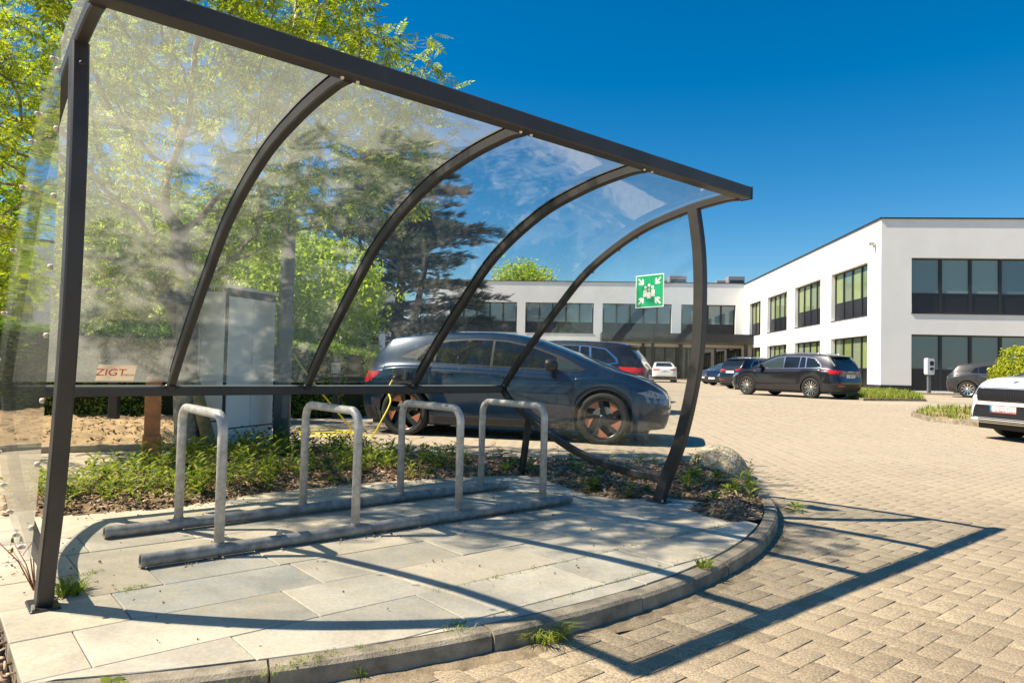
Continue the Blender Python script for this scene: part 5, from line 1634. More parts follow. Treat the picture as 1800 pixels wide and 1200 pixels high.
def sill(axis, fixed, a0, a1, z, inward=1):
    def fr(a, dep, zz): return O3(a, fixed+dep*inward, zz) if axis == 'u' else O3(fixed+dep*inward, a, zz)
    MB().box((a0-0.02, -0.05, z-0.035), (a1+0.02, 0.235, z-0.002), fr=fr).build('sill', M['dark_metal'], OB)

WZ = (4.20, 7.12); WG = (0.14, 3.09)
# right frontal wing
ow = [(17.64, 31.2), (32.2, 45.0)]
op = [(a, b_, WZ[0], WZ[1]) for a, b_ in ow]+[(a, b_, WG[0], WG[1]) for a, b_ in ow]
facade('u', 38.68, 16.1, 46.5, op, 0.42 if False else 0.05, ROOF, M['white_plaster'])
for a, b_ in ow:
    window('u', 38.68, a, b_, WZ[0], WZ[1], 9, 5.25, 'glass_front'); sill('u', 38.68, a, b_, WZ[0])
    window('u', 38.68, a, b_, WG[0], WG[1], 9, 1.25, 'glass_front')
# side wing, faces west
sw = [(40.40, 45.93, 4), (47.85, 53.27, 4), (55.17, 60.62, 4), (62.72, 66.62, 3)]
op = [(a, b_, WZ[0], WZ[1]) for a, b_, _n in sw]+[(a, b_, WG[0], WG[1]) for a, b_, _n in sw]
facade('v', 16.1, 38.68, 68.67, op, 0.05, ROOF, M['white_plaster'])
for a, b_, n_ in sw:
    window('v', 16.1, a, b_, WZ[0], WZ[1], n_, 5.25, 'glass_side'); sill('v', 16.1, a, b_, WZ[0])
    window('v', 16.1, a, b_, WG[0], WG[1], n_, 1.25, 'glass_side')
# far wing, faces the camera
fw_ = [(-12.2, -5.55, 5), (-4.73, 1.90, 5), (2.75, 9.32, 5), (10.22, 15.3, 4)]
fz = (4.28, 7.20)
op = [(a, b_, fz[0], fz[1]) for a, b_, _n in fw_]+[(3.1, 15.9, 0.14, 3.1), (-12.2, -5.55, 0.14, 3.1), (-4.73, 1.9, 0.14, 3.1)]
facade('u', 68.67, -14.2, 16.1, op, 0.05, ROOF+0.08, M['white_plaster'])
for a, b_, n_ in fw_:
    window('u', 68.67, a, b_, fz[0], fz[1], n_, 5.33, 'glass_front'); sill('u', 68.67, a, b_, fz[0])
for a, b_ in ((-12.2, -5.55), (-4.73, 1.9)): window('u', 68.67, a, b_, 0.14, 3.1, 5, 1.25, 'glass_front')
for a, b_, n_ in ((3.1, 6.6, 3), (6.62, 9.9, 3), (9.95, 15.9, 5)): window('u', 68.67, a, b_, 0.14, 3.1, n_, None, 'glass_dark')
# returns, roof slab and dark coping along every parapet
mb = MB()
mb.add([tuple(O3(*p)) for p in ((-14.2, 68.67, 0.05), (-14.2, 82, 0.05), (-14.2, 82, ROOF+0.08), (-14.2, 68.67, ROOF+0.08), (46.5, 38.68, 0.05), (46.5, 82, 0.05), (46.5, 82, ROOF), (46.5, 38.68, ROOF), (-14.2, 82, 0.05), (46.5, 82, 0.05), (46.5, 82, ROOF), (-14.2, 82, ROOF))],
       [(0, 1, 2, 3), (5, 4, 7, 6), (8, 9, 10, 11)])
mb.build('wall', M['white_plaster'], OB)
mb = MB(); mb.box((16.35, 38.95, ROOF-0.25), (46.3, 81.8, ROOF-0.12), fr=O3); mb.box((-14.0, 68.9, ROOF-0.25), (16.34, 81.8, ROOF-0.12), fr=O3)
mb.build('roof', M['plinth'], OB)
mb = MB()
mb.box((16.02, 38.60, ROOF), (46.58, 38.98, ROOF+0.07), fr=O3)
mb.box((16.02, 38.981, ROOF+0.001), (16.40, 68.52, ROOF+0.069), fr=O3)
mb.box((-14.28, 68.60, ROOF+0.081), (16.02, 68.98, ROOF+0.15), fr=O3)
mb.build('coping', M['dark_metal'], OB)
mb = MB()
for (a, b_) in ((16.09, 17.635), (31.21, 32.19)): mb.box((a, 38.64, 0.03), (b_, 38.70, 0.40), fr=O3)
for (a, b_) in ((38.70, 40.39), (45.94, 47.84), (53.28, 55.16), (60.63, 62.71)): mb.box((16.06, a, 0.03), (16.12, b_, 0.40), fr=O3)
mb.build('plinth', M['plinth'], OB)
# interior floor and back wall so nothing is seen through
# entrance canopy
mb = MB(); mb.box((2.55, 64.9, 3.42), (17.4, 68.60, 4.24), fr=O3); cn = mb.build('canopy', M['dark_metal'], OB)
mb = MB(); mb.box((2.65, 65.0, 3.40), (15.9, 68.55, 3.419), fr=O3); mb.build('soffit', M['kerb'], cn)
for u in (3.0, 7.2, 11.4, 15.5):
    mb = MB(); mb.box((u-0.12, 65.15, 0.05), (u+0.12, 65.39, 3.40), fr=O3); mb.build('canopy_post', M['dark_metal'], cn)
for (a, b_) in ((10.05, 10.35), (6.55, 6.75)):
    mb = MB(); mb.box((a, 68.35, 0.05), (b_, 68.66, 3.39), fr=O3); mb.build('entrance_pier', M['clad'], OB)
mb = MB(); mb.box((3.0, 64.5, 0.03), (16.0, 68.6, 0.12), fr=O3); mb.build('entrance_step', M['kerb'], OB)

# roof plant
def roof_unit(name, u, v, w, d, h, label, grp='roof top ventilation units'):
    r = empty(name, tuple(Bf(u, v, ROOF-0.1)), -PSI_B); tag(r, label, 'ventilation unit', grp)
    MB().cbox((0, 0, 0), (w, d, h), 0.03).build('housing', simple_cache('unit_grey', (0.33, 0.33, 0.33)), r)
    for k in range(5):
        MB().box((w*0.08, -0.03, h*0.16+k*h*0.12), (w*0.92, 0.0, h*0.22+k*h*0.12)).build('louvre', M['dark_metal'], r)
    return r
_c = {}
def simple_cache(k, col):
    if k not in _c: _c[k] = simple(k, col, 0.5, 0.2)
    return _c[k]
roof_unit('ventilation_unit', 9.5, 72.0, 1.7, 1.6, 1.35, 'larger grey roof unit above the canopy, seen left of the right end post')
roof_unit('ventilation_unit', 8.3, 72.2, 1.0, 1.2, 0.9, 'small pale roof unit left of the larger one above the canopy')
roof_unit('ventilation_unit', 15.3, 72.0, 1.6, 1.6, 1.35, 'larger grey roof unit next to the inner corner of the building')
roof_unit('ventilation_unit', 14.2, 72.2, 0.9, 1.2, 0.95, 'small pale roof unit beside the inner corner of the building')

# wall lamp near the corner
wlamp = empty('wall_camera', tuple(Bf(16.02, 39.35, 7.95)), -PSI_B); tag(wlamp, 'small grey security camera on the white wall near the building corner', 'security camera')
MB().cbox((-0.22, -0.09, -0.09), (0.0, 0.09, 0.10), 0.02).build('camera_housing', M['galv'], wlamp)
MB().lathe([(0.06, 0.0), (0.055, 0.03), (0.0001, 0.04)], 12, fr=lambda x, y, z: (-0.22-z, x, y)).build('lens', M['black'], wlamp)
MB().box((-0.06, -0.04, -0.2), (0.06, 0.04, -0.092)).build('bracket', M['galv'], wlamp)

# ------------------------------------------------------------------ white office block at the left, mostly seen mirrored in the end pane
LB = empty('slatted_building', (-33.6, 32.1, -0.05), radians(36))
tag(LB, 'pale office block with tall narrow slats beyond the hedge at the far left', 'building')
mb = MB(); mb.box((0, 0, 0), (9, 9, 7.2)); mb.build('wall', M['white_plaster'], LB)
mb = MB(); mb.box((-0.1, -0.1, 7.201), (9.1, 9.1, 7.35)); mb.build('coping', M['dark_metal'], LB)
for k in range(11):
    mb = MB(); mb.box((0.7+k*0.78, -0.22, 2.6), (0.82+k*0.78, -0.001, 6.6)); mb.build('slat', M['white_plaster'], LB)
for k in range(10):
    mb = MB(); mb.box((0.86+k*0.78, -0.03, 2.8), (1.44+k*0.78, -0.0015, 6.4)); mb.build('pane', M['glass_dark'], LB)
# pale building glimpsed behind the trees
RB2 = empty('background_building', (-24.0, 33.0, 0.0), radians(-8))
tag(RB2, 'pale low building glimpsed between the trees behind the hedge', 'building')
mb = MB(); mb.box((0, 0, 0), (17, 8, 4.6)); mb.build('wall', M['white_plaster'], RB2)
for k in range(6):
    mb = MB(); mb.box((1.0+k*2.4, -0.06, 1.0), (2.8+k*2.4, -0.002, 2.6)); w_ = mb.build('window', M['dark_metal'], RB2)
    mb = MB(); mb.box((1.1+k*2.4, -0.08, 1.1), (2.7+k*2.4, -0.061, 2.5)); mb.build('pane', M['glass_front'], w_)

# ------------------------------------------------------------------ charging post in front of the right facade
def charger(loc, rz, label, h=1.9):
    r = empty('charging_station', loc, rz); tag(r, label, 'charging station', 'electric car charging stations')
    MB().cbox((-0.075, -0.06, 0), (0.075, 0.06, h-0.75), 0.015).build('post', M['pole'], r)
    poly = [(-0.25, 0.05), (-0.17, -0.06), (0.0, -0.09), (0.17, -0.06), (0.25, 0.05), (0.25, 0.18), (-0.25, 0.18)]
    P = [(-0.27, 0.06), (-0.22, 0.0), (0.22, 0.0), (0.27, 0.06), (0.27, 0.70), (0.20, 0.76), (-0.20, 0.78), (-0.27, 0.74)]
    MB().prism([(x*0.66, z+h-0.78) for x, z in P], -0.16, 0.10, fr=lambda x, y, z: (x, z, y)).build('wallbox', M['white'], r)
    MB().box((-0.05, -0.172, h-0.34), (0.13, -0.161, h-0.14)).build('screen', M['black'], r)
    MB().lathe([(0.0001, 0.02), (0.10, 0.018), (0.12, 0.0)], 20, fr=lambda x, y, z: (0.03+x*0.9, -0.161-z, h-0.50+y*0.6)).build('socket_cover', M['clad'], r)
    return r
charger((19.95, 33.8, 0.05), -PSI_B+0.12, 'white wallbox on a grey post in front of the right facade', 1.72)
charger((-3.35, 17.5, -0.02), -0.3, 'white charging station standing behind the hedge left of the blue car', 1.78)
# low kerb before the facade
edging('facade_edging', tuple(Bf(14.8, 35.2, 0.05)), tuple(Bf(34, 35.2, 0.05)), 'low concrete kerb running before the ground floor windows at the right', 0.05, 0.12, 0.08, 1.2)

# ------------------------------------------------------------------ street things by the hedge
def hexa(cx_, cy_, r, n): return [(cx_+r*cos(2*pi*i/n), cy_+r*sin(2*pi*i/n)) for i in range(n)]
LP = empty('lamp_post', (-2.53, 7.86, -0.085)); tag(LP, 'grey round lamp post beside the white cabinet', 'lamp post')
MB().tube([Vector((0, 0, 0)), Vector((0, 0, 1.0)), Vector((0.012, 0, 2.5)), Vector((0.03, 0, 5.4))], [0.092, 0.088, 0.072, 0.045], 24).build('pole', M['pole'], LP, smooth=True)
MB().lathe([(0.05, 5.38), (0.17, 5.5), (0.19, 5.62), (0.12, 5.7), (0.0001, 5.72)], 20, fr=lambda x, y, z: (x+0.03, y, z)).build('lamp_head', M['pole'], LP, smooth=True)
MB().cbox((0.02, -0.095, 0.42), (0.08, -0.07, 0.75), 0.006).build('service_door', M['pole'], LP)

CB = empty('utility_cabinet', (-2.94, 7.26, -0.085)); tag(CB, 'tall grey white metal cabinet between the tree and the lamp post', 'cabinet')
# near edge at the origin; a short side to the left, a long side receding to the right
ev = Vector((-3.42+2.94, 7.13-7.26, 0)).normalized(); rv = Vector((-2.62+2.94, 8.18-7.26, 0)).normalized()
ev = Vector((-0.985, -0.10, 0)).normalized(); rv = Vector((0.30, 0.954, 0)).normalized()
def cf(a, b_, z): return ev*a+rv*b_+Vector((0, 0, z))
MB().cbox((0, 0, 0), (0.48, 0.82, 1.78), 0.006, fr=cf).build('housing', M['clad'], CB)  # dark core colour stands in for shade in the gaps between doors
MB().box((-0.02, -0.02, 1.782), (0.50, 0.84, 1.815), fr=cf).build('lid', M['cabinet'], CB)
for (a0_, a1_) in ((0.012, 0.235), (0.243, 0.468)):
    MB().box((a0_, -0.012, 0.42), (a1_, -0.001, 1.74), fr=cf).build('door', M['cabinet'], CB)
for (b0_, b1_) in ((0.03, 0.40), (0.412, 0.79)):
    MB().box((-0.012, b0_, 0.34), (-0.001, b1_, 1.70), fr=cf).build('door', M['cabinet'], CB)
MB().box((-0.010, 0.03, 0.18), (-0.001, 0.79, 0.325), fr=cf).build('base_panel', M['cabinet'], CB)
MB().box((0.012, -0.010, 0.18), (0.468, -0.001, 0.405), fr=cf).build('base_panel', M['cabinet'], CB)
MB().box((-0.010, 0.02, 0.0), (-0.002, 0.80, 0.165), fr=cf).build('plinth', M['cabinet'], CB)
MB().lathe([(0.0001, 0.02), (0.014, 0.018), (0.016, 0.0)], 12, fr=lambda x, y, z: cf(-0.011-z, 0.74+x, 0.285+y)).build('lock', M['black'], CB)
for k in range(14):
    MB().box((0.34, -0.016, 0.78+k*0.017), (0.44, -0.0125, 0.787+k*0.017), fr=cf).build('vent_slot', M['black'], CB)

BO = empty('wooden_bollard', (-3.58, 7.10, -0.085), radians(28)); tag(BO, 'square hardwood bollard with a red and white band before the hedge', 'bollard')
MB().cbox((-0.085, -0.085, 0), (0.085, 0.085, 0.28), 0.008).build('base', M['wood'], BO)
mb = MB(); q = 0.072
mb.add([(-q, -q, 0.28), (q, -q, 0.28), (q, q, 0.28), (-q, q, 0.28), (-q, -q, 0.84), (q, -q, 0.84), (q, q, 0.84), (-q, q, 0.84), (0, 0, 0.90)],
       [(0, 1, 5, 4), (1, 2, 6, 5), (2, 3, 7, 6), (3, 0, 4, 7), (4, 5, 8), (5, 6, 8), (6, 7, 8), (7, 4, 8)])
mb.build('shaft', M['wood'], BO)
q2 = 0.0735
MB().box((-q2, -q2-0.001, 0.745), (q2, -q2+0.004, 0.765)).build('band', M['red'], BO)
MB().box((-q2-0.001, -q2+0.004, 0.745), (-q2+0.004, q2, 0.765)).build('band', M['red'], BO)
MB().box((q2-0.004, -q2+0.005, 0.745), (q2+0.001, q2, 0.765)).build('band', M['white'], BO)

def sign_post(loc, h, label, lw=0.10, plate=None, words=None):
    r = empty('marker_post', loc, 0.1); tag(r, label, 'post')
    MB().cbox((-lw/2, -lw/2, 0), (lw/2, lw/2, h), 0.006).build('post', M['frame'], r)
    if plate:
        w_, h_ = plate
        MB().box((-w_/2, -lw/2-0.012, h-h_*0.75), (w_/2, -lw/2-0.002, h+h_*0.25)).build('plate', M['cream'], r)
        if words:
            text('lettering', words[0], 0.062, M['dark_print'], r, (-w_*0.20, -lw/2-0.0135, h-0.005), (pi/2, 0, 0), 0.0006, sx=0.9)
            text('lettering', words[1], 0.062, M['red'], r, (w_*0.20, -lw/2-0.0135, h-0.005), (pi/2, 0, 0), 0.0006, sx=0.85)
            for q in (-1, 1): MB().box((q*w_*0.36-0.006, -lw/2-0.0135, h-h_*0.66), (q*w_*0.36+0.006, -lw/2-0.0125, h-h_*0.50)).build('mark', M['dark_print'], r)
    return r
sign_post((-5.62, 10.06, -0.03), 1.10, 'dark square post standing in the soil in front of the left hedge', 0.12)
sign_post((-3.05, 12.35, -0.03), 0.93, 'short dark post with a small cream notice plate in front of the right hedge', 0.10, (0.155, 0.185), ('Op', 'lading'))

# concrete half sphere
def speckle():
    mt, nt, b = new_mat('lichened_washed_concrete'); L = nt.links
    tc = N(nt, 'ShaderNodeTexCoord')
    v = N(nt, 'ShaderNodeTexVoronoi', Scale=44.0); L.new(tc.outputs['Object'], v.inputs['Vector'])
    n = N(nt, 'ShaderNodeTexNoise', Scale=6.0, Detail=8.0, Roughness=0.7); L.new(tc.outputs['Object'], n.inputs['Vector'])
    n2 = N(nt, 'ShaderNodeTexNoise', Scale=32.0, Detail=5.0, Roughness=0.75); L.new(tc.outputs['Object'], n2.inputs['Vector'])
    r = N(nt, 'ShaderNodeValToRGB'); e = r.color_ramp.elements
    e[0].position = 0.40; e[0].color = (0.26, 0.215, 0.15, 1); e[1].position = 0.58; e[1].color = (0.68, 0.65, 0.57, 1)
    L.new(n2.outputs['Fac'], r.inputs['Fac'])
    r2 = N(nt, 'ShaderNodeValToRGB'); e = r2.color_ramp.elements
    e[0].position = 0.35; e[0].color = (0.50, 0.43, 0.26, 1); e[1].position = 0.65; e[1].color = (1.0, 0.95, 0.85, 1)
    L.new(n.outputs['Fac'], r2.inputs['Fac'])
    mx = N(nt, 'ShaderNodeMix', data_type='RGBA', blend_type='MULTIPLY'); mx.inputs['Factor'].default_value = 0.9
    L.new(r.outputs['Color'], mx.inputs['A']); L.new(r2.outputs['Color'], mx.inputs['B']); L.new(mx.outputs['Result'], b.inputs['Base Color'])
    b.inputs['Roughness'].default_value = 0.95
    bp = N(nt, 'ShaderNodeBump', Strength=0.8, Distance=0.008); L.new(v.outputs['Distance'], bp.inputs['Height']); L.new(bp.outputs['Normal'], b.inputs['Normal'])
    return mt
M['dome'] = speckle()
DM = empty('concrete_dome', (2.03, 6.92, -0.085)); tag(DM, 'lichen covered concrete half sphere at the end of the planting bed', 'concrete bollard')
mb = MB(); R_ = 0.29; mb.lathe([(R_*cos(pi/2*k/18)+0.0001, 0.03+R_*1.0*sin(pi/2*k/18)) for k in range(19)], 48); mb.lathe([(R_+0.001, 0.0), (R_+0.001, 0.03)], 48)
o = mb.build('dome', M['dome'], DM, smooth=True)
for v in o.data.vertices:
    q = 1+0.008*sin(v.co.x*31)*sin(v.co.y*27+v.co.z*19); v.co.x *= q; v.co.y *= q

# yellow charging cable
def bez(pts, n=8):
    return [Vector((0.5*((2*p1)+(-p0+p2)*t+(2*p0-5*p1+4*p2-p3)*t*t+(-p0+3*p1-3*p2+p3)*t**3) for p0, p1, p2, p3 in zip(*Q)))
            for i in range(1, len(pts)-2) for Q in [(pts[i-1], pts[i], pts[i+1], pts[i+2])] for t in [k/n for k in range(n)]]
gz = -0.07
cp = [(-2.50, 8.05, 1.15), (-2.48, 8.02, 1.05), (-2.42, 8.15, 0.90), (-2.33, 8.6, 0.62), (-2.2, 9.1, 0.30), (-2.12, 9.45, 0.08), (-2.25, 9.75, gz), (-2.5, 10.0, gz), (-2.95, 10.2, gz+0.01), (-3.15, 10.6, gz), (-2.9, 10.85, gz),
      (-2.4, 10.4, gz+0.02), (-2.05, 10.0, gz), (-2.3, 9.7, gz+0.01), (-2.75, 9.75, gz), (-2.95, 10.0, gz+0.01), (-2.6, 10.15, gz+0.02), (-2.2, 10.1, gz+0.02), (-1.95, 9.85, gz), (-1.85, 9.7, 0.0), (-1.76, 9.66, 0.16)]
e_ = plug_w
cp += [(e_.x*0.5-0.82, e_.y*0.5+4.75, 0.42), (e_.x-0.05, e_.y-0.10, e_.z-0.16), (e_.x, e_.y, e_.z), (e_.x+0.01, e_.y+0.1, e_.z+0.02)]
mb = MB(); mb.tube(bez(cp, 8), 0.0115, 8)
o = mb.build('charging_cable', M['yellow'], smooth=True); tag(o, 'yellow charging cable looped on the ground and plugged into the blue car', 'cable')

# ------------------------------------------------------------------ vegetation
M['leaf_rowan'] = leaf_material('rowan_leaf', (0.11, 0.17, 0.015), (0.46, 0.49, 0.045), 0.5)
M['leaf_maple'] = leaf_material('bright_maple_leaf', (0.24, 0.34, 0.04), (0.50, 0.58, 0.09), 0.5)
M['leaf_mid'] = leaf_material('mid_green_leaf', (0.14, 0.22, 0.03), (0.37, 0.45, 0.07), 0.45)
M['leaf_hedge'] = leaf_material('hedge_leaf', (0.08, 0.17, 0.02), (0.32, 0.42, 0.06), 0.4)
M['leaf_bush'] = leaf_material('yellow_green_bush_leaf', (0.20, 0.25, 0.015), (0.46, 0.46, 0.03), 0.4)
M['needles'] = leaf_material('blue_green_needles', (0.035, 0.060, 0.078), (0.10, 0.145, 0.165), 0.15)
M['weed'] = leaf_material('weed_leaf', (0.07, 0.14, 0.02), (0.36, 0.38, 0.08), 0.4)
M['grass'] = leaf_material('grass_blade', (0.11, 0.17, 0.02), (0.38, 0.42, 0.09), 0.4)
M['flower'] = simple('cream_blossom', (0.70, 0.62, 0.44), 0.8)
M['bark'] = simple('grey_brown_bark', (0.17, 0.13, 0.10), 0.9, noise=0.55, nscale=14, bump=0.8, bscale=30, tint=(0.30, 0.26, 0.20))
M['bark_dark'] = simple('dark_bark', (0.07, 0.055, 0.045), 0.9, noise=0.4, nscale=8, bump=0.6)
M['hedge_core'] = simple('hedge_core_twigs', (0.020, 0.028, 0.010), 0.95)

def colonise(attr, trunk, step, infl, kill, iters=120):
    """space colonisation: grows branch nodes towards attraction points"""
    nodes = [np.array(p, float) for p in trunk]; parent = [-1]+list(range(len(trunk)-1))
    A_ = np.array(attr, float); alive = np.ones(len(A_), bool)
    P = np.array(nodes); 
    D = np.full(len(A_), 1e9); I = np.zeros(len(A_), int)
    def upd(lo):
        for k in range(lo, len(nodes)):
            d = ((A_-nodes[k])**2).sum(1); m_ = d < D; D[m_] = d[m_]; I[m_] = k
    upd(0)
    for it in range(iters):
        m_ = alive & (D < infl*infl)
        if not m_.any():
            m_ = alive & (D < (infl*4)**2)
            if not m_.any(): break
        idx = I[m_]; dirs = A_[m_]-np.array(nodes)[idx]
        dirs /= np.linalg.norm(dirs, axis=1)[:, None]+1e-9
        lo = len(nodes)
        for k in np.unique(idx):
            v = dirs[idx == k].sum(0); n_ = np.linalg.norm(v)
            if n_ < 1e-6: continue
            q = nodes[k]+(v/n_+rng.normal(0, 0.14, 3))*step
            nodes.append(q); parent.append(int(k))
        upd(lo)
        alive &= D > kill*kill
        if len(nodes) > 9000 or not alive.any(): break
    return np.array(nodes), np.array(parent)
def branch_mesh(nodes, parent, tip, expo, rmax, trunk_n, mat, name, par, rbase=None):
    n = len(nodes); r = np.zeros(n); kids = np.zeros(n, int)
    for k in range(n-1, 0, -1):
        if r[k] == 0: r[k] = tip**expo
        r[parent[k]] += r[k]; kids[parent[k]] += 1
    if r[0] == 0: r[0] = tip**expo
    rad = np.minimum(r**(1/expo), rmax)
    if rbase is not None:
        for k in range(trunk_n): rad[k] = max(rad[k], rbase*(1-0.35*k/trunk_n))
    V = []; F = []
    for k in range(1, n):
        a, b_ = Vector(nodes[parent[k]]), Vector(nodes[k]); t = b_-a
        if t.length < 1e-5: continue
        t.normalize(); seg = 10 if k < trunk_n else (6 if rad[k] > 0.03 else (4 if rad[k] > 0.012 else 3))
        s_ = t.cross(Vector((0.31, 0.2, 0.93))); 
        if s_.length < 1e-3: s_ = t.cross(Vector((1, 0, 0)))
        s_.normalize(); u = s_.cross(t)
        ra, rb = min(rad[parent[k]], rad[k]*1.35), rad[k]
        if k < trunk_n: ra = rad[parent[k]]
        base = len(V)
        for (p, q) in ((a, ra), (b_+t*rb*0.4, rb)):
            for j in range(seg):
                an = 2*pi*j/seg; V.append(p+s_*cos(an)*q+u*sin(an)*q)
        for j in range(seg):
            j2 = (j+1) % seg; F.append((base+j, base+j2, base+seg+j2, base+seg+j))
    mb = MB(); mb.v = [tuple(v) for v in V]; mb.f = F
    me = bpy.data.meshes.new(name); me.from_pydata(mb.v, [], mb.f); me.update()
    return link_mesh(name, me, mat, par, True), rad

def rand_rot(n, droop=0.4):
    """n random rotation matrices: x axis = leaf direction, mostly horizontal; z = leaf normal, mostly up"""
    az = rng.uniform(0, 2*pi, n); el = rng.normal(-droop*0.5, 0.45, n); ro = rng.normal(0, 0.6, n)
    x = np.c_[np.cos(az)*np.cos(el), np.sin(az)*np.cos(el), np.sin(el)]
    up = np.array([0, 0, 1.0]); y = np.cross(up, x); y /= np.linalg.norm(y, axis=1)[:, None]+1e-9
    z = np.cross(x, y)
    y2 = y*np.cos(ro)[:, None]+z*np.sin(ro)[:, None]; z2 = -y*np.sin(ro)[:, None]+z*np.cos(ro)[:, None]
    return np.stack([x, y2, z2], axis=2)
def instance_template(TV, TF, pos, rot, scale):
    n = len(pos); m_ = len(TV)
    V = np.einsum('nij,mj->nmi', rot, TV)*scale[:, None, None]+pos[:, None, :]
    F = TF[None, :, :]+(np.arange(n)*m_)[:, None, None]
    return V.reshape(-1, 3), F.reshape(-1, TF.shape[1])
def pinnate():
    """one compound leaf with thirteen leaflets, 1 unit long"""
    V = []; F = []
    def leaflet(bx, by, bz, dx, dy, l, w):
        n_ = hypot(dx, dy); dx, dy = dx/n_, dy/n_; b = len(V)
        V.extend([(bx, by, bz), (bx+dx*l*0.45-dy*w, by+dy*l*0.45+dx*w, bz-0.01), (bx+dx*l, by+dy*l, bz-0.05), (bx+dx*l*0.45+dy*w, by+dy*l*0.45-dx*w, bz-0.01)])
        F.append((b, b+1, b+2, b+3))
    for k in range(6):
        x = 0.16+k*0.135; zz = -0.10*(x*x); l = 0.29-abs(k-2.5)*0.022
        for s_ in (-1, 1): leaflet(x, s_*0.01, zz, 0.55, s_*0.84, l, 0.052)
    leaflet(0.95, 0, -0.09, 1, 0, 0.27, 0.055)
    b = len(V); V.extend([(0, -0.006, 0), (0.98, -0.004, -0.095), (0.98, 0.004, -0.095), (0, 0.006, 0)]); F.append((b, b+1, b+2, b+3))
    return np.array(V), np.array(F)
def quad_leaf(asp=0.5, fold=0.12):
    V = np.array([(0, 0, 0), (0.5, -asp/2, fold), (1, 0, -0.05), (0.5, asp/2, fold)]); return V, np.array([(0, 1, 2, 3)])
def clump(n, spread, size, asp=0.55):
    """a small spray of n leaves"""
    V = []; F = []
    q, f = quad_leaf(asp)
    r = rand_rot(n, 0.2); p = rng.normal(0, spread, (n, 3)); s_ = rng.uniform(0.7, 1.2, n)*size
    return instance_template(q, f, p, r, s_)

def tree(name, label, attr, trunk, step, infl, kill, leafmat, template, lsize, per, tip=0.004, expo=2.3, rmax=0.12, rbase=None, bark='bark', spread=0.05, group=None, thin=0.03, cat='tree', parent_first=None, keep=None):
    base = trunk[0]
    r = empty(name, tuple(base)); tag(r, label, cat, group)
    nodes, par = colonise(attr, trunk, step, infl, kill)
    off = np.array(base, float)
    o, rad = branch_mesh(nodes-off, par, tip, expo, rmax, len(trunk), M[bark], 'trunk', r, rbase)
    tips = np.where((rad < thin) & (np.arange(len(nodes)) >= len(trunk)))[0]
    pos = np.repeat(nodes[tips]-off, per, axis=0)+rng.normal(0, spread, (len(tips)*per, 3))
    if keep is not None:
        msk = np.array([keep(p+off) for p in pos]); pos = pos[msk]
    n = len(pos)
    TV, TF = template
    V, F = instance_template(TV, TF, pos, rand_rot(n), rng.uniform(0.7, 1.2, n)*lsize)
    np_mesh('crown', V, F, M[leafmat], r)
    return r, nodes, rad, off

def ellipsoid(c, r, n, noise=0.35, shell=0.3, cut=None):
    out = []
    while len(out) < n:
        p = rng.uniform(-1, 1, 3); l = np.linalg.norm(p)
        if l > 1 or l < 0.05: continue
        q = p*np.array(r)+np.array(c)
        if cut is not None and not cut(q): continue
        # clumping: reject by a smooth noise so gaps open in the crown
        v = sin(q[0]*2.9/max(r[0], 1)*1.6+1)*sin(q[1]*3.1/max(r[0], 1)*1.6+2)*sin(q[2]*3.3/max(r[0], 1)*1.6)
        if v < -noise and rng.random() < 0.8: continue
        if l < shell and rng.random() < 0.6: continue
        out.append(q)
    return np.array(out)

# the staked tree with feathery leaves, just behind the shelter
T0 = (-3.11, 6.95, -0.08)
trunk = [np.array([-3.11, 6.95, -0.08])+np.array([-0.10*t*0.9-0.03*sin(t*3), 0.02*t, 1.0*t*1.0]) for t in np.linspace(0, 2.3, 16)]
def near_cut(q):
    # keep clear of the shelter roof and of the lens
    s_ = q[0]*cS+q[1]*sS; d_ = -q[0]*sS+q[1]*cS
    if d_ < 5.3 and q[2] < 2.75: return False
    if q[1] < 3.9 and q[2] < 3.5: return False
    if q[1] < 3.0: return False
    return True
att = np.concatenate([
    ellipsoid((-3.3, 6.5, 3.7), (2.3, 2.3, 2.2), 900, cut=lambda q: near_cut(q) and q[2] > 1.75),
    ellipsoid((-5.2, 7.2, 3.1), (1.5, 1.9, 2.0), 420, cut=lambda q: near_cut(q) and q[2] > 1.2),
    ellipsoid((-1.75, 7.0, 3.4), (1.35, 1.8, 1.2), 420, cut=near_cut),
    ellipsoid((-2.1, 5.0, 3.35), (1.3, 1.0, 0.8), 230, cut=near_cut),
    ellipsoid((-3.3, 4.1, 4.35), (1.9, 0.85, 0.5), 950, cut=near_cut),
    ellipsoid((-4.3, 4.3, 4.5), (1.2, 0.8, 0.5), 260, cut=near_cut),
    ellipsoid((-4.3, 7.6, 1.9), (1.5, 1.0, 0.7), 200, cut=near_cut)])
tr, nodes, rad, off = tree('rowan_tree', 'staked tree with feathery yellow green leaves and grey bark behind the shelter', att, trunk, 0.14, 1.1, 0.24, 'leaf_rowan', pinnate(), 0.205, 4, tip=0.0042, expo=2.15, rmax=0.105, rbase=0.125, spread=0.05, thin=0.018, keep=near_cut)
# cream flower heads
tips = np.where(rad < 0.006)[0]; sel = rng.choice(tips, min(26, len(tips)), replace=False); V = []; F = []
for k in sel:
    c_ = nodes[k]-off
    q, f = clump(60, 0.035, 0.022, 0.9); q = q+c_+np.array([0, 0, 0.05]); F.append(f+sum(len(v) for v in V)); V.append(q)
o = np_mesh('blossom', np.concatenate(V), np.concatenate(F), M['flower'], tr); o['kind'] = 'stuff'
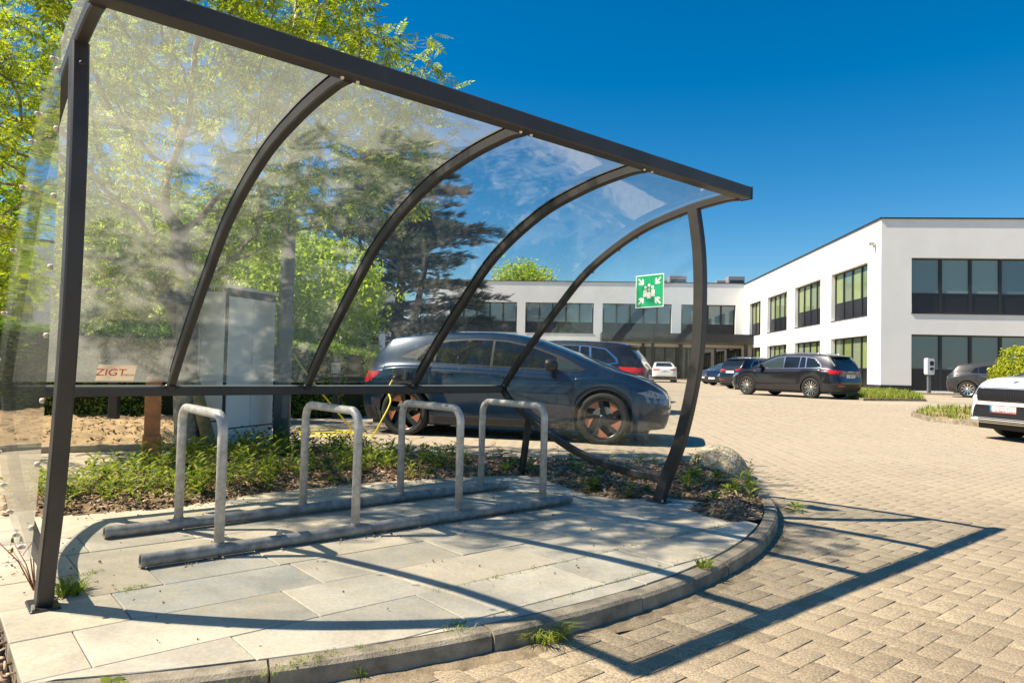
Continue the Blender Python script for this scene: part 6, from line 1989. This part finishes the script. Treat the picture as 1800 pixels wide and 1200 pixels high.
# long tree ties and the two stakes
SK = empty('tree_stake', (-3.16, 7.02, -0.08)); tag(SK, 'mossy leaning round stake crossing the trunk of the staked tree', 'tree stake')
MB().tube([Vector((0.30, -0.10, 0.0)), Vector((0.10, -0.06, 0.62)), Vector((-0.36, 0.06, 1.86))], [0.066, 0.062, 0.058], 12).build('pole', M['wood_old'], SK, smooth=True)
TS = empty('tree_tie', (-3.36, 6.98, 1.52)); tag(TS, 'black rubber strap tying the leaning stake to the trunk', 'tree tie')
mb = MB(); pts_ = []
for k in range(25):
    a = 2*pi*k/24; pts_.append(Vector((0.08+0.20*cos(a), 0.0+0.125*sin(a), 0.02*sin(2*a))))
for zz in (0, 0.055):
    mb.tube([p+Vector((0, 0, zz)) for p in pts_], 0.021, 6)
mb.build('strap', M['strap'], TS)

# helper for trees behind
def small_tree(name, label, base, h0, c, r, n, leaf, lsize, per, seed_tmpl=None, rb=0.09, group=None, tip=0.008, bark='bark', clump_n=5):
    trunk = [np.array([base[0], base[1], base[2]+h0*t]) + np.array([0.1*sin(3*t), 0.08*sin(4*t), 0]) for t in np.linspace(0, 1, 7)]
    att_ = ellipsoid(c, r, n, noise=0.3)
    return tree(name, label, att_, trunk, max(r)*0.10, max(r)*0.9, max(r)*0.14, leaf, clump(clump_n, 0.35, 0.6), lsize, per, tip=tip, rbase=rb, rmax=rb, spread=lsize*0.8, bark=bark, group=group, thin=rb*0.6)
small_tree('maple_tree', 'bright yellow green maple beyond the hedge, right of the lamp post', (-4.9, 15.3, -0.05), 1.6, (-4.5, 15.4, 2.45), (1.95, 1.5, 1.35), 420, 'leaf_maple', 0.20, 7, tip=0.010, clump_n=6)
small_tree('maple_tree', 'taller leafy maple with soft green crown behind the lamp post', (-7.6, 17.5, -0.05), 2.0, (-7.2, 17.5, 3.3), (2.3, 1.8, 1.7), 380, 'leaf_mid', 0.26, 7, tip=0.012, clump_n=6)
GT = 'leafy trees behind the left hedge'
small_tree('broadleaf_tree', 'dense green tree behind the hedge between shelter post and staked tree', (-8.7, 14.2, -0.05), 1.8, (-8.4, 14.2, 2.7), (2.5, 1.9, 1.5), 360, 'leaf_mid', 0.24, 7, group=GT, tip=0.011, clump_n=6)
small_tree('broadleaf_tree', 'wide green tree left of the front post of the shelter', (-12.0, 15.5, -0.05), 2.0, (-11.8, 15.3, 3.2), (2.6, 2.0, 1.9), 360, 'leaf_mid', 0.30, 7, group=GT, tip=0.012, clump_n=6)
tr2 = [np.array([-9.0, 11.6, -0.08])+np.array([0.12*t, -0.02*t, t]) for t in np.linspace(0, 2.9, 16)]
att2 = ellipsoid((-8.0, 10.9, 5.2), (2.5, 1.7, 2.3), 800, cut=lambda q: q[2] > 3.2)
tree('rowan_tree', 'second feathery leaved tree at the far left beyond the shelter post', att2, tr2, 0.17, 1.2, 0.28, 'leaf_rowan', pinnate(), 0.21, 3, tip=0.0042, expo=2.15, rmax=0.11, rbase=0.10, spread=0.05, thin=0.018)
small_tree('broadleaf_tree', 'pale green young tree rising behind the white cabinet', (-8.0, 21.0, -0.05), 1.8, (-8.4, 21.0, 3.4), (2.3, 1.9, 2.0), 320, 'leaf_maple', 0.26, 7, group=GT, tip=0.012, clump_n=6)
small_tree('broadleaf_tree', 'dark green tree far behind the white cabinet and lamp post', (-12.8, 26.5, -0.05), 2.4, (-13.2, 26.5, 4.2), (3.6, 2.5, 3.0), 320, 'leaf_mid', 0.42, 7, group=GT, tip=0.018, clump_n=6, rb=0.16)
small_tree('poplar_tree', 'yellow green tree top showing over the roof of the far wing', (2.0, 90.0, 0), 8.0, (1.2, 90.0, 10.8), (4.2, 2.5, 3.2), 340, 'leaf_maple', 0.7, 6, tip=0.03, rb=0.3)

# cedar with level sprays of needles
def cedar(label, base, H, R_, n_br):
    r = empty('cedar_tree', tuple(base)); tag(r, label, 'tree')
    mb = MB(); 
    mb.tube([Vector((0, 0, 0)), Vector((0.1, 0, 2.0)), Vector((0.25, 0.1, 5.0)), Vector((0.1, 0, H*0.92))], [0.30, 0.25, 0.16, 0.03], 12)
    mb.tube([Vector((0, 0, 0.5)), Vector((0.7, 0.1, 2.2)), Vector((1.2, 0.2, 5.0)), Vector((1.3, 0, H*0.75))], [0.20, 0.17, 0.11, 0.03], 10)
    mb.tube([Vector((0, 0, 0.4)), Vector((-0.9, 0.1, 2.4)), Vector((-1.5, 0.1, 5.0)), Vector((-1.7, 0, H*0.7))], [0.19, 0.15, 0.10, 0.03], 10)
    P = []; D = []
    for k in range(n_br):
        t = rng.random()**0.8; z = 1.5+(H-1.7)*t; az = rng.uniform(0, 2*pi)
        L_ = R_*(0.35+0.75*(1-t)**0.55)*rng.uniform(0.75, 1.12)
        if t < 0.12: L_ *= 0.8
        stem = ((0.2, 0), (1.2, 0.1), (-1.4, 0.1))[int(rng.integers(0, 3))] if z < H*0.68 else (0.15, 0)
        d = Vector((cos(az), sin(az), 0)); p0 = Vector((stem[0]*min(1, z/4), stem[1], z-0.25*L_*0.4))
        path = [p0+d*L_*q+Vector((0, 0, L_*(0.30*q-0.22*q*q))) for q in (0, 0.3, 0.6, 0.85, 1.0)]
        mb.tube(path, [0.045, 0.035, 0.022, 0.012, 0.005], 5, cap=False)
        nq = int(26*L_)
        for j in range(nq):
            q = 0.15+0.87*rng.random()**0.75; w_ = 0.34*L_*(1-q*0.72)
            c_ = p0+d*L_*q+Vector((0, 0, L_*(0.30*q-0.22*q*q)))
            side = Vector((-sin(az), cos(az), 0)); off_ = rng.uniform(-1, 1)*w_
            P.append((c_+side*off_+Vector((0, 0, rng.normal(0, 0.05)-abs(off_)*0.10)))[:])
            dd = (d*1.0+side*(off_/w_)*0.8).normalized(); D.append((dd.x, dd.y, rng.normal(0.18, 0.2)))
    mb.build('trunk', M['bark_dark'], r, smooth=True)
    # needle spray: a feather of thin blades
    TV = []; TF = []
    for k in range(7):
        x = k*0.13; l = 0.34-0.02*k
        for s_ in (-1, 1):
            b = len(TV); TV += [(x, 0, 0), (x+l*0.8, s_*l*0.62, 0.02), (x+l*0.92, s_*l*0.50, 0.03), (x+0.06, 0, 0.01)]; TF.append((b, b+1, b+2, b+3))
    b = len(TV); TV += [(0, -0.012, 0), (1.15, -0.012, 0.0), (1.15, 0.012, 0), (0, 0.012, 0)]; TF.append((b, b+1, b+2, b+3))
    P = np.array(P); D = np.array(D); D /= np.linalg.norm(D, axis=1)[:, None]
    y = np.cross(np.array([0, 0, 1.0]), D); y /= np.linalg.norm(y, axis=1)[:, None]; z = np.cross(D, y)
    ro = rng.normal(0, 0.5, len(P)); y2 = y*np.cos(ro)[:, None]+z*np.sin(ro)[:, None]; z2 = -y*np.sin(ro)[:, None]+z*np.cos(ro)[:, None]
    V, F = instance_template(np.array(TV), np.array(TF), P, np.stack([D, y2, z2], axis=2), rng.uniform(0.30, 0.52, len(P)))
    np_mesh('crown', V, F, M['needles'], r)
    return r
cedar('large blue green cedar with level branches behind the blue car', (-5.0, 30.0, 0.03), 10.6, 3.7, 210)

# hedges
def hedge(name, label, path, width, heights, leaf, n, size=0.045, cat='hedge'):
    """a clipped hedge that follows a polyline; heights at each vertex"""
    r = empty(name, tuple(path[0])); tag(r, label, cat)
    o0 = Vector(path[0]); mb = MB()
    P = [Vector(p)-o0 for p in path]
    lens = [(P[i+1]-P[i]).length for i in range(len(P)-1)]; T_ = sum(lens)
    def at(t):
        a = t*T_
        for i, l in enumerate(lens):
            if a <= l or i == len(lens)-1:
                q = min(1, a/l); d = (P[i+1]-P[i]).normalized(); return P[i]+(P[i+1]-P[i])*q, Vector((-d.y, d.x, 0)), heights[i]+(heights[i+1]-heights[i])*q, d
            a -= l
    vs = []; fs = []; m_ = 12
    for i in range(m_+1):
        p, nn, h, d = at(i/m_); k = 0.10
        for (q, z) in ((-width/2+k, 0.0), (-width/2+k, h-k-0.02), (width/2-k, h-k-0.02), (width/2-k, 0.0)): vs.append(p+nn*q+Vector((0, 0, z)))
    for i in range(m_):
        for j in range(3): fs.append((4*i+j, 4*i+4+j, 4*i+5+j, 4*i+1+j))
    fs += [(0, 1, 2, 3), (4*m_+3, 4*m_+2, 4*m_+1, 4*m_)]
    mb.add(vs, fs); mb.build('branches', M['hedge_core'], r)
    pos = []; ns = []
    for _ in range(n):
        p, nn, h, d = at(rng.random()); q = rng.random(); w = width/2
        lump = 0.035*sin(p.x*4.1+p.y*3.3)+0.03*sin(p.x*9+1)
        if q < 0.62:
            s_ = -1 if rng.random() < 0.62 else 1; z = rng.random()*h; dep = rng.normal(0, 0.035)+lump*sin(z*7+p.x*3)
            pos.append((p+nn*s_*(w-0.05+dep)+Vector((0, 0, z)))[:]); nrm = nn*s_+Vector((0, 0, 0.5))
        else:
            u = rng.uniform(-1, 1); pos.append((p+nn*u*w+Vector((0, 0, h-0.06+rng.normal(0, 0.03)+lump+(0.10*rng.random() if rng.random() < 0.12 else 0))))[:]); nrm = Vector((0, 0, 1))+nn*u*0.3
        nrm = nrm.normalized()+Vector(rng.normal(0, 0.85, 3)); nrm.normalize(); ns.append(nrm[:])
    pos = np.array(pos); ns = np.array(ns)
    t = np.cross(ns, rng.normal(0, 1, (len(ns), 3))); t /= np.linalg.norm(t, axis=1)[:, None]; b_ = np.cross(ns, t)
    TV, TF = quad_leaf(0.62, 0.10)
    V, F = instance_template(TV, TF, pos, np.stack([t, b_, ns], axis=2), rng.uniform(0.6, 1.35, len(pos))*size)
    np_mesh('foliage', V, F, M[leaf], r)
    return r
hedge('hedge', 'clipped green hedge along the soil bank at the left', [(-13.5, 9.6, -0.05), (-8.0, 10.6, -0.05), (-5.3, 11.0, -0.05), (-4.3, 12.2, -0.05)], 0.8, [1.5, 1.5, 1.45, 1.42], 'leaf_hedge', 52000, 0.050)
hedge('hedge', 'hedge behind the lamp post reaching to the tail of the blue car', [(-4.9, 13.1, -0.05), (-3.2, 13.6, -0.05), (-2.6, 16.5, -0.05)], 0.9, [1.45, 1.28, 1.0], 'leaf_hedge', 20000, 0.052)
hedge('hedge', 'long left side hedge beyond the path, mirrored in the end pane', [(-13.0, 9.4, -0.05), (-9.0, 4.0, -0.05)], 1.0, [1.7, 1.7], 'leaf_hedge', 16000, 0.06)

def round_bush(name, label, base, r, n, leaf, size, cat='bush'):
    R0 = empty(name, tuple(base)); tag(R0, label, cat)
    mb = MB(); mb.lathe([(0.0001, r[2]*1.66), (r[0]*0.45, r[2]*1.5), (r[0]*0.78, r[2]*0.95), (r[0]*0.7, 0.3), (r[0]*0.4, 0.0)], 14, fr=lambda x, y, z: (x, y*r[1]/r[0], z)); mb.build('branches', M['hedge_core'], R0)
    p = rng.normal(0, 1, (n, 3)); p /= np.linalg.norm(p, axis=1)[:, None]; p[:, 2] = np.abs(p[:, 2])*1.0-0.35*(rng.random(n) < 0.5)
    k = 1+0.10*np.sin(p[:, 0]*7+1)*np.sin(p[:, 1]*6)+0.06*np.sin(p[:, 2]*11)+rng.normal(0, 0.05, n)
    pos = p*np.array(r)*k[:, None]+np.array([0, 0, r[2]*0.85]); pos = pos[pos[:, 2] > 0.05]
    q = p[:len(pos)]+rng.normal(0, 0.5, (len(pos), 3)); q /= np.linalg.norm(q, axis=1)[:, None]
    t = np.cross(q, rng.normal(0, 1, q.shape)); t /= np.linalg.norm(t, axis=1)[:, None]; b_ = np.cross(q, t)
    TV, TF = quad_leaf(0.55, 0.1)
    V, F = instance_template(TV, TF, pos, np.stack([t, b_, q], axis=2), rng.uniform(0.7, 1.4, len(pos))*size)
    np_mesh('foliage', V, F, M[leaf], R0)
    return R0
round_bush('bush', 'rounded yellow green bush behind the white SUV at the right edge', (15.35, 20.2, 0.0), (1.3, 1.2, 1.05), 9000, 'leaf_bush', 0.10)

# weeds of the planting bed
def weed_plant(V, F, c, h, n, lw, ll, lean=0.25, stems=3):
    for s_ in range(stems):
        az = random.uniform(0, 2*pi); ln = random.gauss(0, lean); hh = h*random.uniform(0.6, 1.1)
        ax = Vector((cos(az)*ln, sin(az)*ln, 1)).normalized()
        b = len(V); sd = Vector((-sin(az), cos(az), 0))*0.0025
        tp = c+ax*hh
        V += [(c-sd)[:], (tp-sd*0.3)[:], (tp+sd*0.3)[:], (c+sd)[:]]; F.append((b, b+1, b+2, b+3))
        for k in range(n):
            t = (k+1)/n; p = c+ax*hh*t; a = k*2.4+az; up_ = 0.35+0.5*t
            d = Vector((cos(a), sin(a), up_)).normalized(); L_ = ll*(1.15-0.5*t)*random.uniform(0.7, 1.2)
            w = Vector((-sin(a), cos(a), 0))*lw*0.5*random.uniform(0.8, 1.2)
            b = len(V); mid = p+d*L_*0.5; tip = p+d*L_*0.95+Vector((0, 0, -L_*0.22))
            V += [p[:], (mid-w)[:], tip[:], (mid+w)[:]]; F.append((b, b+1, b+2, b+3))
V, F = [], []
dens = []
for (s, d) in scatter_in(bed_poly, 2600):
    left = s < 3.3 or (d > 5.2 and s < 3.9)
    near_front = 1.0
    p = 0.31 if left else 0.06
    if s < 0.9: p = 0.35
    if random.random() < p: dens.append((s, d, left))
for (s, d, left) in dens:
    c_ = S(s, d, bed_h(s, d, bed_poly)-0.004)
    k = random.random()
    if k < 0.6: weed_plant(V, F, c_, random.uniform(0.08, 0.23)*(1 if left else 0.5), random.randint(6, 9), 0.021, 0.125, 0.25, random.randint(1, 3))
    elif k < 0.8: weed_plant(V, F, c_, random.uniform(0.03, 0.08), 5, 0.024, 0.055, 0.5, 3)
    else: weed_plant(V, F, c_, random.uniform(0.08, 0.22)*(1 if left else 0.7), random.randint(6, 10), 0.014, 0.09, 0.2, 1)
o = np_mesh('weeds', V, F, M['weed']); tag(o, 'low green weeds with narrow leaves growing in the bark mulch', 'ground cover', kind='stuff')

def blades(V, F, c, n, h, r, lean=0.5, w=0.0035):
    for _ in range(n):
        az = random.uniform(0, 2*pi); rr = r*sqrt(random.random()); b0 = c+Vector((rr*cos(az), rr*sin(az), 0)); a2 = random.gauss(az, 0.7); hh = h*random.uniform(0.5, 1.1); ln = abs(random.gauss(lean, 0.25))
        d = Vector((cos(a2), sin(a2), 0)); sd = Vector((-sin(a2), cos(a2), 0))*w*random.uniform(0.6, 1.2)
        m1 = b0+d*hh*ln*0.35+Vector((0, 0, hh*0.62)); t = b0+d*hh*ln+Vector((0, 0, hh*(1-0.25*ln)))
        b = len(V); V += [(b0-sd)[:], (b0+sd)[:], (m1+sd*0.8)[:], (m1-sd*0.8)[:], (t+sd*0.1)[:], (t-sd*0.1)[:]]
        F += [(b, b+1, b+2, b+3), (b+3, b+2, b+4, b+5)]
def grass_tuft(label, c, n, h, r, lean=0.55, w=0.0035, name='grass_tuft'):
    V, F = [], []; blades(V, F, Vector((0, 0, 0)), n, h, r, lean, w)
    o = np_mesh(name, V, F, M['grass']); o.location = c; tag(o, label, 'grass tuft'); return o
grass_tuft('biggest grass tuft, hanging over the kerb at its front', (0.12, 2.76, -0.08), 380, 0.10, 0.11, 1.0, 0.0026)
grass_tuft('grass tuft on the joint between kerb and slab just left of the biggest tuft', tuple(S(1.55, 2.10, 0.0)), 46, 0.025, 0.06, 0.8, 0.0016)
grass_tuft('small green tuft growing on the kerb face left of the big one', (-0.47, 2.36, -0.083), 46, 0.07, 0.018, 0.4, 0.0026)
grass_tuft('dry yellowish grass clump below the kerb at the bottom edge', (-0.85, 2.06, -0.084), 90, 0.05, 0.06, 0.8, 0.002)
grass_tuft('green weed tuft on the slabs near the right curve of the kerb', (0.96, 3.49, 0.0), 60, 0.05, 0.035, 0.8, 0.004)
grass_tuft('low tuft at the foot of the left front post', tuple(S(0.52, 3.36, 0.0)), 90, 0.06, 0.06, 0.9, 0.005)
# moss and grass in the joints of slabs and bricks
V, F = [], []
for (s0, d0, s1, d1, n_) in ((0.9, 2.16, 1.1, 2.2, 26), (1.7, 2.5, 3.9, 2.53, 90), (0.6, 2.15, 1.2, 2.16, 40), (0.7, 3.27, 0.8, 3.28, 20), (0.55, 3.6, 0.7, 3.62, 18), (3.2, 4.4, 3.9, 3.7, 60), (1.2, 2.1, 3.6, 2.2, 60)):
    for _ in range(n_):
        t = random.random(); c_ = S(s0+(s1-s0)*t+random.gauss(0, 0.01), d0+(d1-d0)*t+random.gauss(0, 0.012), 0.0)
        blades(V, F, c_, 5, 0.013, 0.012, 0.9, 0.0012)
for _ in range(46):
    q = radians(random.uniform(-118, -40)); rr = 4.60+abs(random.gauss(0, 0.25)); c_ = S(KC[0]+rr*cos(q), KC[1]+rr*sin(q), -0.085)
    if c_.y < 6.5: blades(V, F, c_, 14, random.uniform(0.012, 0.035), 0.022, 0.9, 0.0016)
o = np_mesh('joint_moss', V, F, M['grass']); tag(o, 'thin grass and moss sprouting from the paving joints', 'moss', kind='stuff')

def plant(name, label, c, h, n, lw, ll, stems, lean=0.2, cat='weed'):
    V, F = [], []; weed_plant(V, F, Vector((0, 0, 0)), h, n, lw, ll, lean, stems)
    o = np_mesh(name, V, F, M['weed']); o.location = c; tag(o, label, cat); return o
plant('tall_weed', 'tallest narrow leaved weed at the right tip of the planting bed', tuple(S(4.88, 2.95, 0.02)), 0.26, 13, 0.014, 0.09, 4, 0.12)
plant('tall_weed', 'upright leafy seedling right beside the rear leg of the shelter', tuple(S(4.02, 4.80, 0.02)), 0.13, 7, 0.022, 0.06, 1, 0.05)
plant('tall_weed', 'bright green leafy clump near the foot of the right front post', tuple(S(4.02, 3.75, 0.01)), 0.12, 9, 0.018, 0.08, 9, 0.5)
plant('tall_weed', 'broad leaved weed lying on the bricks beyond the kerb', tuple(S(5.05, 2.68, -0.08)), 0.05, 5, 0.035, 0.12, 2, 0.5)
plant('tall_weed', 'small three leaved weed at the bottom left corner', (-1.15, 2.12, -0.02), 0.03, 4, 0.035, 0.06, 2, 0.4)
# dandelion with seed stalks at the left post
DD = empty('dandelion', (-1.93, 2.93, -0.01)); tag(DD, 'dandelion with tall reddish stalks at the foot of the left front post', 'weed')
V, F = [], []
for k in range(15):
    a = k*2.4; d = Vector((cos(a), sin(a), 0.28)).normalized(); L_ = random.uniform(0.09, 0.15); sd = Vector((-sin(a), cos(a), 0)); p = Vector((0, 0, 0)); b = len(V)
    for j in range(5):
        t = j/4; w = 0.020*sin(pi*min(0.97, 0.15+t*0.85))*(1 if j % 2 else 0.6); q = p+d*L_*t-Vector((0, 0, 0.05*t*t)); V += [(q-sd*w)[:], (q+sd*w)[:]]
    for j in range(4): F.append((b+2*j, b+2*j+1, b+2*j+3, b+2*j+2))
np_mesh('leaves', V, F, M['weed'], DD)
stalk = simple('reddish_stalk', (0.30, 0.12, 0.07), 0.7)
for (dx, dy, h_) in ((-0.13, 0.04, 0.20), (-0.17, -0.02, 0.23), (-0.10, 0.10, 0.26), (-0.05, -0.02, 0.27), (-0.02, 0.06, 0.22), (-0.15, 0.07, 0.15)):
    mb = MB(); pa = [Vector((0, 0, 0)), Vector((dx*0.4, dy*0.4, h_*0.55)), Vector((dx, dy, h_))]; mb.tube(pa, [0.0028, 0.0024, 0.002], 6); mb.build('stalk', stalk, DD, smooth=True)
    mb = MB(); mb.lathe([(0.0001, -0.012), (0.006, -0.006), (0.005, 0.006), (0.0001, 0.014)], 7, fr=lambda x, y, z: (dx+x, dy+y, h_+z)); mb.build('seed_head', M['weed'], DD)
# dead stalks standing in the bed
V = []
mb = MB()
for _ in range(34):
    s, d = random.choice(dens)[:2]; c_ = S(s, d, 0.03); h_ = random.uniform(0.06, 0.17)
    mb.tube([c_, c_+Vector((random.gauss(0, 0.02), random.gauss(0, 0.02), h_))], [0.0045, 0.0035], 5)
o = mb.build('dead_stalks', M['soil']); tag(o, 'short dead brown stalks sticking out of the planting bed', 'stalks', kind='stuff')

# grass bed with kerb at the right, and the strip along the building
def verge(name, label, poly, z, n, h, soil='soil'):
    pts_ = [Vector(p) for p in poly]
    c_ = sum(pts_, Vector((0, 0)))/len(pts_)
    r = empty(name, (c_.x, c_.y, z)); tag(r, label, kind='structure')
    P = [(p.x-c_.x, p.y-c_.y) for p in pts_]
    ins = [(x*(1-0.12/max(0.2, hypot(x, y))), y*(1-0.12/max(0.2, hypot(x, y)))) for x, y in P]
    for i in range(len(P)):
        j = (i+1) % len(P)
        MB().prism([P[i], P[j], ins[j], ins[i]], -0.05, 0.095).build('kerb_stone', M['kerb'], r)
    MB().prism(ins, -0.05, 0.085).build('soil', M[soil], r)
    V, F = [], []
    x0 = min(p[0] for p in ins); x1 = max(p[0] for p in ins); y0 = min(p[1] for p in ins); y1 = max(p[1] for p in ins); k = 0
    while k < n:
        p = (random.uniform(x0, x1), random.uniform(y0, y1))
        if not pip(p, ins): continue
        k += 1
        if sin(p[0]*2.3)*sin(p[1]*1.9) < -0.45 : continue
        blades(V, F, Vector((p[0], p[1], 0.08)), 7, h*random.uniform(0.5, 1.2), 0.10, 0.5, 0.010)
    o = np_mesh('grass', V, F, M['grass'], r); o['kind'] = 'stuff'
    return r
verge('kerbed_verge', 'grassy kerbed bed in front of the white SUV at the right', [(9.15, 15.55), (9.55, 14.05), (11.2, 13.9), (17.5, 17.0), (17.0, 21.8), (13.0, 20.6), (10.9, 18.9), (9.6, 17.0)], -0.035, 900, 0.17)
verge('kerbed_verge_strip', 'grass strip with low kerb beside the graphite SUV and the building', [(12.05, 24.2), (14.6, 24.9), (17.8, 31.0), (19.0, 35.3), (15.9, 35.6), (13.2, 29.6)], 0.03, 1500, 0.24)
